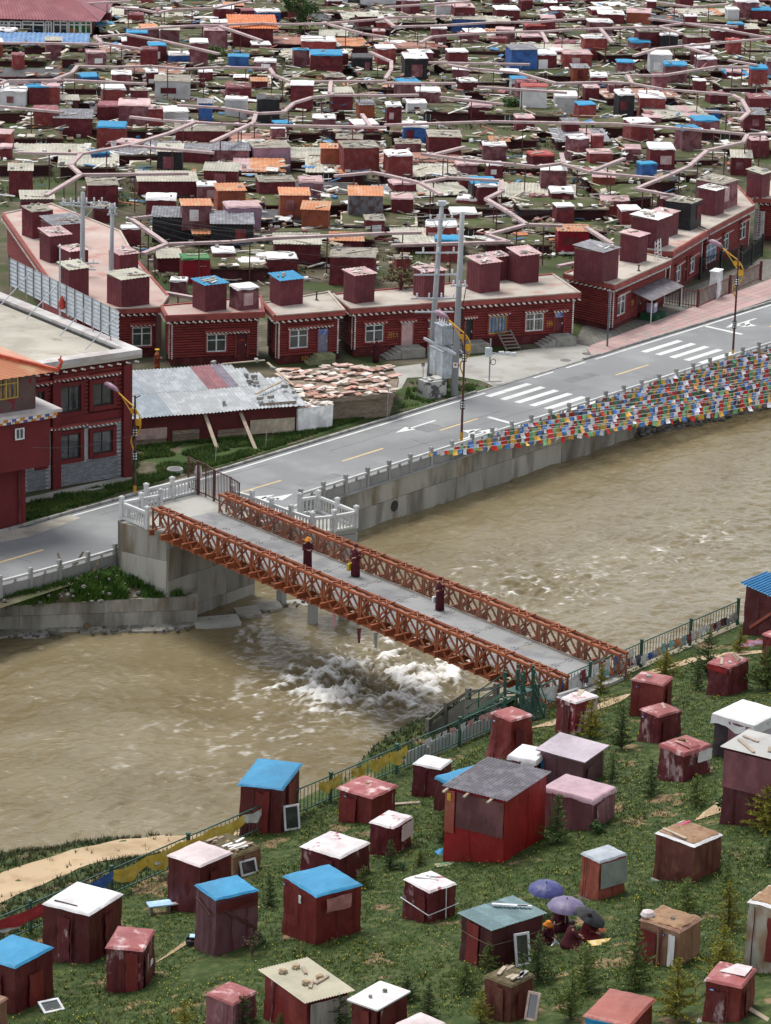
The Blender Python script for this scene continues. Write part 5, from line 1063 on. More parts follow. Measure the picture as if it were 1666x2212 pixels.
# ---- dwellings in loose rows
HS = [.65, .85, 1.05]; rows = []
y = 227.0; ri = 0
def clutter(root, hw, hd, z, n, edge=.75):
    mb = MB()
    for i in range(n):
        if trnd.random() < edge:                        # rags, boards and sacking along the roof rim
            sx = trnd.choice((-1, 1)); 
            if trnd.random() < .65: x, yy = trnd.uniform(-hw, hw), trnd.choice((-1, -1, 1)) * hd * trnd.uniform(.86, 1.02)
            else: x, yy = sx * hw * trnd.uniform(.88, 1.02), trnd.uniform(-hd, hd)
        else: x, yy = trnd.uniform(-hw, hw) * .9, trnd.uniform(-hd, hd) * .9
        k = trnd.choices(range(len(CL)), (10, 5, 4, 5, 3, 1.6, 1.3, 2, 7, 1.5))[0]; t = trnd.random()
        M_ = Matrix.Rotation(trnd.gauss(0, .5), 3, 'Z') @ Matrix.Rotation(trnd.gauss(0, .18), 3, 'X') @ Matrix.Rotation(trnd.gauss(0, .14), 3, 'Y')
        d = (trnd.uniform(.7, 2.2), trnd.uniform(.08, .22), .05) if t < .45 else ((trnd.uniform(.35, 1.1), trnd.uniform(.3, .8), .05) if t < .8 else (trnd.uniform(.2, .45), trnd.uniform(.2, .4), trnd.uniform(.12, .3)))
        mb.box((x, yy, z + .08 + trnd.random() * .14), d, M=M_, m=k)
    return tag(mb.build('roof_clutter', CL, root), kind='stuff')
ndw = 0
DW_LABELS = []
while y < 388:
    hx = 30 + (y - 225) * .135; x = -hx - 13 + trnd.uniform(-3, 0); drift = trnd.uniform(-2, 2); dmax = 0
    while x < hx + 13:
        w = trnd.uniform(4.2, 8.5); d = trnd.uniform(3.8, 5.6); h = trnd.choice(HS); yaw = trnd.gauss(.10, .07); c = Vector((x + w / 2, y + d / 2 + trnd.uniform(-.6, .6), 0)); x += w + trnd.uniform(.5, 1.9)
        if trnd.random() < .06: continue
        ok = True
        for sx in (-1, 1):
            for sy in (-1, 1):
                qx, qy = proj((c.x + sx * w / 2, c.y + sy * d / 2, 0))
                if blocked(qx, qy): ok = False
        if not ok: continue
        hw, hd = w / 2, d / 2; dwell.append((c, hw, hd, yaw, h)); ndw += 1
        qx_, qy_ = proj(c); sheety = qx_ < 950 and qy_ > 330
        cover = trnd.choices(('sod', 'cream', 'grey', 'orange', 'black', 'blue', 'red'), (40, 22, 14, 10, 5, 1, 6) if sheety else (86, 3, 2, 1, 4, .8, 3))[0]
        shape = 'wide' if w > 6.6 else ('narrow' if w < 5.2 else 'squat')
        covw = {'sod': 'mossy earth roof', 'cream': 'cream ribbed roof', 'grey': 'grey ribbed roof', 'orange': 'orange sheet roof', 'black': 'black plastic roof', 'blue': 'blue sheet roof', 'red': 'dusty red roof'}[cover]
        root = thing('low_dwelling', '', 'dwelling', c, yaw, 'low dwellings packed behind the log houses'); DW_LABELS.append((root, shape, covw, c))
        inset = .12
        mb = MB(); mb.box((0, 0, h / 2 - .05), (w - .5, d - .5, h - .1)); mb.build('wall', M_dwall, root)
        rmat = {'sod': M_sod, 'cream': RM['c'][1], 'grey': RM['g'][1], 'orange': RM['o'][1], 'black': RM['k'][1], 'blue': RM['u'][1], 'red': mat('roof_dusty', (.36, .19, .145), .9, (.30, .14, .11), scale=1.5, var=.15)}[cover]
        if cover in ('sod', 'black', 'red'):
            mb = MB().grid(lambda u_, v_: ((u_ - .5) * w + .18 * mnoise.noise((u_ * 5, v_ * 4, ndw)) , (v_ - .5) * d + .18 * mnoise.noise((u_ * 5, v_ * 4, ndw + 50)), h - .12 + (.16 if 0 < u_ < 1 and 0 < v_ < 1 else 0) + .10 * mnoise.noise((u_ * w * .7, v_ * d * .7, ndw * 3.1))), 9, 7); mb.build('roof', rmat, root)
            MB().box((0, 0, h - .15), (w - .06, d - .06, .14)).build('roof_edge', trnd.choice((M_timber, M_dwall, M_dwall, CL[3])), root)
        else:
            tilt = trnd.uniform(.1, .35); ns_ = max(3, int(w / 1.1))
            for k in range(ns_):
                x0, x1 = -hw + w * k / ns_, -hw + w * (k + 1) / ns_ + .06
                corrug(MB(), x0, x1, -hd - trnd.uniform(0, .25), hd, h + .02 * (k % 2), h + tilt + .02 * (k % 2), n=8, amp=.022).build('roof_sheet', rmat if trnd.random() < .85 else RM[trnd.choice('cgpo')][1], root)
            MB().box((0, 0, h - .12), (w - .2, d - .2, .1)).build('roof_edge', M_timber, root)
        if trnd.random() < .42:                          # small window or doorway in the front
            xx = trnd.uniform(-hw * .6, hw * .6); wn_ = MB().box((xx, -hd + .23, h * .5), (.9, .05, .75)).build('window', M_glass, root)
            for s_ in (-.42, 0, .42): MB().box((xx + s_, -hd + .19, h * .5), (.06, .05, .75)).build('frame', M_frame, wn_)
        clutter(root, hw, hd, h, int(w * d * trnd.uniform(.4, .85)) + 4)
        dmax = max(dmax, d)
    y += 5.6 + trnd.uniform(.2, 1.2); ri += 1
# ---- box huts
HUTS = '''1 410 505 110 148 Mu;1 530 620 110 138 Pw;1 380 475 55 95 Mw;1 700 790 80 112 Mc;1 835 945 80 108 Mw;1 920 1010 45 105 Mw;1 830 890 -15 30 Mm;1 910 955 5 35 Mm;1 685 765 135 180 Ww;1 545 640 150 210 Mu;1 525 615 185 245 Mw;1 640 725 205 262 Mu;1 605 680 222 280 Mm;1 195 270 185 255 Pc;1 50 110 245 298 Rm;1 880 985 140 205 Pp;1 1085 1175 200 250 Pw;1 985 1075 255 325 Uu;1 820 900 195 280 Pw;1 1105 1220 55 100 Uw;1 1300 1455 180 220 Rw;1 1265 1340 225 290 Pu;1 1340 1480 245 305 Mu;1 1520 1612 260 330 Bk;1 345 440 340 398 Uu;1 480 570 330 398 Pw;1 665 825 360 425 Wd;1 858 922 318 375 Mw;1 630 685 320 385 Mw;1 1010 1070 340 378 Mw;1 975 1090 390 470 Mm;1 970 1065 440 530 Ww;1 1108 1210 440 530 Bk;1 1255 1350 380 470 Mw;1 1430 1530 410 480 Mc;1 1430 1495 455 510 Mu;1 1350 1450 520 590 Pw;1 420 540 470 555 Mm;1 510 650 465 540 Pp;1 640 710 480 545 Rp;1 700 825 490 555 Ww;1 230 400 520 590 Mg;1 420 540 560 640 Ru;1 495 560 550 580 Ww;1 750 980 575 650 Md;1 495 605 625 690 Rp;1 390 480 670 740 Uu;1 680 785 665 740 Bc;1 785 910 660 700 Mg;1 915 1080 660 740 Pg;1 1080 1270 650 740 Ld;1 1170 1235 560 600 Pw;1 1385 1470 650 715 Oo;1 1470 1650 650 740 Rd;1 260 345 440 490 Pc;1 0 110 400 460 Ww;1 115 220 385 450 Mu;1 725 830 240 270 Uw;1 1100 1190 270 310 Pw;1 855 920 455 520 Ug;1 1380 1500 160 205 Pc;1 1040 1100 50 80 Mm;1 550 625 70 95 Rm;1 970 1050 85 105 Pp;1 1610 1666 140 185 Rp;1 0 50 650 740 Mp;1 1545 1625 460 510 Og
2 70 150 8 68 Pw;2 265 340 10 35 Mw;2 470 585 50 115 Mw;2 580 640 10 70 Mm;2 285 430 90 140 Ud;2 685 740 15 40 Mw;2 715 800 48 92 Rw;2 885 990 45 70 Mw;2 900 1060 28 55 Mw;2 920 1030 65 100 Mw;2 875 985 100 150 Pw;2 1035 1145 65 135 Op;2 600 695 115 150 MR;2 475 555 135 185 Pp;2 195 265 130 185 Pw;2 315 405 160 218 Pm;2 465 530 175 225 Rm;2 585 675 165 210 Mp;2 730 815 190 230 Mm;2 850 960 175 255 Rw;2 765 895 240 295 Rp;2 530 665 225 300 Ug;2 640 745 245 325 Mw;2 265 360 228 270 Mw;2 75 185 262 340 Bw;2 290 360 305 340 Pw;2 315 405 360 425 Mw;2 1000 1078 275 315 Pu;2 1055 1148 190 250 Pu;2 1085 1215 145 200 Md;2 1140 1240 245 312 Ww;2 1205 1300 290 360 Pu;2 1155 1220 335 390 Pm;2 1330 1385 355 398 Mw;2 1345 1435 260 300 Pw;2 1290 1345 80 145 Mw;2 1405 1500 135 175 Mw;2 1295 1410 165 195 Md;2 1510 1615 15 80 Pw;2 1590 1666 40 110 Pd;2 1260 1335 5 65 Mm;2 1470 1535 318 375 Mp;2 1575 1650 305 370 Ru;2 1475 1540 180 235 RR;2 1310 1400 215 280 Pw;2 1520 1590 245 270 Pp;2 1620 1680 380 420 Rc;2 1565 1670 430 475 Mm;2 855 925 390 465 Mp;2 730 830 425 490 Ww;2 580 695 385 465 WR;2 825 915 460 515 Ru;2 885 955 340 410 Mw;2 960 1020 375 440 Pp;2 995 1080 420 510 Bw;2 1100 1190 410 450 Mw;2 1095 1205 435 525 Rw;2 1115 1195 515 570 Pp;2 1330 1450 525 560 Pu;2 1265 1375 570 650 Pu;2 350 460 465 520 Mp;2 130 240 405 485 Pw;2 90 180 455 525 Ww;2 0 70 465 535 Mw;2 180 330 600 665 Md;2 40 155 630 700 Pd;2 0 125 680 759 Rw;2 420 520 635 700 Pw;2 450 535 615 650 Mo;2 305 400 715 759 Pp;2 435 510 720 770 Mw;2 620 740 680 755 MR;2 670 780 745 820 Pw;2 790 890 610 690 Pw;2 890 945 595 660 Rp;2 875 985 670 740 Rp;2 1035 1100 650 700 Pp;2 1135 1250 655 745 Mw;2 1095 1180 715 765 Uu;2 1490 1580 690 755 Mc;2 1570 1660 615 680 Mp;2 1390 1450 490 520 Uu;2 1130 1170 10 40 Mw;2 1625 1680 170 220 Rm
4 25 120 215 270 Mp;4 300 405 220 285 Rw;4 175 305 335 410 Rw;4 390 490 165 235 Mw;4 890 990 125 200 Op;4 710 815 190 265 Mw;4 625 695 205 255 Mm;4 730 820 250 315 Mw;4 930 1050 225 285 Rp;4 1010 1110 265 325 Rw;4 740 880 360 445 Co;4 40 110 475 520 Rd
3 35 145 100 195 Mc;3 85 240 220 300 Mc;3 630 760 220 275 Mw;3 655 850 300 395 Bg;3 905 1100 330 430 Bg;3 780 920 250 340 Po;3 930 1070 185 270 Oo;3 850 940 160 215 Pw;3 970 1140 255 340 Lp;3 1205 1340 205 290 Oo;3 1300 1420 265 335 Oo;3 1290 1400 145 215 Lp;3 1110 1285 140 185 Md;3 1505 1655 205 280 Go;3 880 1025 95 150 Mc;3 370 520 160 240 Md;3 580 870 140 200 Mc;3 915 1020 450 520 Pw;3 1030 1160 490 545 Mw;3 1150 1290 475 545 Mw;3 1180 1390 415 500 Mc;3 1425 1570 395 440 Mo;3 1420 1620 475 580 Md;3 525 615 345 410 Mw;3 400 480 250 310 Md;3 780 915 480 570 Ce;3 735 805 570 625 Pw;3 670 800 470 520 Mc'''
ROOFTOP = '''4 140 275 535 635 Mp;4 450 545 470 560 Mp;4 375 520 500 610 Mp;4 550 685 465 570 Mp;4 865 1060 445 560 Mg;4 1045 1165 380 480 Mp;4 1180 1300 280 365 Mp;4 1105 1275 305 415 Mw;4 1255 1410 235 335 Bd;4 1380 1495 180 275 Mw;4 1385 1570 150 245 Pd;4 1585 1690 110 200 Mc;3 200 390 330 420 Mg;3 115 250 275 375 Md;3 190 325 380 480 Mp;3 275 405 440 500 Mp;3 275 405 525 630 Mc;3 490 620 455 515 Mp;3 490 675 565 670 Mc;3 855 1005 590 690 Mu;3 1010 1135 605 685 Pw;3 1185 1330 570 665 Mu;3 1505 1640 550 655 Mp'''
M_vrib = mat('maroon_ribbed_sheet', (.130, .028, .036), .7, (.16, .040, .046), scale=2, dirt=.2, var=.12, wave=(7.0, 'X', .0, 1.0), bump=.35)
hut_list = []
def box_hut(P, w, d, h, yaw, wk, rk, ribbed=False, fine=True):
    root = thing('box_hut', '', 'hut', P, yaw)
    wm = M_vrib if ribbed else WM[wk][1]; rm_ = RM[rk][1]; s = trnd.random() * 100
    jit = lambda a: a * (1 + trnd.uniform(-.03, .03))
    tp = trnd.uniform(.0, .06); sl = trnd.uniform(-.02, .10) * h
    # walls: lightly leaning sheeted box, higher at one side
    if ribbed:
        mb = MB(); nx, ny = max(6, int(w / .16)), max(6, int(d / .16))
        loop = [((-w / 2 + w * i / nx), -d / 2 - .02 * (i % 2)) for i in range(nx)] + [(w / 2 + .02 * (i % 2), -d / 2 + d * i / ny) for i in range(ny)] + [(w / 2 - w * i / nx, d / 2 + .02 * (i % 2)) for i in range(nx)] + [(-w / 2 - .02 * (i % 2), d / 2 - d * i / ny) for i in range(ny)]
        mb.slab(loop, -.05, h).build('wall', wm, root)
    else:
        mb = MB(); n = 5; ring = []
        for j, zz in enumerate((-.05, h * .3, h * .7, h)):
            sc = 1 + tp * (1 - zz / h); rg = []
            for (ax, ay, bx, by) in ((-1, -1, 1, -1), (1, -1, 1, 1), (1, 1, -1, 1), (-1, 1, -1, -1)):
                for i in range(n): t_ = i / n; px_, py_ = (ax + (bx - ax) * t_) * w / 2 * sc, (ay + (by - ay) * t_) * d / 2 * sc; bl_ = .035 * mnoise.noise((px_ * 1.7 + s, py_ * 1.7, zz * 1.3)); rg.append((px_ * (1 + bl_), py_ * (1 + bl_), zz + (sl * (py_ / d + .5) if j == 3 else 0)))
            ring.append(rg)
        N_ = len(ring[0]); vs = [p for r_ in ring for p in r_]
        mb.add(vs, [(j * N_ + i, j * N_ + (i + 1) % N_, (j + 1) * N_ + (i + 1) % N_, (j + 1) * N_ + i) for j in range(3) for i in range(N_)] + [tuple(3 * N_ + i for i in range(N_))]); mb.build('wall', wm, root)
    o = .12
    if rk in 'cgo' or ribbed:
        corrug(MB(), -w / 2 - o, w / 2 + o, -d / 2 - o * 1.4, d / 2 + o, h + .03, h + .05 + sl + (.18 if rk in 'cg' else .08), n=max(10, int(w / .12)), amp=.02).build('roof', rm_, root)
        MB().box((0, 0, h + .0), (w + .04, d + .04, .05)).build('roof_frame', M_timber, root)
    else:
        fr = trnd.uniform(.08, .26) if rk != 'd' else .08; mb = MB(); n = 6
        def top(u_, v_):
            x, yy = (u_ - .5) * (w + .14), (v_ - .5) * (d + .14); e = u_ in (0, 1) or v_ in (0, 1)
            return (x * (1.015 if e else 1), yy * (1.015 if e else 1), h + .05 + sl * v_ + (0 if not e else -fr * (.6 + .6 * mnoise.noise((x * 2 + s, yy * 2, 0)))) + .05 * mnoise.noise((x * 1.6 + s, yy * 1.6, 4)) + .04 * math.sin(u_ * 3.14) * math.sin(v_ * 3.14))
        k_ = 1.0 / (n + 2); g = [0.0, .03] + [i / n for i in range(1, n)] + [.97, 1.0]
        mb.grid(lambda u_, v_: top(g[int(round(u_ * (len(g) - 1)))], g[int(round(v_ * (len(g) - 1)))]), len(g) - 1, len(g) - 1); mb.build('roof', rm_, root)
    # weights, boards
    nb = trnd.choice((0, 0, 1, 2, 3)) if rk != 'd' and not ribbed else trnd.randint(3, 7)
    for i in range(nb):
        x, yy = trnd.uniform(-.4, .4) * w, trnd.uniform(-.4, .4) * d
        if trnd.random() < .5: inst('weight_stone', ROCKS[trnd.randrange(4)], root, (x, yy, h + .13 + sl * (yy / d + .5)), (0, 0, trnd.random() * 6), (trnd.uniform(.7, 1.5),) * 3)
        else: inst('roof_plank', PLANKS[trnd.randrange(4)], root, (x * .5, yy, h + .12 + sl * (yy / d + .5)), (0, trnd.uniform(-.03, .03), trnd.gauss(0, .6)), (w * trnd.uniform(.4, .8), 1, 1))
    if not ribbed and trnd.random() < .3: MB().box((trnd.uniform(-.25, .25) * w, -d / 2 * (1 + tp * .5) - .03, h * trnd.uniform(.35, .6)), (w * trnd.uniform(.25, .5), .03, h * trnd.uniform(.3, .6))).build('patch', RM[trnd.choice('wpm')][1] if trnd.random() < .5 else WM[trnd.choice('MRP')][1], root)
    root['_w8'] = 'bare' if nb == 0 else ('lightly weighted' if nb < 3 else 'heavily weighted')
    hut_list.append([root, wk, rk, w, d, h, ribbed, Vector(P)]); return root
ROCKS = [MB().rock((0, 0, 0), .13, 40 + i).mesh('weight_stone', M_brickc) for i in range(4)]
PLANKS = [MB().box((0, 0, 0), (1, .13, .05)).mesh('roof_plank', m_) for m_ in (CL[1], CL[3], CL[8], M_timber)]
def place(line, z=None, yaw=None, ribbed=False):
    zi, xl, xr, yt, yb, ck = line.split(); zi = int(zi); ox, oy = ZOOM[zi]; xl, xr, yt, yb = (ox + float(xl) / 2, ox + float(xr) / 2, oy + float(yt) / 2, oy + float(yb) / 2)
    xm = (xl + xr) / 2; wk, rk = ck[0], ck[1]
    if z is None:
        P = at(xm, yb, 0); z = 0
        for h_ in HS:
            Q = at(xm, yb, h_ + .02)
            if in_dwell(Q, h_, -.1): P = Q; z = h_ + .02; break
    else: P = at(xm, yb, z)
    s = scl(P); yw = trnd.gauss(.12, .10) if yaw is None else yaw + trnd.gauss(0, .03)
    dpt = math.atan2(CAM_H - P.z, P.y); full = (xr - xl) / s
    ratio = trnd.uniform(.8, 1.1); w = full / (math.cos(yw) + ratio * abs(math.sin(yw))); d = w * ratio
    if d > 2.6: d = 2.6 + (d - 2.6) * .3
    h = max(.8, (yb - yt) / s / math.cos(dpt) * 1.14)
    fwd = Vector((-math.sin(yw), math.cos(yw), 0)); C = P + fwd * d / 2 * .9
    return box_hut(C, w, d, h, yw, wk, rk, ribbed)
for ln in HUTS.replace('\n', ';').split(';'): place(ln)
for i, ln in enumerate(ROOFTOP.split(';')):
    x_ = ZOOM[int(ln.split()[0])][0] + float(ln.split()[1]) / 2
    rib = ln.split()[5] in ('Mp', 'Mu', 'Mg', 'Mw', 'Mc')
    place(ln, EAVE + .02, (R_(33) if x_ < 1190 else R_(58)) if x_ > 250 else R_(36), rib)
# extra lesser huts filling the gaps, as thick as in the town
fill = 0
for i in range(900):
    px_, py_ = trnd.uniform(-200, 1870), trnd.uniform(-10, 560)
    if blocked(px_, py_ + 14): continue
    P = at(px_, py_, 0)
    if any((P - h_[7]).length < 4.4 for h_ in hut_list): continue
    z = 0
    for h_ in HS:
        Q = at(px_, py_, h_ + .02)
        if in_dwell(Q, h_, -.3): P = Q; z = h_; break
    w = trnd.uniform(1.3, 2.3); yw = trnd.gauss(.12, .12); box_hut(P, w, w * trnd.uniform(.8, 1.1), trnd.uniform(1.0, 1.8), yw, trnd.choices('MRPBWUO', (10, 6, 8, 1, 1.5, 1, 1))[0], trnd.choices('wpucmdog', (9, 5, 2, 2, 3, 3, 1, 1))[0]); fill += 1
    if len(hut_list) > 318: break
print('huts', len(hut_list), 'fill', fill, 'dwellings', ndw)
# labels: how each looks and what stands beside it
def hut_desc(h_, short=False):
    root, wk, rk, w, d, hh, rib, P = h_; wall = WM[wk][0] + (' ribbed' if rib else '')
    if short: return '%s-walled hut with %s' % (WM[wk][0], RM[rk][0])
    size = 'tall' if hh > w * 1.02 else ('broad' if w > 2.9 else ('low' if hh < w * .62 else ('small' if w < 1.75 else 'square')))
    return '%s %s hut with %s %s' % (size, wall.replace(' ribbed', ''), root['_w8'], RM[rk][0].replace(' top', ' roof').replace(' ribbed', '') if h_[7].z > 3 else RM[rk][0].replace(' top', ' roof'))
def tp_(o): return '%s %s-topped' % (WM[o[1]][0].split()[0], RM[o[2]][0].split()[0].split('-')[0])
for h_ in hut_list:
    nb_ = [hut_list[i] for _, i in sorted(((o[7] - h_[7]).length, i) for i, o in enumerate(hut_list) if o is not h_)[:2]]; on = h_[7].z > 3
    if on: h_[0]['label'] = hut_desc(h_) + ' on log house near a ' + tp_(nb_[0]) + ' one'
    else: h_[0]['label'] = hut_desc(h_) + ' near ' + tp_(nb_[0]) + ' and ' + tp_(nb_[1]) + ' ones'
    if len(h_[0]['label'].split()) > 16: h_[0]['label'] = h_[0]['label'].replace('heavily weighted', 'weighted').replace('lightly weighted', 'weighted')
    h_[0]['group'] = 'box huts on log house roofs' if on else 'box huts crowding the town'
for (root, shape, covw, c) in DW_LABELS:
    o = sorted(hut_list, key=lambda h_: (h_[7] - c).length)[:2]; root['label'] = '%s low dwelling with %s between %s and %s huts' % (shape, covw, tp_(o[0]), tp_(o[1]))
# ---- loose debris on the ground between them
mb = MB()
for i in range(4700):
    px_, py_ = trnd.uniform(-220, 1890), trnd.uniform(-20, 640) 
    if blocked(px_, py_ + 4): continue
    P = at(px_, py_, 0); k = trnd.choices(range(len(CL)), (8, 5, 4, 6, 4, 1.5, 1.5, 3, 7, 2))[0]
    M_ = Matrix.Rotation(trnd.gauss(0, .5), 3, 'Z') @ Matrix.Rotation(trnd.gauss(0, .2), 3, 'X') @ Matrix.Rotation(trnd.gauss(0, .2), 3, 'Y'); t = trnd.random()
    d = (trnd.uniform(.5, 2.0), trnd.uniform(.08, .2), .05) if t < .55 else (trnd.uniform(.2, .8), trnd.uniform(.2, .7), trnd.uniform(.04, .25))
    mb.box((P.x, P.y, .1 + .1 * trnd.random()), d, M=M_, m=k)
tag(mb.build('yard_litter', CL), 'loose boards, rags and rubble lying between the dwellings', 'litter', kind='stuff')
# ---- pipe runs on posts
M_pipe = mat('pink_pipe_cover', (.47, .355, .345), .75, (.39, .28, .27), scale=2, var=.07, dirt=.2); M_pside = mat('pipe_post', (.12, .045, .045), .8, var=.1)
PIPES = '''1 365 15 560 5;1 500 30 610 40 680 55 740 42 920 35 1080 0;1 600 125 800 112 950 108 1130 100 1215 105 1420 100 1666 80;1 950 112 1130 175;1 410 160 545 148 700 175 945 232;1 410 160 440 185 610 212;1 0 185 440 190;1 0 362 30 348 270 345 630 362;1 230 345 310 315 335 285 510 290 650 285 800 298 960 290 1165 295 1185 325 1260 355 1430 352 1666 350;1 1430 350 1425 400 1440 410 1666 412;1 1430 412 1350 420 1270 445 1225 485 1120 490 950 465 770 455;1 0 460 270 485;1 565 505 700 520 960 535 1100 540 1666 550;1 1105 495 1095 530 990 580 915 615;1 850 525 730 575 570 625 350 665 305 715 350 755;1 80 660 345 665;1 570 630 920 660;1 1420 105 1570 145 1650 158;1 1565 495 1600 545;1 1600 225 1666 255;3 350 105 200 195;3 355 105 810 100;3 565 295 720 405 1000 395 1160 380 1666 358;3 720 405 620 445;3 1450 110 1610 95 1666 105;3 685 610 855 640;3 565 295 650 285
2 0 30 240 15 360 5;2 0 75 260 70;2 0 85 40 115 240 110 480 95 640 95 860 78;2 150 185 200 158 450 140 680 135 850 125 1180 115 1290 100;2 930 125 980 185;2 675 140 700 185;2 1180 115 1280 145;2 1180 10 1320 30 1475 18;2 1075 240 1170 210 1330 195 1490 180 1666 165;2 1290 200 1400 235;2 1140 80 1290 100 1520 115;2 1290 100 1450 125 1666 165;2 0 255 25 265 25 300 0 340;2 190 270 620 278;2 270 280 360 295 575 315 740 360 930 355 1060 360 1200 385 1500 410 1540 430 1570 485 1530 520;2 1570 490 1380 480;2 1045 325 1065 360;2 1045 325 1200 325 1430 288 1570 290;2 0 358 300 360;2 400 375 780 400;2 0 412 140 410;2 240 420 505 450;2 0 540 450 525 740 530 1000 535 1280 555 1560 580 1680 578;2 1565 580 1545 615 1390 650 1310 720;2 160 665 340 690 560 710 650 720 770 705 760 665;2 200 670 340 635;2 1485 260 1600 280
4 0 105 150 140 265 118 500 130 505 175 435 210 530 265 610 320 760 325;4 150 140 240 190;4 770 60 890 95 1060 110 1170 120;4 890 90 1030 35;4 1085 165 1230 105 1310 70;4 1080 165 1290 205;4 440 365 610 320;4 440 365 530 395 30 410;4 0 358 150 355;4 870 335 980 405;4 750 500 865 478'''
PZ = 3.1; me_pp = MB().box((0, 0, (PZ - .1) / 2), (.09, .09, PZ - .1)).mesh('post', M_pside)
def near_desc(c): o = min(hut_list, key=lambda h_: (h_[7] - c).length); return tp_(o) + ' hut'
for ln in PIPES.replace('\n', ';').split(';'):
    q = ln.split(); ox, oy = ZOOM[int(q[0])]; pts = [at(ox + float(q[i]) / 2, oy + float(q[i + 1]) / 2, PZ) for i in range(1, len(q), 2)]
    Lt = sum((b - a).length for a, b in zip(pts, pts[1:])); kind_ = 'short' if Lt < 9 else ('long' if Lt > 32 else 'medium')
    bend = 'straight' if len(pts) == 2 else ('zigzag' if len(pts) > 5 else 'bent')
    r = thing('pipe_run', '%s %s pink boxed pipe from a %s to a %s' % (kind_, bend, near_desc(pts[0]), near_desc(pts[-1])), 'pipe', (pts[0].x, pts[0].y, 0), 0, 'pink boxed pipes on posts over the town'); o3 = Vector((pts[0].x, pts[0].y, 0))
    for a, b in zip(pts, pts[1:]):
        d_ = (b - a).normalized() * .08; MB().bar(a - o3 - d_, b - o3 + d_, .36, .20).build('pipe_box', M_pipe, r); n_ = max(1, int((b - a).length / 5.5))
        for k in range(n_): c = a.lerp(b, (k + .5) / n_) - o3; inst('post', me_pp, r, (c.x, c.y, 0))
# ---- notable larger buildings at the far edge
hl = thing('hall', 'long hall with maroon hipped roof and a band of green-curtained windows', 'hall')
hA, hB = at(-60, 78), at(201, 86); hz1 = onwall(100, 42, hA, hB)[1]; hf = Facade(hA, hB, 0, hz1, 'wall', hl, M_plinth)
for (a, b) in ((0, 17), (20, 45), (49, 95), (99, 111), (116, 145), (149, 172), (175, 197)):
    wr = hf.rect(a, b, 46, 72); w_ = MB().box(((wr[0] + wr[1]) / 2, -.02, (wr[2] + wr[3]) / 2), (wr[1] - wr[0], .05, wr[3] - wr[2])).build('window', M_glass if a < 140 else mat('green_curtain', (.03, .16, .05), .9, (.3, .15, .05), scale=1.5, mix=(.55, .58), var=0), hf.o)
    n_ = max(2, int((wr[1] - wr[0]) / 1.1))
    for k in range(n_ + 1): MB().box((wr[0] + (wr[1] - wr[0]) * k / n_, -.07, (wr[2] + wr[3]) / 2), (.14, .06, wr[3] - wr[2])).build('frame', M_frame, w_)
    for z_ in (wr[2], (wr[2] + wr[3]) / 2 + .3, wr[3]): MB().box(((wr[0] + wr[1]) / 2, -.075, z_), (wr[1] - wr[0], .06, .14)).build('frame', M_frame, w_)
hd_ = (hB - hA).normalized(); hbk = Vector((-hd_.y, hd_.x, 0)); e0, e1 = hA - hbk * 1.0 - hd_ * 2, hB - hbk * 1.0 + hd_ * .8
MB().slab([hA + hbk * .2, hB + hbk * .2 - hd_ * .1, hB + hbk * 12 - hd_ * .1, hA + hbk * 12], 0, hz1).build('core', M_plinth, hl)
Z_ = lambda p, z: Vector((p.x, p.y, z)); rt = MB(); L_ = (e1 - e0).length; nr = 90
rt.grid(lambda u_, v_: Z_(e0 + hd_ * (L_ * u_ * (1 - .28 * v_)) + hbk * 7.0 * v_, hz1 + .1 + 2.3 * v_ + (.04 if int(round(u_ * nr)) % 2 else -.04)), nr, 1)
MB().add([Z_(e1, hz1 + .1), Z_(e1 + hbk * 14, hz1 + .1), Z_(e0 + hd_ * L_ * .72 + hbk * 7.0, hz1 + 2.4)], [(0, 1, 2)]).build('roof_hip', mat('hall_roof', (.25, .075, .088), .6, (.30, .11, .12), scale=.7, var=.03), hl); rt.build('roof', MATS['hall_roof'], hl)
cA = at(40, 105, 0); cv = thing('blue_canopy', 'blue sheet canopy in front of the hall windows', 'canopy', at(90, 112), R_(4)); corrug(MB(), -5, 5, -2.2, 1.2, 1.25, 1.85, n=40, amp=.04).build('sheet', mat('canopy_blue', (.10, .22, .42), .6, (.2, .3, .45), scale=2, var=0), cv)
for k in range(5): MB().box((-4.6 + 2.3 * k, -2.0, .6), (.1, .1, 1.2)).build('post', M_pside, cv)
os_ = thing('orange_roof_shed', 'maroon shed under a bright orange tilted roof sheet', 'shed', at(545, 112), .12); MB().box((0, .8, 1.35), (4.2, 3.6, 2.7)).build('wall', WM['M'][1], os_); corrug(MB(), -2.6, 2.6, -1.7, 3.2, 2.75, 3.5, n=36, amp=.03).build('roof', mat('bright_orange_sheet', (.55, .16, .05), .6, var=0), os_)
ws = thing('white_shed', 'white walled shed with pale ribbed roof at the far edge', 'shed', at(800, 22), .1); MB().box((0, 1, 1.4), (7, 4, 2.8)).build('wall', WM['W'][1], ws); corrug(MB(), -3.8, 3.8, -1.4, 3.4, 2.85, 3.6, n=40, amp=.04).build('roof', RM['c'][1], ws); MB().box((-2, -1.03, 1.1), (1.4, .06, 1.6)).build('window', M_glass, ws)
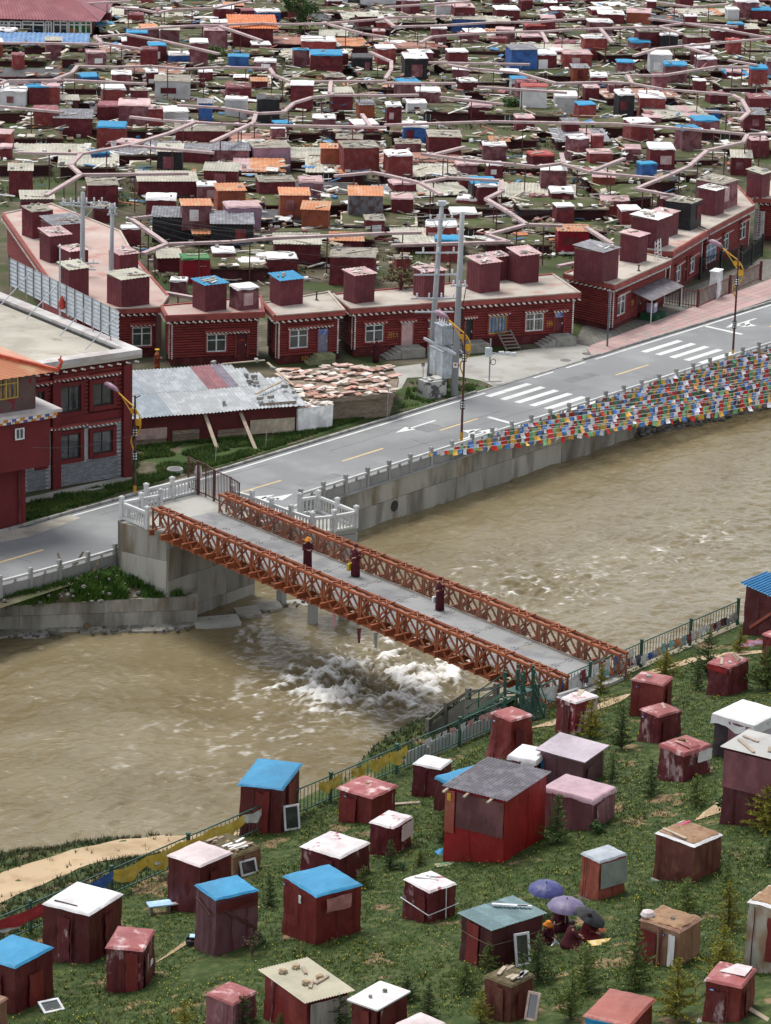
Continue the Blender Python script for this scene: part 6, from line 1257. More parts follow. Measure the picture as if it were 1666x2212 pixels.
# ================================================================== retreat huts on the near slope
def tarp(name, c, c2=None, worn=None, wmix=(.62, .70), rough=.48, sc=1.6, var=.04): return mat(name, c, rough, c2, scale=sc, c3=worn, scale3=1.7, mix3=wmix, dirt=.3, bump=.85, bscale=3.2, var=var, spec=.45, stretch=(1, 1, .5))
T_mar = tarp('tarp_maroon', (.092, .011, .013), (.125, .018, .020), (.20, .055, .058), (.62, .8)); T_marw = tarp('tarp_maroon_worn', (.115, .014, .020), (.155, .026, .032), (.44, .29, .29), (.57, .65)); T_red = tarp('tarp_brick_red', (.165, .018, .017), (.205, .032, .028), (.27, .085, .075), (.60, .74))
T_mauve = tarp('tarp_mauve', (.150, .066, .080), (.125, .048, .058), (.22, .12, .13), (.6, .75)); T_crim = tarp('tarp_crimson', (.30, .010, .012), (.25, .010, .011)); T_pinkw = tarp('tarp_rose', (.22, .085, .100), (.28, .13, .145), (.40, .26, .28), (.58, .72)); T_salm = tarp('tarp_salmon', (.34, .085, .055), (.30, .07, .045), (.40, .16, .11), (.6, .72))
T_brown = tarp('tarp_brown_red', (.125, .034, .026), (.16, .055, .036), (.20, .085, .05), (.55, .7)); T_tan = tarp('tarp_tan', (.31, .17, .105), (.25, .12, .075), (.36, .24, .16)); T_peel = tarp('tarp_peeling', (.20, .022, .030), (.17, .02, .025), (.55, .42, .42), (.50, .53))
T_white = tarp('top_white', (.74, .73, .72), (.68, .64, .63), (.52, .30, .31), (.70, .78), rough=.7); T_whiter = tarp('top_white_red', (.72, .68, .67), (.62, .52, .52), (.38, .11, .13), (.58, .64), rough=.7); T_blue = tarp('top_blue', (.012, .205, .385), (.022, .235, .425), (.015, .15, .30), (.66, .8), rough=.6); T_rosetop = tarp('top_rose', (.29, .072, .070), (.36, .125, .12), (.62, .44, .43), (.52, .68), rough=.7)
T_palepink = tarp('top_pale_pink', (.62, .51, .50), (.68, .60, .59), (.45, .25, .25), (.66, .8), rough=.7); T_lil = tarp('top_lilac', (.50, .43, .47), (.46, .38, .42), rough=.7); T_silver = mat('silver_sheet', (.42, .45, .47), .3, (.34, .37, .38), metal=.5, scale=2, bump=.5, bscale=6, var=0)
M_soilr = mat('roof_soil', (.34, .21, .125), .97, (.26, .15, .085), scale=3, c3=(.15, .085, .05), scale3=5, mix3=(.6, .75), bump=.8, bscale=12, var=.06, dirt=.2); M_moss = mat('moss_soil', (.09, .075, .035), .97, (.16, .12, .07), scale=6, bump=.9, bscale=10, var=0)
ZA, ZB_, ZC, ZD_ = (0, 1573), (833, 1573), (833, 1356), (833, 1030)
near = []
def fb(p, sd): return .8 * mnoise.noise((p[0] + sd, p[1], p[2])) + .9 * (.35 - abs(mnoise.noise((p[0] * 1.9 + sd, p[1] * 1.9, p[2] * 1.2)))) + .5 * (.3 - abs(mnoise.noise((p[0] * 3.7 + sd, p[1] * 3.7, p[2] * 3.1 + p[0]))))
def nhut(label, zz, TL, TF, TR, BF, wall, roof, rtype='tarp', short='', flare=.07, wr=.065, over=.045, fr=.075, lift=(0, 0, 0), wall2=None, hmul=1.0, name='retreat_hut'):
    f2 = lambda q: (zz[0] + q[0] * .5, zz[1] + q[1] * .5); TL, TF, TR, BF = map(f2, (TL, TF, TR, BF)); P = hat(*BF); sd = len(near) * 7.3
    h = (onwall(TF[0], TF[1], P - Vector((5, 0, 0)), P + Vector((5, 0, 0)))[1] - P.z) * hmul; zt = P.z + h
    q = [at(*t, zt) for t in (TL, TF, TR)]; a, b = q[0] - q[1], q[2] - q[1]; ya = math.atan2(a.y, a.x) - math.pi / 2; yb = math.atan2(b.y, b.x); la, wb = a.length, b.length
    dl = (ya - yb + math.pi) % (2 * math.pi) - math.pi; yaw = yb + dl * la / (la + wb); la = min(1.5 * la, max(.8 * la, abs(a.x) / max(.12, abs(math.sin(yaw))))); wb = min(1.5 * wb, max(.8 * wb, abs(b.x) / max(.2, math.cos(yaw)))); C = q[1] + (Matrix.Rotation(yaw, 4, 'Z') @ Vector((wb / 2, la / 2, 0)))
    la -= 2 * over * .6; wb -= 2 * over * .6
    zg = [hill_z(*(Vector((C.x, C.y, 0)) + Matrix.Rotation(yaw, 4, 'Z') @ Vector((sx * wb / 2, sy * la / 2, 0))).to_2d()) for sx in (-1, 1) for sy in (-1, 1)]; z0 = min(zg) - .06
    root = thing(name, label, 'hut', (C.x, C.y, 0), yaw, None); near.append((root, C, short or label, wb, la, zt))
    ring = []; n = 18; rows = 16; zl = lambda x, y: lift[0] * max(0, y / la + .5) + lift[1] * max(0, x / wb + .5)
    for j in range(rows + 1):
        t = j / rows; rg = []
        for (ax, ay, bx, by) in ((-1, -1, 1, -1), (1, -1, 1, 1), (1, 1, -1, 1), (-1, 1, -1, -1)):
            for i in range(n):
                s_ = i / n; x, y = (ax + (bx - ax) * s_) * wb / 2, (ay + (by - ay) * s_) * la / 2; z = z0 + (zt + zl(x, y) - .03 - z0) * t
                nx, ny = (0, ay) if ay == by else (ax, 0)
                if i == 0: nx, ny = ax * .7, ay * .7
                dd = wr * fb((x * 1.5, y * 1.5, z * 1.1), sd) * (.35 + .65 * math.sin(math.pi * min(1, t * 1.1))) + flare * (1 - t) ** 3 * (1 + .7 * mnoise.noise((x * 3 + sd, y * 3, 1))) + .5 * wr * mnoise.noise((x * 5 + sd, y * 5, z * .8)) + .018 * mnoise.noise((x * 9 + sd, y * 9, z * 5))
                rg.append((x + nx * dd, y + ny * dd, z))
        ring.append(rg)
    N_ = len(ring[0]); mb = MB().add([p for r_ in ring for p in r_], [(j * N_ + i, j * N_ + (i + 1) % N_, (j + 1) * N_ + (i + 1) % N_, (j + 1) * N_ + i) for j in range(rows) for i in range(N_)] + [tuple(rows * N_ + i for i in range(N_))])
    mb.build('wall', wall, root, smooth='edge')
    if wall2:
        for (fx, x0, x1, t0, t1, m_) in wall2:           # sheet fixed to one face: 'r' right-hand face, 'l' left-hand face
            def pt(u_, v_):
                s_ = x0 + (x1 - x0) * u_; z = z0 + (zt - z0) * (t0 + (t1 - t0) * v_) + .02 * mnoise.noise((u_ * 4, v_ * 3, sd)); dd = wr * 1.3 + .03 + .03 * fb((u_ * 3, v_ * 2, 0), sd) + flare * (1 - (t0 + (t1 - t0) * v_)) ** 3
                return ((s_ - .5) * wb, -la / 2 - dd, z) if fx == 'r' else (-wb / 2 - dd, (s_ - .5) * la, z)
            MB().grid(pt, 10, 8).build('patch_sheet', m_, root, smooth=True)
    hr_ = random.Random(int(sd * 10) + 3); tones = [wall, T_mar, T_marw, T_red, T_pinkw]
    def facept(fx, s_, t, lift_=.02):
        z = z0 + (zt - z0) * t; dd = wr * .9 + lift_ + flare * (1 - t) ** 3; return ((s_ - .5) * wb, -la / 2 - dd, z) if fx == 'r' else (-wb / 2 - dd, (s_ - .5) * la, z)
    for fx in 'rl':                                       # seams, a flap and a tie-rope where the sheeting is joined
        for q_ in range(hr_.randint(1, 2)):
            s0 = hr_.uniform(.12, .88); MB().grid(lambda a, b: facept(fx, s0 + (a - .5) * .05 / max(.6, wb) + .03 * mnoise.noise((b * 3, s0 * 9, sd)), .02 + .94 * b, .025), 1, 9).build('seam', tones[hr_.choice((0, 0, 1, 2))], root, smooth=True)
        if hr_.random() < .55 and not wall2:
            s0, w_ = hr_.uniform(.05, .5), hr_.uniform(.25, .45); t0, t1 = hr_.uniform(.0, .3), hr_.uniform(.75, .97); MB().grid(lambda a, b: facept(fx, s0 + w_ * a + .04 * mnoise.noise((b * 4, a * 4, sd)), t0 + (t1 - t0) * b + .03 * mnoise.noise((a * 5, b, sd + 4)), .03 + .03 * abs(mnoise.noise((a * 6, b * 2, sd)))), 9, 9).build('flap', tones[hr_.choice((0, 1, 2, 3, 2))], root, smooth=True)
    if hr_.random() < .10:
        zr_ = hr_.uniform(.25, .9); MB().tube([facept('l', 1.0, zr_, .04), facept('l', .5, zr_ - .02, .05), facept('l', 0.0, zr_, .05), facept('r', .0, zr_, .05), facept('r', .5, zr_ - .03, .05), facept('r', 1., zr_, .04)], .010, 4).build('tie_rope', hr_.choice((M_timber, M_dark, T_palepink)), root)
    W_, L_ = wb + 2 * over, la + 2 * over
    if rtype == 'corr':
        ns_ = max(3, int(W_ / .62)) if isinstance(roof, list) else 1; rr_ = roof if isinstance(roof, list) else [roof]
        for k_ in range(ns_):
            x0, x1 = -W_ / 2 + W_ * k_ / ns_, -W_ / 2 + W_ * (k_ + 1) / ns_ + .03; nn = max(6, int((x1 - x0) / .055)); mb = MB()
            mb.grid(lambda u_, v_: (x0 + (x1 - x0) * u_, (v_ - .5) * L_, zt + .05 + zl(x0, (v_ - .5) * la) + .016 * (1 if int(round(u_ * nn)) % 2 else -1) + .012 * (k_ % 2)), nn, 4); mb.build('roof_sheet', rr_[k_ % len(rr_)], root)
        MB().box((0, 0, zt + .0), (wb, la, .05)).build('roof_frame', M_timber, root)
    elif rtype == 'corry':
        nn = max(8, int(L_ / .07)); MB().grid(lambda u_, v_: ((u_ - .5) * W_, (v_ - .5) * L_, zt + .05 + zl((u_ - .5) * wb, (v_ - .5) * la) + .02 * (1 if int(round(v_ * nn)) % 2 else -1)), 5, nn).build('roof_sheet', roof, root)
    elif rtype == 'flat':
        mb = MB(); mb.grid(lambda u_, v_: ((u_ - .5) * W_, (v_ - .5) * L_, zt + .06 + zl((u_ - .5) * W_, (v_ - .5) * L_) + .012 * mnoise.noise((u_ * 4, v_ * 4, sd))), 8, 8); b0 = len(mb.v); mb.grid(lambda u_, v_: ((.5 - u_) * W_, (v_ - .5) * L_, zt + .01 + zl((.5 - u_) * W_, (v_ - .5) * L_)), 8, 8)
        mb.build('roof', roof, root)
        for e in range(4):
            sx, sy = ((0, -1), (1, 0), (0, 1), (-1, 0))[e]; MB().box((sx * W_ / 2, sy * L_ / 2, zt + .035 + zl(sx * W_ / 2, sy * L_ / 2)), (W_ if sx == 0 else .03, L_ if sy == 0 else .03, .055)).build('roof_edge', roof, root) if lift == (0, 0, 0) else None
    else:
        nn = 14; g = [0.0, .012, .035] + [i / nn for i in range(1, nn)] + [.965, .988, 1.0]; G_ = len(g) - 1
        def top(u_, v_):
            u_, v_ = g[int(round(u_ * G_))], g[int(round(v_ * G_))]; x, y = (u_ - .5) * W_, (v_ - .5) * L_; e = min(u_, 1 - u_, v_, 1 - v_); drop = fr * (.9 + .35 * mnoise.noise((x * 2.2 + sd, y * 2.2, 7))) if e == 0 else (.04 if e < .02 else 0)
            return (x * (1.0 + (.012 if e == 0 else 0)), y * (1.0 + (.012 if e == 0 else 0)), zt + .06 + zl(x, y) - drop + .025 * fb((x * 1.8, y * 1.8, 2), sd) + .05 * math.sin(u_ * math.pi) * math.sin(v_ * math.pi))
        MB().grid(top, G_, G_).build('roof', roof if rtype != 'soil' else fr_mat, root, smooth='edge')
        if rtype == 'soil':
            MB().grid(lambda u_, v_: ((u_ - .5) * W_ * .90 + .05 * mnoise.noise((u_ * 5, v_ * 5, sd)), (v_ - .5) * L_ * .90 + .05 * mnoise.noise((u_ * 5, v_ * 5, sd + 9)), zt + (.10 if 0 < u_ < 1 and 0 < v_ < 1 else .05) + .05 * fb((u_ * 5, v_ * 5, 1), sd) + zl((u_ - .5) * wb, (v_ - .5) * la) + .03), 16, 16).build('soil', roof, root, smooth=True)
    root['_zt'] = zt; root['_w'] = wb; root['_l'] = la
    return root
fr_mat = T_palepink
def on_roof(r, kind, x, y, rz=0.0, L=.8, m=None, w=.12, dz=.0):
    z = r['_zt'] + .1 + dz
    if kind == 'plank': MB().box((0, 0, 0), (L, w, .045)).build('plank', m or M_plank, r, (x * r['_w'], y * r['_l'], z), rz)
    else: MB().rock((0, 0, 0), L, int(x * 97 + y * 31) + 5).build('stone', m or M_stone, r, (x * r['_w'], y * r['_l'], z + .02), rz)
M_stone = mat('tan_stone', (.38, .27, .16), .9, (.28, .24, .19), scale=4, var=.2)
M_plate = mat('blue_plate', (.03, .06, .20), .6, var=0)
def plate(r, face='l', s_=.2, t=.9):
    x, y = (-r['_w'] / 2 - .06, (s_ - .5) * -r['_l']) if face == 'l' else ((s_ - .5) * r['_w'], -r['_l'] / 2 - .06)
    p = MB().box((x, y, r['_zt'] - .25), (.02, .17, .08) if face == 'l' else (.17, .02, .08)).build('number_plate', M_plate, r); o_ = .012
    tag(MB().box((x - (o_ if face == 'l' else 0), y - (0 if face == 'l' else o_), r['_zt'] - .25), (.008, .11, .025) if face == 'l' else (.11, .008, .025)).build('lettering', M_txt, p), kind='stuff')
def frame_obj(label, px_, py_, w, h, rz, lean, m=None, glass=True):
    r = thing('window_frame', label, 'window frame', hat(px_, py_), rz, 'loose window frames leaning on huts'); M_ = Matrix.Rotation(lean, 4, 'X')
    def bx(c, d, nm, mm): mb = MB().box(c, d); mb.v = [tuple(M_ @ Vector(v)) for v in mb.v]; mb.build(nm, mm, r)
    t = .08; m = m or M_frame
    bx((-w / 2, 0, h / 2), (t, .06, h), 'stile', m); bx((w / 2, 0, h / 2), (t, .06, h), 'stile', m); bx((0, 0, t / 2), (w - t, .06, t), 'rail', m); bx((0, 0, h - t / 2), (w - t, .06, t), 'rail', m)
    if glass: bx((0, .01, h / 2), (w - t, .012, h - 2 * t), 'pane', M_glass)
# --- left group
h = nhut('maroon hut with bright blue tarp top beside the red scarf on the fence', ZA, (-110, 970), (65, 1040), (235, 930), (85, 1235), T_mar, T_blue, short='leftmost blue-topped hut', flare=.10)
h = nhut('large maroon hut with white top nearest the blue scarf', ZA, (185, 760), (385, 810), (530, 720), (375, 1020), T_mar, T_white, short='big white-topped hut', flare=.08, fr=.10)
on_roof(h, 'plank', -.38, .1, R_(90), 1.0, M_dark, .04)
h = nhut('small dusty maroon hut with rose top and torn white patch', ZA, (455, 958), (618, 966), (676, 895), (625, 1128), T_marw, T_rosetop, short='small dusty maroon hut', flare=.04, wr=.06); MB().box((0.15, -h['_l'] / 2 - .08, h['_zt'] - .9), (.4, .04, .16)).build('torn_patch', T_white, h)
h5 = nhut('tall maroon hut with pale pink top behind the purple one', ZA, (725, 545), (865, 602), (1005, 530), (855, 800), T_mar, T_palepink, short='tall pink-topped hut', flare=.09)
h = nhut('purple hut with crossed battens and blue tarp top', ZA, (845, 667), (932, 745), (1118, 695), (940, 985), T_mauve, T_blue, short='purple blue-topped hut', flare=.07, wall2=[('r', .02, .98, .80, .97, T_mar)])
for (fx, u0, t0, u1, t1) in (('r', .15, .78, .95, .18), ('l', .15, .62, .85, .80)):
    z_ = lambda t: h['_zt'] - 1.75 * (1 - t); wv, lv = h['_w'], h['_l']
    p_ = ((u0 - .5) * wv, -lv / 2 - .12, z_(t0)) if fx == 'r' else (-wv / 2 - .12, (u0 - .5) * lv, z_(t0)); q_ = ((u1 - .5) * wv, -lv / 2 - .12, z_(t1)) if fx == 'r' else (-wv / 2 - .12, (u1 - .5) * lv, z_(t1)); MB().bar(p_, q_, .05, .09).build('batten', mat('dark_batten', (.07, .025, .02), .8), h)
h6 = nhut('tall dark maroon hut with blue sheet top at the fence', ZA, (1030, 250), (1220, 265), (1300, 185), (1215, 455), T_mar, T_blue, short='blue-topped hut at the fence', fr=.10, over=.12)
h7 = nhut('brick red hut with rose top and a stone on it near the fence', ZA, (1460, 248), (1608, 305), (1718, 236), (1596, 415), T_red, T_rosetop, short='brick red stone-topped hut', flare=.05, over=.1); on_roof(h7, 'stone', .05, .05, 0, .1); plate(h7)
h8 = nhut('broad maroon hut with dazzling white top behind the large blue-topped one', ZA, (1298, 512), (1470, 565), (1598, 497), (1475, 680), T_marw, T_whiter, short='broad white-topped hut')
h9 = nhut('large dark red hut with broad blue tarp top and a hung pink cloth', ZA, (1226, 620), (1366, 730), (1566, 665), (1352, 942), T_red, T_blue, short='largest blue-topped hut', flare=.07, wr=.045)
MB().grid(lambda u_, v_: ((-.32 + .55 * u_) * h9['_w'], -h9['_l'] / 2 - .16 - .03 * math.sin(u_ * 7 + v_ * 3), h9['_zt'] - .12 - .55 * v_), 12, 6).build('hung_cloth', mat('faded_pink_cloth', (.36, .16, .14), .9), h9, smooth=True); MB().box((-h9['_w'] / 2 - .12, -.08 * h9['_l'], h9['_zt'] - .42), (.02, .14, .30)).build('paper_notice', M_txt, h9); plate(h9, 'l', .05)
h10 = nhut('small maroon hut with ragged white top beside the broad white-topped one', ZA, (1597, 410), (1700, 436), (1782, 385), (1690, 552), T_marw, T_whiter, short='small ragged white-topped hut', wall2=[('r', .35, .98, .5, .97, T_white)])
h11 = nhut('rose hut with white splashed corner at the foot of the slope', ZA, (888, 1152), (1008, 1198), (1112, 1140), (1000, 1320), T_pinkw, T_rosetop, short='low rose hut')
h12 = nhut('hut roofed with a curled cream ribbed sheet held by stones', ZA, (1128, 1045), (1322, 1190), (1522, 1135), (1300, 1345), T_red, mat('cream_ribbed', (.46, .42, .31), .7, (.40, .38, .28), scale=1.5, var=0, dirt=.2), 'corr', short='cream-roofed hut', over=.18, wall2=[('r', .05, .98, .05, .95, mat('grey_board_sheet', (.36, .33, .29), .85, (.27, .25, .22), scale=3, stretch=(3, 3, .3), var=0))])
for (x, y, k_, rz, L) in ((-.25, .32, 'stone', 0, .17), (.12, .36, 'stone', 0, .15), (.18, .22, 'plank', 1.2, .5), (-.12, -.12, 'stone', 0, .17), (-.05, -.16, 'plank', .9, .6), (.28, -.06, 'stone', 0, .15), (.26, -.12, 'plank', .4, .75)): on_roof(h12, k_, x, y, rz, L)
h13 = nhut('white board-topped maroon hut with two grey stones', ZA, (1508, 1170), (1630, 1222), (1766, 1132), (1630, 1350), T_mar, T_white, 'flat', short='white board-topped hut', over=.1); on_roof(h13, 'stone', -.2, .1, 0, .08, M_rock); on_roof(h13, 'stone', .2, .0, 0, .09, M_rock)
h14 = nhut('shabby hut with mossy plank-strewn top behind the tall pink-topped one', ZA, (878, 468), (1010, 560), (1112, 492), (1010, 655), T_tan, M_moss, short='mossy plank-topped hut', rtype='tarp')
for i in range(9): on_roof(h14, 'plank', rnd.uniform(-.35, .35), rnd.uniform(-.4, .4), rnd.uniform(-.3, .4), rnd.uniform(.5, 1.0), rnd.choice((M_plank, CL[2], T_mar, CL[0])), .12, .03 * (i % 3))
for i in range(6): on_roof(h14, 'stone', rnd.uniform(-.4, .4), rnd.uniform(-.4, .4), 0, rnd.uniform(.06, .12))
# --- right group, upper
b1 = nhut('dark red hut wrapped in a flowing tarp beside the green steps', ZC, (455, 378), (545, 408), (638, 388), (540, 570), T_red, T_rosetop, short='tarp-draped red hut', flare=.26, wr=.09); plate(b1)
b2 = nhut('peeling white and red hut with planks on top by the fence', ZC, (742, 302), (822, 330), (920, 300), (815, 462), T_peel, T_whiter, short='peeling hut'); on_roof(b2, 'plank', -.1, .42, .0, 1.3, M_concgrey, .16, .06); on_roof(b2, 'plank', .2, .1, .5, .8, M_plank, .2)
b3 = nhut('red hut with rose top and one flat stone above the worn one', ZC, (1062, 225), (1200, 252), (1243, 214), (1198, 385), T_red, T_rosetop, short='flat-stone red hut', flare=.05); on_roof(b3, 'stone', -.1, .1, 0, .16, M_rock); plate(b3)
b4 = nhut('worn maroon hut with white scuffs and a loose plank on top', ZC, (1097, 342), (1180, 388), (1278, 350), (1180, 500), T_marw, T_rosetop, short='scuffed maroon hut', wr=.06); on_roof(b4, 'plank', .2, .1, 1.0, .55); plate(b4)
b5 = nhut('maroon hut with a pink cloth and brown stone draped over the top', ZC, (1182, 487), (1292, 548), (1405, 492), (1290, 668), T_marw, T_rosetop, short='cloth-draped maroon hut', wr=.07, fr=.22, wall2=[('r', .45, .98, .68, .97, T_white)]); on_roof(b5, 'stone', -.05, .1, 0, .16, mat('brown_stone', (.16, .09, .03), .9), 0, .06)
MB().grid(lambda u_, v_: ((-.2 + .45 * u_) * b5['_w'] - .1 * v_, (.25 - .8 * v_) * b5['_l'], b5['_zt'] + .15 + .06 * math.sin(u_ * 9) * math.sin(v_ * 4) - max(0, v_ - .85) * 2.2), 12, 14).build('draped_cloth', T_rosetop, b5, smooth=True)
b6 = nhut('maroon hut with crimson cap, planks and stones near the fence corner', ZC, (1390, 142), (1485, 178), (1570, 126), (1475, 296), T_marw, T_rosetop, short='crimson-capped hut', wall2=[('l', .0, 1.0, .84, 1.0, T_crim)]); on_roof(b6, 'plank', -.25, .1, .55, .9); on_roof(b6, 'plank', .25, -.1, .85, .9, M_timber, .1); on_roof(b6, 'plank', .32, -.1, .85, .8, M_timber, .1, .05); on_roof(b6, 'stone', -.2, -.25, 0, .09, M_white); on_roof(b6, 'stone', .1, .4, 0, .11)
b7 = nhut('wide hut under a billowing white sheet', ZC, (1412, 362), (1592, 425), (1715, 350), (1592, 570), mat('dark_inside', (.05, .035, .04), .9), T_white, short='white-sheeted hut', fr=.5, over=.15, wr=.08, wall2=[('l', .0, .6, .45, .95, T_pinkw), ('r', .3, 1., .5, .95, T_lil)])
b8 = nhut('tall plum hut with grey ribbed roof and leaning conifers', ZC, (1455, 512), (1702, 578), (1810, 500), (1700, 868), tarp('tarp_plum', (.095, .016, .024), (.12, .024, .03)), mat('pale_ribbed', (.48, .47, .44), .6, (.40, .39, .38), scale=1, var=0, dirt=.2), 'corr', short='tall plum hut', over=.16, wall2=[('l', .0, 1.0, .52, .98, tarp('tarp_plum_light', (.19, .065, .075)))]); on_roof(b8, 'plank', .1, .3, 1.3, .8); on_roof(b8, 'plank', -.3, .2, .9, 1.4); on_roof(b8, 'plank', -.2, -.2, .4, .5)
b9 = nhut('red plank hut with bright blue tiled roof at the end of the fence', ZD_, (1540, 478), (1705, 535), (1800, 470), (1690, 690), T_mar, T_blue, 'corr', short='blue tile-roofed hut', over=.2, lift=(.35, 0, 0)); p_ = Vector((-b9['_w'] / 2 - .1, .3 * b9['_l'], b9['_zt'] - 1.75)); MB().bar(p_, (-b9['_w'] / 2 - .1, -.48 * b9['_l'], b9['_zt'] - .5), .06, .14).build('diagonal_board', T_salm, b9)
for i in range(14): MB().box((0, (i / 13 - .5) * (b9['_l'] + .4), b9['_zt'] + .09 + .35 * (i / 13)), (b9['_w'] + .4, .03, .05)).build('tile_course', mat('tile_blue_dark', (.04, .19, .42), .6), b9)
nhut('brick red hut half hidden behind a conifer below the blue tiled one', ZD_, (1630, 672), (1690, 700), (1760, 660), (1690, 812), T_red, T_rosetop, short='half hidden red hut')
b11 = nhut('mauve hut with a broad lilac sheet roof', ZC, (655, 540), (858, 585), (958, 515), (838, 690), T_mauve, T_lil, 'flat', short='lilac-roofed hut', over=.16, lift=(.10, 0, 0))
b12 = nhut('small hut with sagging white plastic top beside the lilac-roofed one', ZC, (525, 542), (650, 582), (690, 512), (645, 700), T_marw, T_white, short='sagging white-topped hut', fr=.2, wr=.07, wall2=[('l', .0, .5, .4, .95, T_white), ('r', .2, .9, .55, .95, T_blue)])
b13 = nhut('long low hut wrapped in pink tarp with a pleated end', ZC, (676, 692), (900, 752), (998, 690), (895, 878), T_pinkw, tarp('top_pinkish', (.50, .33, .37), (.44, .27, .31)), short='pink-wrapped long hut', wr=.05, fr=.2)
b14 = nhut('big bright red hut under a grey ribbed roof with an orange door', ZC, (250, 722), (520, 752), (716, 688), (525, 1018), T_crim, M_corrdark, 'corry', short='big bright red hut', wr=.03, flare=.03, over=.14, wall2=[('l', .0, .80, .52, .97, tarp('tarp_dusky', (.125, .045, .048)))])
MB().box((-b14['_w'] / 2 - .07, b14['_l'] * .41, b14['_zt'] - .95), (.06, b14['_l'] * .16, 1.75)).build('door', T_salm, b14); MB().box((-b14['_w'] / 2 - .11, b14['_l'] * .42, b14['_zt'] - .35), (.02, .16, .3)).build('gold_emblem', M_gold, b14)
for y_ in (.45, .1, -.3): MB().bar((-b14['_w'] / 2 + .2, y_ * b14['_l'], b14['_zt'] - .0), (-b14['_w'] / 2 - .55, y_ * b14['_l'] - .05, b14['_zt'] - .02), .10, .06).build('rafter_end', M_plank, b14)
nhut('low hut covered by a wide blue tarp behind the big red one', ZC, (214, 650), (312, 692), (495, 642), (314, 800), T_mar, T_blue, short='low blue-tarped hut', fr=.16)
b16 = nhut('streaked maroon hut with white top beside the blue-tarped one', ZC, (118, 592), (236, 615), (288, 580), (232, 728), T_marw, T_white, short='streaked white-topped hut')
# --- right group, lower
b18 = nhut('maroon hut tied with white ropes and topped with white sheet', ZB_, (80, 642), (190, 712), (306, 665), (178, 846), T_marw, T_whiter, short='rope-tied hut', flare=.06); on_roof(b18, 'plank', -.05, .1, 2.2, .9, M_concgrey, .08); on_roof(b18, 'plank', .2, .1, 2.2, .55, M_concgrey, .07)
zm_ = b18['_zt'] - .75; wv, lv = b18['_w'] / 2 + .1, b18['_l'] / 2 + .1; MB().tube([(-wv, lv, zm_ + .05), (-wv, -lv, zm_ - .1), (wv, -lv, zm_ + .02)], .022, 5).build('rope', M_frame, b18); MB().tube([(0.1, .2, b18['_zt'] + .14), (0.1, -lv, b18['_zt'] + .02), (0.12, -lv, zm_ - .6)], .022, 5).build('rope', M_frame, b18)
teal = [mat('teal_sheet_%d' % i, c, .5, None, var=0, scale=2, dirt=.15, spec=.5) for i, c in enumerate(((.055, .125, .135), (.075, .15, .16), (.047, .108, .118), (.09, .165, .175)))]
b19 = nhut('dark maroon hut with teal ribbed roof beside the umbrellas', ZB_, (318, 790), (460, 878), (690, 795), (452, 1045), tarp('tarp_dark', (.072, .016, .020), (.09, .022, .026)), teal, 'corr', short='teal-roofed hut', over=.12); on_roof(b19, 'plank', .22, .12, -.75, 1.25, M_frame, .13, .05); on_roof(b19, 'plank', .38, -.1, -.75, .5, M_frame, .1, .05)
b20 = nhut('salmon hut with silver sheet top hanging down one side', ZB_, (845, 541), (925, 583), (1043, 546), (918, 745), T_salm, T_silver, short='silver-topped hut', wall2=[('r', .0, 1., .42, .98, T_silver), ('l', .1, .9, -.02, .14, M_plank)])
fr_mat = T_white
b21 = nhut('tall maroon hut with soil-covered top and white skirt', ZB_, (1162, 430), (1336, 515), (1448, 438), (1326, 672), T_brown, M_soilr, 'soil', short='soil-topped tall hut', flare=.05, wall2=[('l', .0, 1., -.04, .10, T_white)]); on_roof(b21, 'plank', -.40, .1, 1.45, 1.2, M_plank, .12, .06)
MB().box((.30 * b21['_w'], .32 * b21['_l'], b21['_zt'] + .14), (.35 * b21['_w'], .12, .02), .0).build('magenta_cloth', mat('magenta_cloth', (.5, .05, .16), .8), b21)
fr_mat = T_tan
b22 = nhut('tan draped hut with soil and stones on its top', ZB_, (1098, 832), (1272, 884), (1368, 830), (1276, 1032), T_tan, M_soilr, 'soil', short='tan draped hut', wr=.07, wall2=[('l', .55, 1.0, .02, .85, T_red), ('l', .06, .22, .2, .92, T_white)]); on_roof(b22, 'stone', -.1, -.1, 0, .12, M_rock); on_roof(b22, 'stone', -.3, .3, 0, .12, M_rock); plate(b22, 'l', .6); MB().lathe((-.32 * b22['_w'], .42 * b22['_l'], b22['_zt'] + .05), [(.2, 0), (.26, .1), (.2, .22), (.05, .28)], 9).build('sack', T_palepink, b22)
b23 = nhut('dull red hut with rose top patterned by a pale flap', ZB_, (1380, 1096), (1538, 1124), (1605, 1056), (1534, 1270), T_red, T_rosetop, short='pale-flapped hut', fr=.08, over=.06); MB().grid(lambda u_, v_: ((-.1 + .55 * u_) * b23['_w'], (-.45 + .75 * v_ * (1 - .4 * u_)) * b23['_l'], b23['_zt'] + .135 + .01 * math.sin(u_ * 9)), 6, 6).build('pale_flap', T_palepink, b23); plate(b23)
fr_mat = T_white
b24 = nhut('white sheeted hut with soil top at the edge of the trees', ZB_, (1566, 748), (1722, 792), (1810, 720), (1722, 1060), tarp('tarp_whitish', (.50, .46, .40), (.36, .24, .15), (.3, .16, .09), (.62, .7)), M_soilr, 'soil', short='white soil-topped hut')
b25 = nhut('brick red hut with blue fringe under its red sheet top', ZB_, (860, 1248), (1055, 1290), (1165, 1178), (1060, 1400), T_red, T_salm, short='blue-fringed red hut', over=.10, wall2=[('l', .0, 1., .84, 1.0, T_blue)])
b26 = nhut('round-cornered brown hut with mossy earth and boards on top', ZB_, (426, 1085), (545, 1122), (645, 1080), (548, 1272), T_brown, M_moss, short='mossy brown hut', wr=.06)
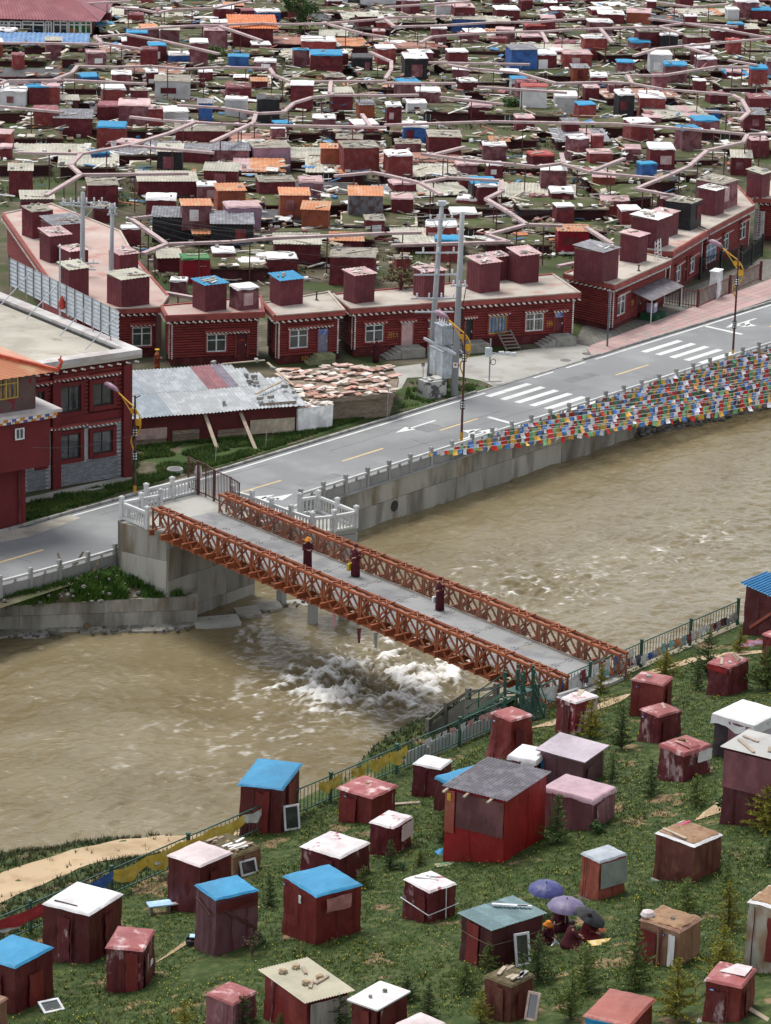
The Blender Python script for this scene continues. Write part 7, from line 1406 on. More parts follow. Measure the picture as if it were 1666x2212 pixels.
for i in range(6): on_roof(b26, 'plank', rnd.uniform(-.3, .35), rnd.uniform(-.35, .35), rnd.uniform(-.2, .5), rnd.uniform(.35, .8), rnd.choice((M_plank, M_concgrey, CL[0])), .13, .03 * (i % 3))
nhut('hut with pinkish white top cut by the foot of the slope', ZB_, (40, 1288), (150, 1332), (262, 1285), (150, 1460), T_mar, T_palepink, short='lowest pink-topped hut')
nhut('narrow tan hut beside the leftmost blue-topped one', ZA, (-150, 1160), (-40, 1215), (14, 1150), (-30, 1330), T_tan, T_tan, short='narrow tan hut')
# leaning window frames, boards, odds and ends
frame_obj('white window frame leaning on the blue-topped hut at the fence', 632, 1793, .62, 1.05, R_(25), -.2); frame_obj('second white window frame nested in front of the first', 637, 1790, .42, .9, R_(25), -.26)
frame_obj('white glazed frame leaning on the mossy plank-topped hut', 540, 1890, .7, .62, R_(38), -.35)
frame_obj('tall white glazed frame leaning on the teal-roofed hut', 1131, 2086, .5, 1.15, R_(25), -.22); frame_obj('narrow pale frame leaning on the mossy brown hut', 1146, 2205, .36, .95, R_(-25), -.3, mat('pale_wood_frame', (.5, .38, .32), .8))
frame_obj('white triangular window frame lying in the grass by the leftmost hut', 118, 2186, .7, .62, R_(30), -1.25)
bt = thing('low_bench', 'low bench of boards with a blue sheet beside the tall pink-topped hut', 'bench', hat(345, 1972), R_(20)); MB().box((0, 0, .38), (.95, .5, .05)).build('blue_board', mat('pale_blue_board', (.35, .52, .68), .7), bt); MB().box((.55, -.1, .36), (.7, .2, .05)).build('board', T_palepink, bt)
for x_ in (-.35, .35): MB().box((x_, 0, .18), (.08, .3, .36)).build('leg', M_timber, bt)
tb = thing('wash_tub', 'dark basin with a blue lid beside the purple hut', 'basin', hat(414, 2040)); MB().lathe((0, 0, 0), [(.2, 0), (.26, .22), (.22, .22), (.2, .12)], 12).build('basin', M_dark, tb); MB().box((.12, .12, .28), (.4, .3, .03)).build('lid', MATS['pale_blue_board'], tb)
def cloth_pile(label, px_, py_, m, w=.6, d=.4, hgt=.15, name='cloth_heap', cat='cloth'):
    P_ = hat(px_, py_); tag(MB().grid(lambda u_, v_: ((u_ - .5) * w * (1 + .2 * mnoise.noise((u_ * 4, v_ * 4, px_))), (v_ - .5) * d, hgt * math.sin(u_ * 3.14) * math.sin(v_ * 3.14) * (1 + mnoise.noise((u_ * 5 + px_, v_ * 5, 0))) + .02), 10, 8).build(name, m, None, P_, R_(20), smooth=True), label, cat)
cloth_pile('crumpled blue sheet on the grass beside the big bright red hut', 955, 1842, T_blue, .5, .4); cloth_pile('patterned cloth laid before the orange door of the red hut', 965, 1868, mat('patterned_mat', (.35, .30, .15), .9, (.10, .2, .12), scale=9, mix=(.48, .52)), .9, .35, .05)
cloth_pile('heap of colourful sheets at the foot of the blue tiled hut', 1630, 1392, mat('mixed_cloth', (.40, .12, .14), .9, (.35, .32, .45), scale=3), 1.6, .6, .2); cloth_pile('yellow patterned mat beside the seated people', 1300, 2036, mat('yellow_mat', (.62, .42, .10), .9, (.7, .6, .4), scale=4), .9, .45, .04); cloth_pile('orange jacket dropped on the grass by the black umbrella', 1300, 2012, mat('rust_cloth', (.30, .10, .04), .9), .4, .3, .12)
cloth_pile('small white plastic scrap in the grass by the pale-flapped hut', 1510, 2208, M_wplastic, .16, .12, .1)
for (x, y, L, rz, lb) in ((870, 1738, 1.5, .25, 'long pale board in the grass by the streaked hut'), (1640, 2195, 1.3, -1.0, 'white board lying beside the pale-flapped hut'), (1635, 2070, .9, .4, 'weathered board at the foot of the white soil-topped hut'), (1608, 1645, .6, 1.4, 'short board leaning in the grass by the tall plum hut'), (985, 1730, .8, .1, 'grey board beside the low blue-tarped hut'), (1090, 2075, .9, .3, 'pale blue board at the foot of the teal-roofed hut')):
    P_ = hat(x, y); tag(MB().box((0, 0, .05), (L, .2, .04)).build('board', M_plank if 'pale' in lb or 'white' in lb else M_timber, None, P_, rz), lb, 'board', 'boards lying on the slope')
# ------------------------------------------------------------------ umbrellas
def umbrella(label, top_px, ztop_above, R, m, tilt=(0, 0), seed=0, pole=True):
    P_ = hat(*top_px); r = thing('umbrella', label, 'umbrella', P_ + Vector((0, 0, ztop_above)), 0, 'open umbrellas over the seated people'); r.rotation_euler = (tilt[0], tilt[1], seed); n = 10
    vs = [(0, 0, 0)]; rings = 6
    for j in range(1, rings + 1):
        t = j / rings
        for k in range(n * 4):
            a = 2 * math.pi * k / (n * 4); dip = abs(math.sin(a * n / 2)); rr_ = R * math.sin(t * 1.25) / math.sin(1.25) * (1 - .05 * dip * t); vs.append((rr_ * math.cos(a), rr_ * math.sin(a), -R * .42 * (1 - math.cos(t * 1.25)) / (1 - math.cos(1.25)) - .02 * dip * t))
    N_ = n * 4; fs = [(0, 1 + k, 1 + (k + 1) % N_) for k in range(N_)] + [(1 + (j - 1) * N_ + k, 1 + j * N_ + k, 1 + j * N_ + (k + 1) % N_, 1 + (j - 1) * N_ + (k + 1) % N_) for j in range(1, rings) for k in range(N_)]
    MB().add(vs, fs).build('canopy', m, r, smooth=True)
    for k in range(n):
        a = 2 * math.pi * k / n; MB().tube([(R * math.sin(t * 1.25) / math.sin(1.25) * math.cos(a) * .995, R * math.sin(t * 1.25) / math.sin(1.25) * math.sin(a) * .995, -R * .42 * (1 - math.cos(t * 1.25)) / (1 - math.cos(1.25)) - .012) for t in (0.05, .35, .65, 1)], .006, 4).build('rib', M_dark, r)
    MB().tube([(0, 0, .07), (0, 0, -.95)], .011, 6).build('shaft', M_galv, r); MB().lathe((0, 0, 0), [(.03, -.005), (.02, .03), (.008, .08)], 8).build('ferrule', M_dark, r)
umbrella('violet-blue umbrella set furthest behind the teal-roofed hut', (1178, 1978), 1.28, .66, tarp('umbrella_blue', (.040, .046, .175), (.046, .055, .20), var=0), (.12, 0), .2); umbrella('faded lilac umbrella in the middle of the three', (1222, 2014), 1.28, .70, tarp('umbrella_lilac', (.13, .105, .19), (.165, .14, .22), var=0), (.06, 0), .5)
umbrella('black umbrella tipped on its side at the seated group', (1280, 2024), .95, .60, mat('umbrella_black', (.018, .018, .02), .7, var=0), (.1, .45), .1)
# ================================================================== fence, steps, scarves, prayer flags
M_green = mat('green_fence_paint', (.035, .095, .070), .5, (.05, .12, .09), scale=3, var=.05)
fbar = MB().box((0, 0, .62), (.022, .022, 1.0)).mesh('bar', M_green); fpost = MB().box((0, 0, .62), (.12, .12, 1.36)).box((0, 0, 1.32), (.15, .15, .05)).mesh('post', M_green)
def fence_run(label, ua, ub, bay):
    r = frame_at('railing_fence', label, 'fence', 'green railing fence along the slope foot'); u = ua
    def gz(u): p = W(u, FV); return hill_z(p.x, p.y)
    while u < ub - .1:
        e = min(u + bay, ub); inst('post', fpost, r, (u, -FV, gz(u)))
        for zz in (1.18, .16): MB().bar((u, -FV, gz(u) + zz), (e, -FV, gz(e) + zz), .04, .05).build('rail', M_green, r)
        n_ = int((e - u) / .245)
        for k in range(1, n_): x = u + (e - u) * k / n_; inst('bar', fbar, r, (x, -FV, gz(u) + (gz(e) - gz(u)) * k / n_))
        u = e
    inst('post', fpost, r, (ub, -FV, gz(ub)))
fence_run('green railing fence with yellow scarves running up to the green steps', -72.5, -33.6, 4.45); fence_run('green railing fence hung with faded cloths beyond the green steps', -31.2, -14.4, 4.2)
# green stile steps
st = thing('stile_steps', 'green metal steps with handrails climbing over the fence by the bridge', 'steps'); tp = W(-32.4, FV - .1, FZ + 1.35); b1_ = hat(1160, 1556); b2_ = hat(1000, 1566)
def flight(a, b, n, wv):
    d = (b - a); s_ = Vector((-d.y, d.x, 0)).normalized() * wv / 2
    for k in (-1, 1):
        MB().bar(a + s_ * k, b + s_ * k, .05, .16).build('stringer', M_green, st)
        for zz in (.5, .95): MB().bar(a + s_ * k + Vector((0, 0, zz)), b + s_ * k + Vector((0, 0, zz)), .045).build('handrail', M_green, st)
        for t in (0, .5, 1): p = a.lerp(b, t) + s_ * k; MB().bar(p, p + Vector((0, 0, 1.0)), .06 if t else .12).build('baluster', M_green, st)
    ang = math.atan2(s_.y, s_.x)
    for i in range(n):
        for q in range(3): p = a.lerp(b, (i + .5) / n) + d.normalized() * (.07 * (q - 1)); MB().box((p.x, p.y, p.z + .05), (wv, .05, .03), ang).build('tread_slat', M_green, st)
flight(tp + T * .4, b1_, 8, .9); flight(tp - T * .4, b2_, 9, .9)
MB().box((tp.x, tp.y, tp.z), (.9, .9, .05), RZ).build('landing', M_green, st)
for (du, dv) in ((-.45, -.45), (.45, -.45), (-.45, .45), (.45, .45)): p = tp + T * du + N * dv; MB().bar((p.x, p.y, hill_z(p.x, p.y) - .1), (p.x, p.y, tp.z + 1.0), .09).build('leg', M_green, st)
# dark concrete rail stepping down to the river
dr_ = thing('bank_rail', 'dark concrete rail stepping down the bank beside the bridge', 'railing'); q_ = [at(x, y, z_) for x, y, z_ in ((1072, 1505, 2.4), (1011, 1515, 1.2), (964, 1545, .2), (925, 1580, -.6))]; pre = None
for p in q_:
    MB().box((p.x, p.y, p.z - .1), (.22, .22, 1.5), RZ).build('post', M_darkgap, dr_)
    if pre: MB().bar(pre + Vector((0, 0, .45)), p + Vector((0, 0, .45)), .16, .14).build('handrail', M_darkgap, dr_); MB().bar(pre - Vector((0, 0, .25)), p - Vector((0, 0, .25)), .10, .62).build('panel', M_darkgap, dr_)
    pre = p
# scarves tied along the fence (left run) and cloths on the right run
SC = {'yellow': mat('scarf_yellow', (.62, .45, .06), .8, (.68, .54, .16), scale=4, var=.08), 'red': mat('scarf_red', (.42, .04, .05), .8, var=.05), 'blue': mat('scarf_blue', (.05, .12, .38), .8, (.08, .2, .5), scale=4, var=.05), 'white': mat('scarf_white', (.62, .63, .62), .8, (.5, .52, .52), scale=4, var=.06), 'teal': mat('scarf_teal', (.20, .38, .40), .8, var=.1), 'pink': mat('scarf_pink', (.52, .30, .30), .8, var=.1), 'maroon': mat('scarf_maroon', (.20, .045, .05), .85, var=.1), 'grey': mat('scarf_grey', (.33, .34, .33), .85, var=.15), 'tan': mat('scarf_tan', (.42, .33, .24), .85, var=.15), 'dark': mat('scarf_dark', (.06, .07, .09), .85, var=.2), 'orange': mat('scarf_orange', (.45, .16, .06), .85, var=.1)}
def scarf(label, u0, u1, z0, drop, m, sag=.12, v=FV + .09, gather=.0, cat='scarf', grp='scarves and cloths tied to the fence'):
    L = u1 - u0; sd = u0 * 3.3; p0 = W(u0, v); zb_ = hill_z(p0.x, p0.y) + z0
    def pt(a, b):
        hang = drop * (b ** .9) * (.55 + .45 * math.sin(math.pi * a)) * (1 + .2 * mnoise.noise((a * 5 + sd, 0, 1))); p = W(u0 + L * a + .05 * math.sin(a * 9 + b * 4 + sd) * b, v + .05 * math.sin(a * 14 + sd) * b + .05 * mnoise.noise((a * 6 + sd, b * 2, 0))); return (p.x, p.y, hill_z(*W(u0 + L * a, FV).to_2d()) + z0 - sag * math.sin(math.pi * a) - hang)
    tag(MB().grid(pt, 14, 6).build('scarf', m, smooth=True), label, cat, grp)
def ux(px_, py_): return uv(at(px_, py_, FZ + 1.2))[0]
Lx = [(0, 150, 'red', .55), (152, 226, 'blue', .7), (226, 290, 'yellow', .65), (290, 352, 'yellow', .75), (352, 417, 'yellow', .8), (417, 486, 'yellow', .65), (484, 536, 'white', .45), (665, 731, 'yellow', .55), (753, 790, 'yellow', .5), (792, 835, 'yellow', .6), (836, 861, 'yellow', .65)]
for i, (xa, xb, c, dp) in enumerate(Lx):
    tops = lambda x: lerp(x, (0, 150, 260, 415, 535, 655, 735, 833, 860, 1000, 1083), (1998, 1913, 1853, 1773, 1723, 1683, 1663, 1623, 1601, 1551, 1521)); nm = {'yellow': 'gauzy yellow scarf', 'red': 'long red scarf', 'blue': 'rumpled blue scarf', 'white': 'thin white scarf'}[c]
    where = ['at the lowest end of the fence', 'between the red and the yellow ones', 'next to the blue one', 'tied second after the blue one', 'tied third after the blue one', 'just before the thin white one', 'beside the blue-topped hut at the fence', 'just past the blue-topped hut at the fence', 'before the brick red stone-topped hut', 'behind the brick red stone-topped hut', 'nearest the streaked white-topped hut'][i]
    scarf(nm + ' tied along the fence ' + where, ux(xa, tops(xa)), ux(xb, tops(xb)), 1.16, dp, SC[c])
for i, (xa, xb) in enumerate(((590, 720), (0, 110))):  # pale second strand
    scarf(('pale twisted strand hanging below the yellow scarves', 'pale twisted strand below the red scarf')[i], ux(xa * .5 + 10, tops(xa * .5 + 10)), ux(xb * .5 + 10, tops(xb * .5 + 10)), .75, .16, SC['white'])
srnd = random.Random(17); words = {'white': 'white', 'grey': 'grey', 'maroon': 'maroon', 'teal': 'pale teal', 'blue': 'blue', 'tan': 'tan', 'dark': 'dark', 'orange': 'rusty orange', 'pink': 'pink'}
u = -30.6
while u < -14.8:
    c = srnd.choices(list(words), (8, 5, 4, 4, 2, 4, 3, 2, 2))[0]; w_ = srnd.uniform(.28, .6); scarf('faded %s cloth hung low on the fence beyond the green steps' % words[c], u, u + w_, srnd.uniform(.55, .75), srnd.uniform(.35, .6), SC[c], .03, cat='cloth'); u += w_ * srnd.uniform(.7, 1.05)
for u in (-29.5, -27.9, -26.9, -25.9, -25.2, -24.6, -24.0): c = srnd.choice(('teal', 'white', 'blue', 'maroon', 'white', 'dark')); scarf('long %s scarf dangling from the top rail near the bridge end' % words[c], u, u + srnd.uniform(.25, .5), 1.15, srnd.uniform(.7, 1.0), SC[c], .02)
scarf('big sheer white scarf sagging beside the green steps', -31.1, -27.6, 1.15, .75, SC['white'], .25)
u = -39.5
while u < -34: c = srnd.choices(list(words), (8, 2, 1, 2, 2, 2, 0, 0, 5))[0]; w_ = srnd.uniform(.3, .5); scarf('small %s flag pegged on the fence before the green steps' % words[c], u, u + w_, 1.05, srnd.uniform(.25, .45), SC[c], .02, cat='flag'); u += w_ + srnd.uniform(.05, .4)
sc_ = thing('white_screen', 'white ribbed screen standing behind the fence by the green steps', 'screen', W(-40.0, FV - .55, FZ - .3), RZ)
for k in range(9): MB().box((.4 + .8 * k, 0, .35), (.78, .02, .75)).build('sheet', M_galv if k % 2 else M_white, sc_)
# ---- prayer flags over the river wall
FCOL = [mat('flag_' + n_, c, .85, var=.12, bump=0, scale=6) for n_, c in (('blue', (.09, .23, .55)), ('white', (.70, .70, .73)), ('red', (.50, .06, .06)), ('green', (.06, .20, .10)), ('orange', (.66, .31, .06)))]; FCOL2 = [FCOL[0], FCOL[1], mat('flag_red2', (.58, .03, .02), .85, var=.1), mat('flag_lightgreen', (.22, .50, .25), .85, var=.1), mat('flag_gold', (.70, .40, .07), .85, var=.1)]
frnd = random.Random(31); flag_me = {}
for ci in range(10):
    for s_ in range(5):
        fw, fh = frnd.uniform(.36, .45), frnd.uniform(.28, .38); a1, a2, a3 = frnd.uniform(-.12, .12), frnd.uniform(-.16, .16), frnd.uniform(-.5, .9)
        flag_me[ci, s_] = MB().grid(lambda a, b: ((a - .5) * fw + a1 * b, -a3 * fh * b * b * .6 + .05 * math.sin(a * 5 + s_) * b, -fh * b * math.cos(a3 * b * .6) + a2 * (a - .5) * b), 3, 3).mesh('flag', (FCOL if ci < 5 else FCOL2)[ci % 5], True)
railY = lambda x: lerp(x, (845, 1653), (1000, 752))
def onv(px_, py_, v): u, z = onwall(px_, py_, W(0, v), W(1, v)); return u, z
NS = 18
for j in range(NS):
    xs = 930 + j * 40 if j else 925; A_ = W(onv(xs, railY(xs), .0)[0], .05, .98); ye = 866 - j * (866 - 748) / (NS - 1); ve = 3.6 * (1 - j / (NS - 1)) + .15; ue, ze_ = onv(1700, ye - 8, ve); B_ = W(ue, ve, max(ze_, -2.2)); L = (B_ - A_).length; nf = int(L / .42)
    r = thing('prayer_flag_string', '', 'prayer flags', A_, math.atan2((B_ - A_).y, (B_ - A_).x), 'strings of prayer flags over the river wall'); ok = 'lowest string of prayer flags, closest to the river' if j == 0 else ('topmost string of prayer flags, along the stone railing' if j == NS - 1 else 'string of prayer flags tied at railing post %s' % ('one two three four five six seven eight nine ten eleven twelve thirteen fourteen fifteen sixteen'.split()[j - 1] + ' after the lowest string')); r['label'] = ok
    Lh = Vector(((B_ - A_).x, (B_ - A_).y, 0)).length; sag = .004 * L + .05; pt = lambda t: Vector((Lh * t, 0, (B_.z - A_.z) * t - sag * 4 * t * (1 - t) - .16 * abs(math.sin(t * Lh * .16 + j))))
    MB().tube([pt(k / 40) for k in range(41)], .012, 4).build('cord', M_frame, r); off_ = frnd.randrange(5); bright = j < 3 or frnd.random() < .2
    for k in range(nf):
        t = (k + .5) / nf
        if frnd.random() < .05: continue
        p = pt(t); inst('flag', flag_me[(k + off_) % 5 + (5 if bright or frnd.random() < .15 else 0), frnd.randrange(5)], r, p, (frnd.gauss(0, .25), frnd.gauss(0, .06), frnd.gauss(0, .22)), (1, 1, 1) if frnd.random() < .8 else (.8, 1, .7))
# rags caught under the bridge
for (x, y, m_, lb) in ((722, 1335, SC['pink'], 'ragged pinkish cloth dangling under the bridge'), (776, 1368, SC['maroon'], 'dark maroon rag dangling under the bridge'), (812, 1378, SC['grey'], 'grey rag dangling under the bridge over the rapids')):
    P_ = at(x, y, ZB - .05); P_ = Vector((n0.x, n0.y, 0)) + bt * ((P_ - n0).dot(bt)) if False else P_; tag(MB().grid(lambda a, b: ((a - .5) * .22 * (1 - .5 * b), .03 * math.sin(b * 5), -.75 * b + .25), 3, 6).build('rag', m_, None, P_, .3), lb, 'rag', 'rags caught on the bridge')

# ================================================================== people
M_skin = mat('skin', (.36, .21, .145), .6, var=.05, bump=0, dirt=0); M_robe = mat('monastic_robe', (.060, .008, .014), .9, (.08, .012, .018), scale=6, var=.15, bump=.4, bscale=9); M_robe2 = mat('crimson_robe', (.105, .010, .014), .9, (.13, .014, .018), scale=6, var=.08, bump=.4, bscale=9); M_hair = mat('black_hair', (.015, .013, .012), .8, var=0); M_hat = mat('orange_hat', (.62, .22, .02), .85, (.52, .16, .02), scale=4, var=.1); M_shoe = mat('dark_shoe', (.03, .02, .018), .7, var=0)
def skin_body(name, joints, edges, radii, m, parent, root_i=0):
    me = bpy.data.meshes.new(name); me.from_pydata(joints, edges, []); o = bpy.data.objects.new(name, me); col.objects.link(o); md = o.modifiers.new('s', 'SKIN'); ss = o.modifiers.new('d', 'SUBSURF'); ss.levels = 1; ss.render_levels = 1
    for i, r_ in enumerate(radii): sv = me.skin_vertices[0].data[i]; sv.radius = (r_, r_) if not isinstance(r_, tuple) else r_; sv.use_root = (i == root_i)
    dg_ = bpy.context.evaluated_depsgraph_get(); me2 = bpy.data.meshes.new_from_object(o.evaluated_get(dg_)); bpy.data.objects.remove(o); me2.name = name; me2.materials.clear(); me2.materials.append(m); me2.polygons.foreach_set('use_smooth', [True] * len(me2.polygons)); return inst(name, me2, parent)
def head(parent, c, yaw=0, hat=None, tilt=0):
    M_ = Matrix.Translation(c) @ Matrix.Rotation(yaw, 4, 'Z') @ Matrix.Rotation(tilt, 4, 'X')
    mk = lambda mb, nm, m_, sm=True: (setattr(mb, 'v', [tuple(M_ @ Vector(v)) for v in mb.v]), mb.build(nm, m_, parent, smooth=sm))[1]
    if hat is None: mk(MB().lathe((0, .012, .012), [(.098, -.03), (.102, .03), (.088, .08), (.05, .115), (.01, .125)], 14), 'hair', M_hair)
    elif hat == 'cap': mk(MB().lathe((0, 0, .02), [(.105, -.01), (.108, .04), (.09, .09), (.03, .125)], 14), 'cap', M_robe)
    elif hat == 'sun': mk(MB().lathe((0, 0, -.01), [(.20, -.035), (.15, .02), (.115, .06), (.10, .12), (.05, .165), (.01, .17)], 16), 'hat', M_hat)
    elif hat == 'flat': mk(MB().lathe((0, 0, .06), [(.10, -.02), (.17, .01), (.16, .05), (.05, .08)], 14), 'hat', mat('yellow_hat', (.66, .40, .03), .8))
    mk(MB().box((0, -.098, .01), (.10, .012, .012)).box((0, -.1, -.055), (.05, .01, .012)), 'face_marks', M_hair, False)['kind'] = 'stuff'
def person(label, P, yaw, hat=None, robe=None, h=1.58, arms='down', bag=None, seat=False):
    r = thing('person', label, 'person', P, yaw, 'people in dark red robes'); k = h / 1.6; robe = robe or M_robe; zs = -.60 if seat else 0
    sh = 1.30 + zs; L_el, L_hd = {'down': (Vector((-.25, -.02, 1.03)), Vector((-.24, -.12, .78))), 'front': (Vector((-.25, -.05, 1.06)), Vector((-.06, -.26, 1.05))), 'hold': (Vector((-.26, .0, 1.05)), Vector((-.28, -.08, .80)))}[arms]; R_el, R_hd = Vector((-L_el.x, L_el.y, L_el.z)), Vector((-L_hd.x, L_hd.y, L_hd.z))
    if arms == 'hold': R_el, R_hd = Vector((.26, -.03, 1.05)), Vector((.08, -.24, 1.02))
    if seat: R_el, R_hd, L_el, L_hd = Vector((.24, -.12, 1.05)), Vector((.12, -.32, 1.0)), Vector((-.24, -.12, 1.05)), Vector((-.10, -.34, .98))
    off = Vector((0, -.14 if seat else 0, zs)); z = lambda v: v + off
    J = [Vector((0, -.10 if seat else 0, .92 + zs)), z(Vector((0, 0, 1.12))), z(Vector((0, 0, 1.33))), z(Vector((0, -.01, 1.42))), z(Vector((0, -.015, 1.49))), z(Vector((0, -.01, 1.57))), z(Vector((-.17, 0, 1.32))), z(L_el), z(L_hd), z(L_hd + (L_hd - L_el).normalized() * .09), z(Vector((.17, 0, 1.32))), z(R_el), z(R_hd), z(R_hd + (R_hd - R_el).normalized() * .09)]
    legs = [Vector((-.09, 0, .85)), Vector((-.09, -.01, .48)), Vector((-.09, .02, .09)), Vector((-.09, -.12, .04)), Vector((.09, 0, .85)), Vector((.09, .03, .48)), Vector((.10, .06, .09)), Vector((.10, -.06, .04))] if not seat else [Vector((-.10, -.10, .24)), Vector((-.20, -.34, .14)), Vector((-.08, -.30, .08)), Vector((-.04, -.34, .07)), Vector((.10, -.10, .24)), Vector((.20, -.34, .14)), Vector((.08, -.28, .08)), Vector((.04, -.34, .07))]
    J += legs; rad = [.13, .125, .13, .05, .085, .07, .07, .05, .035, .022, .07, .05, .035, .022, .10, .07, .045, .035, .10, .07, .045, .035]
    if seat: rad = [q_ * (.62 if i_ in (0, 1, 2, 14, 15, 16, 17, 18, 19, 20, 21) else (.8 if i_ in (6, 7, 10, 11) else 1)) for i_, q_ in enumerate(rad)]
    E_ = [(0, 1), (1, 2), (2, 3), (3, 4), (4, 5), (2, 6), (6, 7), (7, 8), (8, 9), (2, 10), (10, 11), (11, 12), (12, 13), (0, 14), (14, 15), (15, 16), (16, 17), (0, 18), (18, 19), (19, 20), (20, 21)]
    b_ = skin_body('body', [tuple(p * k) for p in J], E_, [q * k for q in rad], M_skin, r)
    fing = MB()
    for (hd, el) in ((J[8], J[7]), (J[12], J[11])):
        d = (hd - el).normalized(); sd = d.cross(Vector((0, 0, 1))); sd = sd.normalized() if sd.length > .1 else Vector((1, 0, 0))
        for q in range(4): a0 = hd + d * .07 + sd * (.024 * (q - 1.5)); fing.tube([a0 * k, (a0 + d * .035) * k, (a0 + d * (.062 - .008 * abs(q - 1)) + Vector((0, -.012, -.01))) * k], [.010 * k, .009 * k, .007 * k], 5)
        a0 = hd + d * .02 + sd * .04; fing.tube([a0 * k, (a0 + d * .03 + sd * .022) * k, (a0 + d * .055 + sd * .02) * k], [.011 * k, .010 * k, .008 * k], 5)
    tag(fing.build('fingers', M_skin, b_, smooth=True), kind='stuff')
    # robe: folded skirt and shawl in one garment, sleeves over the arms
    mb = MB(); n = 28
    prof = [(.05, .235, .20), (.30, .225, .19), (.60, .215, .18), (.90, .215, .175), (1.05, .215, .17), (1.20, .235, .165), (1.31, .225, .14), (1.38, .12, .10), (1.42, .07, .07)] if not seat else [(.0, .43, .42), (.10, .45, .44), (.22, .41, .38), (.33, .32, .29), (.46, .28, .23), (.60, .26, .19), (.70, .22, .15), (.77, .12, .11), (.81, .075, .075)]
    vs = []
    for j, (zz, rx, ry) in enumerate(prof):
        for i in range(n): a = 2 * math.pi * i / n; fo_ = 1 + (.06 if zz < .9 else .03) * math.sin(i * 2.8 + zz * 3) * (1 - j / len(prof)); yo = -.13 - .05 * (zz < .3) if seat else 0; vs.append((rx * fo_ * math.cos(a) * k, (ry * fo_ * math.sin(a) + yo) * k, zz * k))
    mb.add(vs, [(j * n + i, j * n + (i + 1) % n, (j + 1) * n + (i + 1) % n, (j + 1) * n + i) for j in range(len(prof) - 1) for i in range(n)] + [tuple(n - 1 - i for i in range(n))])
    for (s0, e0, h0) in ((J[6], J[7], J[8]), (J[10], J[11], J[12])): mb.tube([(s0 * .75 + Vector((0, 0, 0.02 + .25 * s0.z * 0))) * k if False else s0 * k, s0.lerp(e0, .5) * k, e0 * k, e0.lerp(h0, .75) * k], [.095 * k, .085 * k, .078 * k, .075 * k], 10)
    mb.build('robe', robe, r, smooth=True)
    head(r, J[4] * k + Vector((0, 0, .03 * k)), 0, hat, .15 if seat else 0)
    if not seat:
        for x_ in (-.09, .10): MB().lathe((x_ * k, -.05, 0), [(.05, 0), (.055, .04), (.03, .07)], 8).build('shoe', M_shoe, r)
    return r, J, k
d0 = Vector((n0.x, n0.y, 0))
def on_deck(px_, py_): return at(px_, py_, ZD + .004)
face_near = br_rz + math.pi / 2
person('person in dark robes with an orange sun hat, hands joined, walking on the bridge', on_deck(664, 1228), R_(20), 'sun', arms='front', h=1.62)
p2, J2, k2 = person('person in dark robes walking along the bridge with a yellow bag', on_deck(768, 1245), R_(-35), 'cap', arms='hold', h=1.66)
p3, J3, k3 = person('person in dark robes standing at the bridge railing with a white bag', on_deck(950, 1318), R_(-50), 'cap', arms='hold', h=1.66)
def bag(label, root, J, k, m, w, h, name='carried_bag'):
    Mx = Matrix.Translation(root.location) @ Matrix.Rotation(root.rotation_euler.z, 4, 'Z'); p = Mx @ ((J[12] if False else J[8]) * k); b_ = thing(name, label, 'bag', p, root.rotation_euler.z); MB().box((0, 0, -.18 - h / 2), (.12, w, h)).build('pouch', m, b_)
    for s_ in (-.05, .05): MB().tube([(s_, -w * .25, -.18), (s_ * .5, 0, -.02), (s_, w * .25, -.18)], .008, 5).build('handle', m, b_)
bag('bright yellow carrier bag held by the person walking on the bridge', p2, J2, k2, mat('yellow_bag', (.68, .50, .02), .6, (.5, .36, .03), scale=7, mix=(.6, .65)), .42, .36); bag('white carrier bag held by the person at the bridge railing', p3, J3, k3, M_wplastic, .3, .32)
MB().grid(lambda a, b: (.20 + .04 * math.sin(a * 6), .05 + .12 * a, 1.3 - .75 * b), 4, 8).build('shoulder_bag', mat('tan_bag', (.30, .15, .06), .8), p2)
person('person in dark robes standing by the long log house wall', at(812, 782), R_(35) + math.pi, None, h=1.62)
p5, J5, k5 = person('person in red and orange robes with a yellow hat behind the ribbed shed', at(339, 806), R_(80), 'flat', robe=mat('orange_red_robe', (.22, .03, .02), .9, (.42, .13, .02), scale=2.5, mix=(.52, .56)), h=1.6, arms='front')
# seated under the umbrellas
person('person in crimson robes seated with bent back between lilac and black umbrellas', hat(1262, 2030), R_(70), None, robe=M_robe2, seat=True, h=1.62); person('person in dark robes seated with cropped hair below the lilac umbrella', hat(1226, 2046), R_(100), None, seat=True, h=1.55); person('person in dark robes seated deep in the shade of the lilac umbrella', hat(1215, 2005), R_(-30), 'cap', seat=True, h=1.5); person('person with an orange hat bowed at the corner of the teal-roofed hut', hat(1176, 2036), R_(60), 'sun', seat=True, h=1.25)
cloth_pile('silver wrapped food packets between the seated people', 1198, 2040, T_silver, .35, .25, .14, 'food_packets', 'packets')

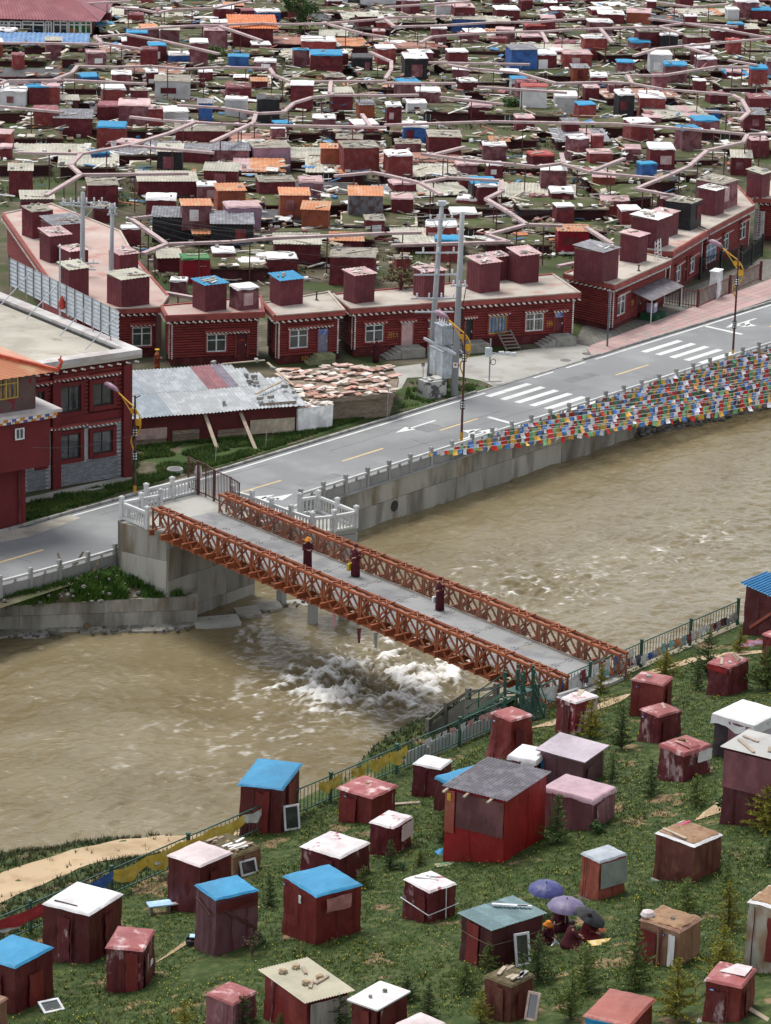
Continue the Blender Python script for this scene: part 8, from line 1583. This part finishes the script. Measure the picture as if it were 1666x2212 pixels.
# ================================================================== shrubs, weeds, grass
M_trunk = mat('shrub_bark', (.075, .055, .04), .95, var=.1)
M_sp = [mat('spruce_dark', (.075, .112, .036), .9, (.115, .155, .052), scale=6, var=.25, bump=0, dirt=.1), mat('spruce_green', (.11, .15, .038), .9, (.15, .19, .052), scale=6, var=.2, bump=0, dirt=.1), mat('spruce_yellow', (.20, .19, .028), .9, (.25, .23, .036), scale=6, var=.15, bump=0, dirt=.1)]
def spruce_mesh(seed, slim, dense=1.0, droop=.1):
    """unit-height young spruce: whorled boughs thick with needle sprays"""
    rs = random.Random(seed); V = []; F = []
    def spray(p, d, L, w):
        s_ = d.cross(Vector((rs.gauss(0, 1), rs.gauss(0, 1), rs.gauss(0, 1)))); s_ = s_.normalized() if s_.length > 1e-3 else Vector((1, 0, 0)); b = len(V); V.extend([tuple(p - s_ * w), tuple(p + s_ * w), tuple(p + d * L)]); F.append((b, b + 1, b + 2))
    z = .06
    while z < .97:
        rad = (1 - z) ** .8 * slim + .02; nb = max(3, int((6 + 4 * (1 - z)) * dense))
        for k in range(nb):
            a = rs.random() * 6.283; r_ = rad * rs.uniform(.35, 1.25); tip = Vector((math.cos(a) * r_, math.sin(a) * r_, z + r_ * rs.uniform(.05, .6) - droop * r_)); base = Vector((0, 0, z)); d = (tip - base); ns = max(3, int(d.length / .020))
            for i in range(ns):
                t = (i + .6) / ns; p = base.lerp(tip, t); dn = d.normalized()
                for q in range(2): dv = (dn * rs.uniform(.3, 1) + Vector((rs.gauss(0, .6), rs.gauss(0, .6), rs.gauss(.15, .45)))).normalized(); spray(p, dv, rs.uniform(.035, .085), rs.uniform(.009, .016))
        z += rs.uniform(.035, .085)
    for i in range(10): spray(Vector((0, 0, .93 + .006 * i)), Vector((rs.gauss(0, .3), rs.gauss(0, .3), 1)).normalized(), .05, .007)
    return V, F
def bough_mesh(seed, slim):                              # bare stem with a few bough lines
    rs = random.Random(seed); mb = MB().tube([(0, 0, -.03), (rs.uniform(-.01, .01), 0, .5), (0, 0, .96)], [.022, .014, .004], 6)
    z = .1
    while z < .9:
        for k in range(3): a = rs.random() * 6.283; r_ = slim * (1 - z) * .8; mb.tube([(0, 0, z), (math.cos(a) * r_, math.sin(a) * r_, z + r_ * .3)], [.006, .002], 4)
        z += .09
    return mb
SP = []
for mi in range(3):
    for (sd, sl_, dn) in ((1, .32, .85), (2, .44, .8), (3, .24, .8), (4, .58, .95)):
        V_, F_ = spruce_mesh(sd + 10 * mi, sl_, dn); me = bpy.data.meshes.new('crown'); me.from_pydata(V_, [], F_); me.materials.append(M_sp[mi]); SP.append((me, bough_mesh(sd + 10 * mi, sl_).mesh('trunk', M_trunk)))
SHR = '''C 885 470 150 2 1;C 1020 525 180 0 2;C 1145 730 150 0 0;C 1390 205 185 0 1;C 1505 262 115 1 3;C 1165 292 62 1 1;C 980 668 125 0 2;C 930 280 115 2 0;C 1210 205 105 2 3;C 1530 108 95 2 1;C 1650 265 175 1 3;C 1340 772 135 1 1;C 1640 872 185 2 3;C 740 925 195 0 0;C 445 978 112 0 1;C 250 925 130 0 0;C 1540 440 45 1 3;C 1345 268 130 0 2
B 20 612 125 0 0;B 150 592 65 1 3;B 345 1140 130 1 3;B 445 1042 115 1 1;B 655 1092 205 0 1;B 185 1252 145 0 0;B 92 1182 105 0 3;B 410 1275 135 2 1;B 860 1135 205 1 1;B 800 1255 205 1 0;B 1075 1125 250 1 0;B 1100 862 145 1 2;B 1300 805 155 1 1;B 1470 735 165 1 2;B 1480 868 205 2 0;B 1450 1085 225 2 1;B 1255 1255 255 2 1;B 1655 592 105 0 0;B 1640 1035 155 0 1
A 1165 772 135 0 0;A 1570 692 95 1 1;A 322 1003 52 1 3;A 1050 1292 140 0 1;A 1462 1292 145 0 1;A 795 1292 112 2 1;A 1210 1292 60 1 1;A 1640 1292 110 0 1;A 800 396 85 0 3;A 1010 322 52 0 3;A 890 372 40 0 3'''
zmap = {'A': ZA, 'B': ZB_, 'C': ZC}; lw_ = ('dark green', 'mid green', 'yellowish'); ls_ = ('upright', 'full', 'thin', 'bushy')
for ln in SHR.replace('\n', ';').split(';'):
    z_, x, y, hh, mi, sh = ln.split(); zz = zmap[z_]; P_ = hat(zz[0] + float(x) / 2, zz[1] + float(y) / 2); hgt = float(hh) / 2 / scl(P_) / math.cos(R_(20)) * 1.06; cr, tk = SP[int(mi) * 4 + int(sh)]
    nh = min(near, key=lambda q: (Vector((q[1].x, q[1].y, 0)) - Vector((P_.x, P_.y, 0))).length)[2]; sz = 'tiny' if hgt < .55 else ('small' if hgt < 1.1 else 'tall')
    r = thing('young_spruce', '%s %s %s young spruce near the %s' % (sz, ls_[int(sh)], lw_[int(mi)], nh), 'tree', P_, rnd.random() * 6, 'young spruces planted on the slope'); inst('crown', cr, r, (0, 0, 0), (0, 0, 0), (hgt,) * 3); inst('trunk', tk, r, (0, 0, 0), (0, 0, 0), (hgt,) * 3)
# twiggy shrubs and broad-leaf plants
def twiggy(label, P_, hgt, wid_, m, leaves=160, seed=0, name='twiggy_shrub', leaf=.05):
    rs = random.Random(seed); r = thing(name, label, 'shrub', P_, 0, None); mb = MB(); tips = []
    for k in range(14):
        a = rs.random() * 6.283; p0 = Vector((0, 0, 0)); p1 = Vector((math.cos(a) * wid_ * .3, math.sin(a) * wid_ * .3, hgt * .5)); p2 = Vector((math.cos(a) * wid_ * rs.uniform(.4, 1), math.sin(a) * wid_ * rs.uniform(.4, 1), hgt * rs.uniform(.55, 1))); mb.tube([p0, p1, p2], [.018, .011, .004], 4); tips += [p1.lerp(p2, rs.random()) for q in range(leaves // 14)]
    mb.build('stems', M_trunk, r); lf = MB()
    for p in tips:
        p = p + Vector((rs.gauss(0, .07), rs.gauss(0, .07), rs.gauss(0, .06))); d = Vector((rs.gauss(0, 1), rs.gauss(0, 1), rs.gauss(.3, .7))).normalized() * leaf * rs.uniform(.6, 1.4); s_ = d.cross(Vector((rs.gauss(0, 1), rs.gauss(0, 1), 1))).normalized() * leaf * .35; lf.add([p, p + d * .5 + s_, p + d, p + d * .5 - s_], [(0, 1, 2, 3)])
    tag(lf.build('leaves', m, r), kind='stuff')
M_leaf = mat('broad_leaf', (.035, .085, .022), .7, (.06, .12, .03), scale=5, var=.15, bump=0); M_dry = mat('dry_leaf', (.16, .12, .06), .9, (.10, .10, .03), scale=5, var=.2, bump=0)
twiggy('bare grey twiggy bush at the river edge below the track', hat(188, 1812), 1.0, .9, M_dry, 120, 3); twiggy('second bare twiggy bush at the river edge', hat(232, 1800), .7, .5, M_dry, 60, 4); twiggy('dark leafy bush on the bank behind the yellow scarves', hat(400, 1770), .8, .8, M_sp[0], 500, 5, 'bank_bush'); twiggy('twiggy brown shrub at the purple hut corner', hat(545, 2065), 1.0, .45, M_dry, 220, 6); twiggy('dark leafy bush on the bank near the blue-topped hut', hat(500, 1736), .7, .7, M_sp[0], 420, 15, 'bank_bush')
for i, (x, y, s_, lb) in enumerate(((1568, 1760, .75, 'broad-leaved plant beside the tall plum hut'), (1290, 1800, .45, 'broad-leaved plant at the pleated end of the pink-wrapped hut'), (555, 2040, .35, 'broad-leaved plant beside the purple hut'), (1255, 2075, .7, 'dry grassy shrub before the seated people'), (870, 1880, .3, 'small leafy plant beside the ragged white-topped hut'))): twiggy(lb, hat(x, y), s_, s_ * .7, M_dry if 'dry' in lb else M_leaf, 240, 20 + i, 'leafy_plant', .13 if 'broad' in lb else .06)
# deciduous tree and far shrubs in the town
def leaf_tree(label, P_, hgt, wid_, m, seed, n=2600):
    rs = random.Random(seed); r = thing('leafy_tree', label, 'tree', P_); mb = MB().tube([(0, 0, -.1), (.05, 0, hgt * .4), (0, .05, hgt * .85)], [.16, .10, .03], 7); cl = []
    for k in range(16): a = rs.random() * 6.283; z = hgt * rs.uniform(.3, .75); q = Vector((math.cos(a) * wid_ * rs.uniform(.3, .95), math.sin(a) * wid_ * rs.uniform(.3, .95), z + hgt * rs.uniform(.03, .22))); mb.tube([(0, 0, z), q], [.05, .015], 5); cl.append((q, wid_ * rs.uniform(.25, .5)))
    cl.append((Vector((0, 0, hgt * .92)), wid_ * .35)); mb.build('trunk', M_trunk, r); lf = MB()
    for i in range(n):
        c, s_ = rs.choice(cl); p = c + Vector((rs.gauss(0, .5), rs.gauss(0, .5), rs.gauss(0, .45))) * s_; d = Vector((rs.gauss(0, 1), rs.gauss(0, 1), rs.gauss(0, .6))).normalized() * .22; t = d.cross(Vector((rs.gauss(0, 1), rs.gauss(0, 1), 1))).normalized() * .09; lf.add([p, p + d * .5 + t, p + d, p + d * .5 - t], [(0, 1, 2, 3)])
    lf.build('crown', m, r)
leaf_tree('full green tree standing among the far dwellings', at(646, 90), 4.9, 1.8, mat('tree_leaf', (.040, .085, .020), .9, (.06, .11, .028), scale=2, var=.05, bump=0), 1); leaf_tree('small dark shrub tree by a white pinkish hut in the town', at(468, 142), 1.9, .9, M_sp[0], 2, 700); leaf_tree('small green shrub tree beside a white cloth hut', at(1106, 252), 1.8, .9, M_leaf, 3, 700); leaf_tree('pale dry shrub on the long log house roof', at(865, 622, EAVE), 1.2, 1.1, M_dry, 4, 500)
# far spruce-like weeds of the plot and verge, grass of the slope: uncountable
def blades(name, label, pts, hgt, m, parent=None, cat='grass', w=.016, per=5, spread=.07):
    n_ = len(pts); rs = np.random.RandomState(len(name) + n_); pts = np.asarray(pts); k = per; base = np.repeat(pts, k, 0); a = rs.rand(n_ * k) * 6.283; ln_ = rs.rand(n_ * k) * .6 + .5; hh = np.repeat(hgt if isinstance(hgt, np.ndarray) else np.full(n_, hgt), k) * ln_; ofs = np.stack([np.cos(a), np.sin(a), np.zeros_like(a)], 1) * (rs.rand(n_ * k, 1) * spread); b0 = base + ofs; sd = np.stack([-np.sin(a), np.cos(a), np.zeros_like(a)], 1) * w; lean = np.stack([np.cos(a), np.sin(a), np.zeros_like(a)], 1) * (hh * (rs.rand(n_ * k) * .9 + .1))[:, None]; tip = b0 + lean; tip[:, 2] += hh
    V_ = np.stack([b0 - sd, b0 + sd, tip], 1).reshape(-1, 3); F_ = np.arange(len(V_)).reshape(-1, 3); o = inst(name, npmesh(name, V_, F_, m), parent); return tag(o, label, cat, kind='stuff')
M_gr = mat('grass_blade', (.064, .104, .018), .9, (.096, .134, .028), scale=.5, c3=(.155, .15, .055), scale3=.35, mix3=(.56, .70), var=0, bump=0, dirt=.35); M_gr2 = mat('grass_pale', (.20, .20, .075), .9, (.20, .175, .08), scale=.6, var=0, bump=0); M_fl = mat('yellow_flower', (.62, .48, .03), .8, var=0, bump=0)
gr = np.random.RandomState(4); gp = []; gh = []; tufts = []; flw = []; foot = [(q[1], max(q[3], q[4]) * .5) for q in near]
def in_path(u, v, p): return False
N1 = 0
uu = gr.uniform(-84, 6, 175000); vv = FV - 1.0 + (gr.rand(175000) ** .9) * 45
for u_, v_ in zip(uu, vv):
    p = W(u_, v_); qx, qy = proj((p.x, p.y, 4))
    if qx < -260 or qx > 1960 or qy > 2360: continue
    nn = mnoise.noise((p.x * .28, p.y * .28, 9)); n2 = mnoise.noise((p.x * .9, p.y * .9, 19))
    if nn + .5 * n2 < -.52: continue
    z = hill_z(p.x, p.y); gp.append((p.x, p.y, z - .01)); gh.append(.055 + .06 * max(0, nn + .3) + .06 * max(0, n2))
    if nn > .22 and gr.rand() < .10: tufts.append((p.x, p.y, z))
    if gr.rand() < .035 + .09 * max(0, n2): flw.append((p.x, p.y, z + .10))
blades('hillside_grass', 'short green grass covering the near slope', gp, np.array(gh), M_gr, w=.02, spread=.10); blades('straw_grass', 'pale dry grass tufts on the near slope', tufts, .20, M_gr2, spread=.12)
mb = MB()
for p in flw: mb.box((p[0], p[1], p[2] + .02), (.030, .030, .02))
tag(mb.build('yellow_flowers', M_fl), 'tiny yellow flowers scattered over the slope', 'flowers', kind='stuff')
bp_ = []
for i in range(16000):
    u_ = gr.uniform(-75, -20); v_ = gr.uniform(20, FV - .3); p = W(u_, v_); z = hill_z(p.x, p.y)
    if z < ZW + .35: continue
    tr_ = abs(v_ - 26.6) < 1.55 and u_ < -34
    if tr_ and gr.rand() > .03: continue
    bp_.append((p.x, p.y, z))
blades('bank_grass', 'rough grass and low weeds on the river bank', bp_, .22, mat('bank_blade', (.045, .062, .02), .9, (.09, .08, .035), scale=.6, var=0, bump=0), w=.022)
vp = []; vpoly = [(at(x, y).x, at(x, y).y) for x, y in ((58, 1080), (285, 1040), (290, 965), (640, 935), (730, 905), (870, 880), (720, 925), (600, 966), (500, 998), (420, 1018), (258, 1066), (150, 1102), (58, 1136))]
xs_, ys_ = [q[0] for q in vpoly], [q[1] for q in vpoly]
while len(vp) < 9000:
    p = (gr.uniform(min(xs_), max(xs_)), gr.uniform(min(ys_), max(ys_)))
    if inside(p, vpoly) and mnoise.noise((p[0] * .6, p[1] * .6, 2)) > -.15: vp.append((p[0], p[1], 0))
vpoly = [(at(x, y).x, at(x, y).y) for x, y in ((885, 822), (985, 818), (1038, 826), (1056, 836), (960, 864), (868, 884))]; xs_, ys_ = [q[0] for q in vpoly], [q[1] for q in vpoly]
for i in range(2600):
    p = (gr.uniform(min(xs_), max(xs_)), gr.uniform(min(ys_), max(ys_)))
    if inside(p, vpoly) and mnoise.noise((p[0] * .7, p[1] * .7, 8)) > .0: vp.append((p[0], p[1], 0))
blades('verge_grass', 'rough green grass on the verge before the ribbed shed', vp, .22, mat('verge_blade', (.05, .10, .018), .9, (.09, .14, .028), scale=.8, var=0, bump=0), w=.025)
pp = []; pv_ = np.array(plot_pts).reshape(15, 6, 3)
for i in range(2600):
    a, b = gr.rand() * 13.9, gr.rand() * 4.8; i0_, j0_ = int(a), int(b); fa_, fb_ = a - i0_, b - j0_
    q = (pv_[i0_, j0_] * (1 - fa_) + pv_[i0_ + 1, j0_] * fa_) * (1 - fb_) + (pv_[i0_, j0_ + 1] * (1 - fa_) + pv_[i0_ + 1, j0_ + 1] * fa_) * fb_
    if a > 5 and mnoise.noise((q[0] * .8, q[1] * .8, 5)) > -.2: pp.append(tuple(q))
blades('plot_weeds', 'lush green weeds on the plot beside the abutment', pp, .42, mat('weed_blade', (.055, .125, .018), .85, (.10, .19, .03), scale=1, var=0, bump=0), w=.05, per=7, spread=.2)
# rubble and the yellow can on the plot
rr = random.Random(8); mb = MB()
for i in range(260): q = plot_pts[rr.randrange(30, 90)]; mb.rock((q[0] + rr.uniform(-.8, .8), q[1] + rr.uniform(-.8, .8), q[2] + .08), rr.uniform(.04, .15), i)
tag(mb.build('plot_rubble', M_rock), 'scattered pale stones among the weeds beside the abutment', 'stones', kind='stuff')
yc = thing('yellow_can', 'small yellow tin can standing at the foot of the abutment', 'can', at(312, 1256, ztop + .05)); MB().lathe((0, 0, 0), [(.17, 0), (.17, .36), (.15, .38)], 12).build('can', mat('yellow_tin', (.60, .33, .02), .6, (.4, .2, .03), scale=5), yc); MB().tube([(-.15, 0, .36), (0, 0, .52), (.15, 0, .36)], .015, 5).build('bail', M_trunk, yc)
for i, (x0, y0, x1, y1, zz) in enumerate(((125, 1195, 142, 1245, 1.0), (218, 1205, 197, 1245, 1.1), (180, 1192, 157, 1230, 1.0))): tag(MB().bar(at(x0, y0, zz * .9), at(x1, y1, -.1), .09, .12).build('broken_post', M_timber), ('thick broken timber leaning on the carved stone railing', 'leaning brown stick standing in the weedy plot', 'thin pale stick leaning on the carved stone railing')[i], 'timber', 'timbers leaning on the stone railing')
# weeds in the town and beside the transformer
tw_ = []
for i in range(26000):
    px_, py_ = gr.uniform(-240, 1900), gr.uniform(-10, 620)
    if blocked(px_, py_): continue
    P_ = at(px_, py_, 0)
    if mnoise.noise((P_.x * .2, P_.y * .2, 6)) > .02: tw_.append((P_.x, P_.y, 0))
blades('yard_weeds', 'weeds and moss between the dwellings', tw_, .28, mat('yard_blade', (.07, .085, .025), .9, (.12, .11, .05), scale=.3, var=0, bump=0), w=.06, per=4, spread=.3)
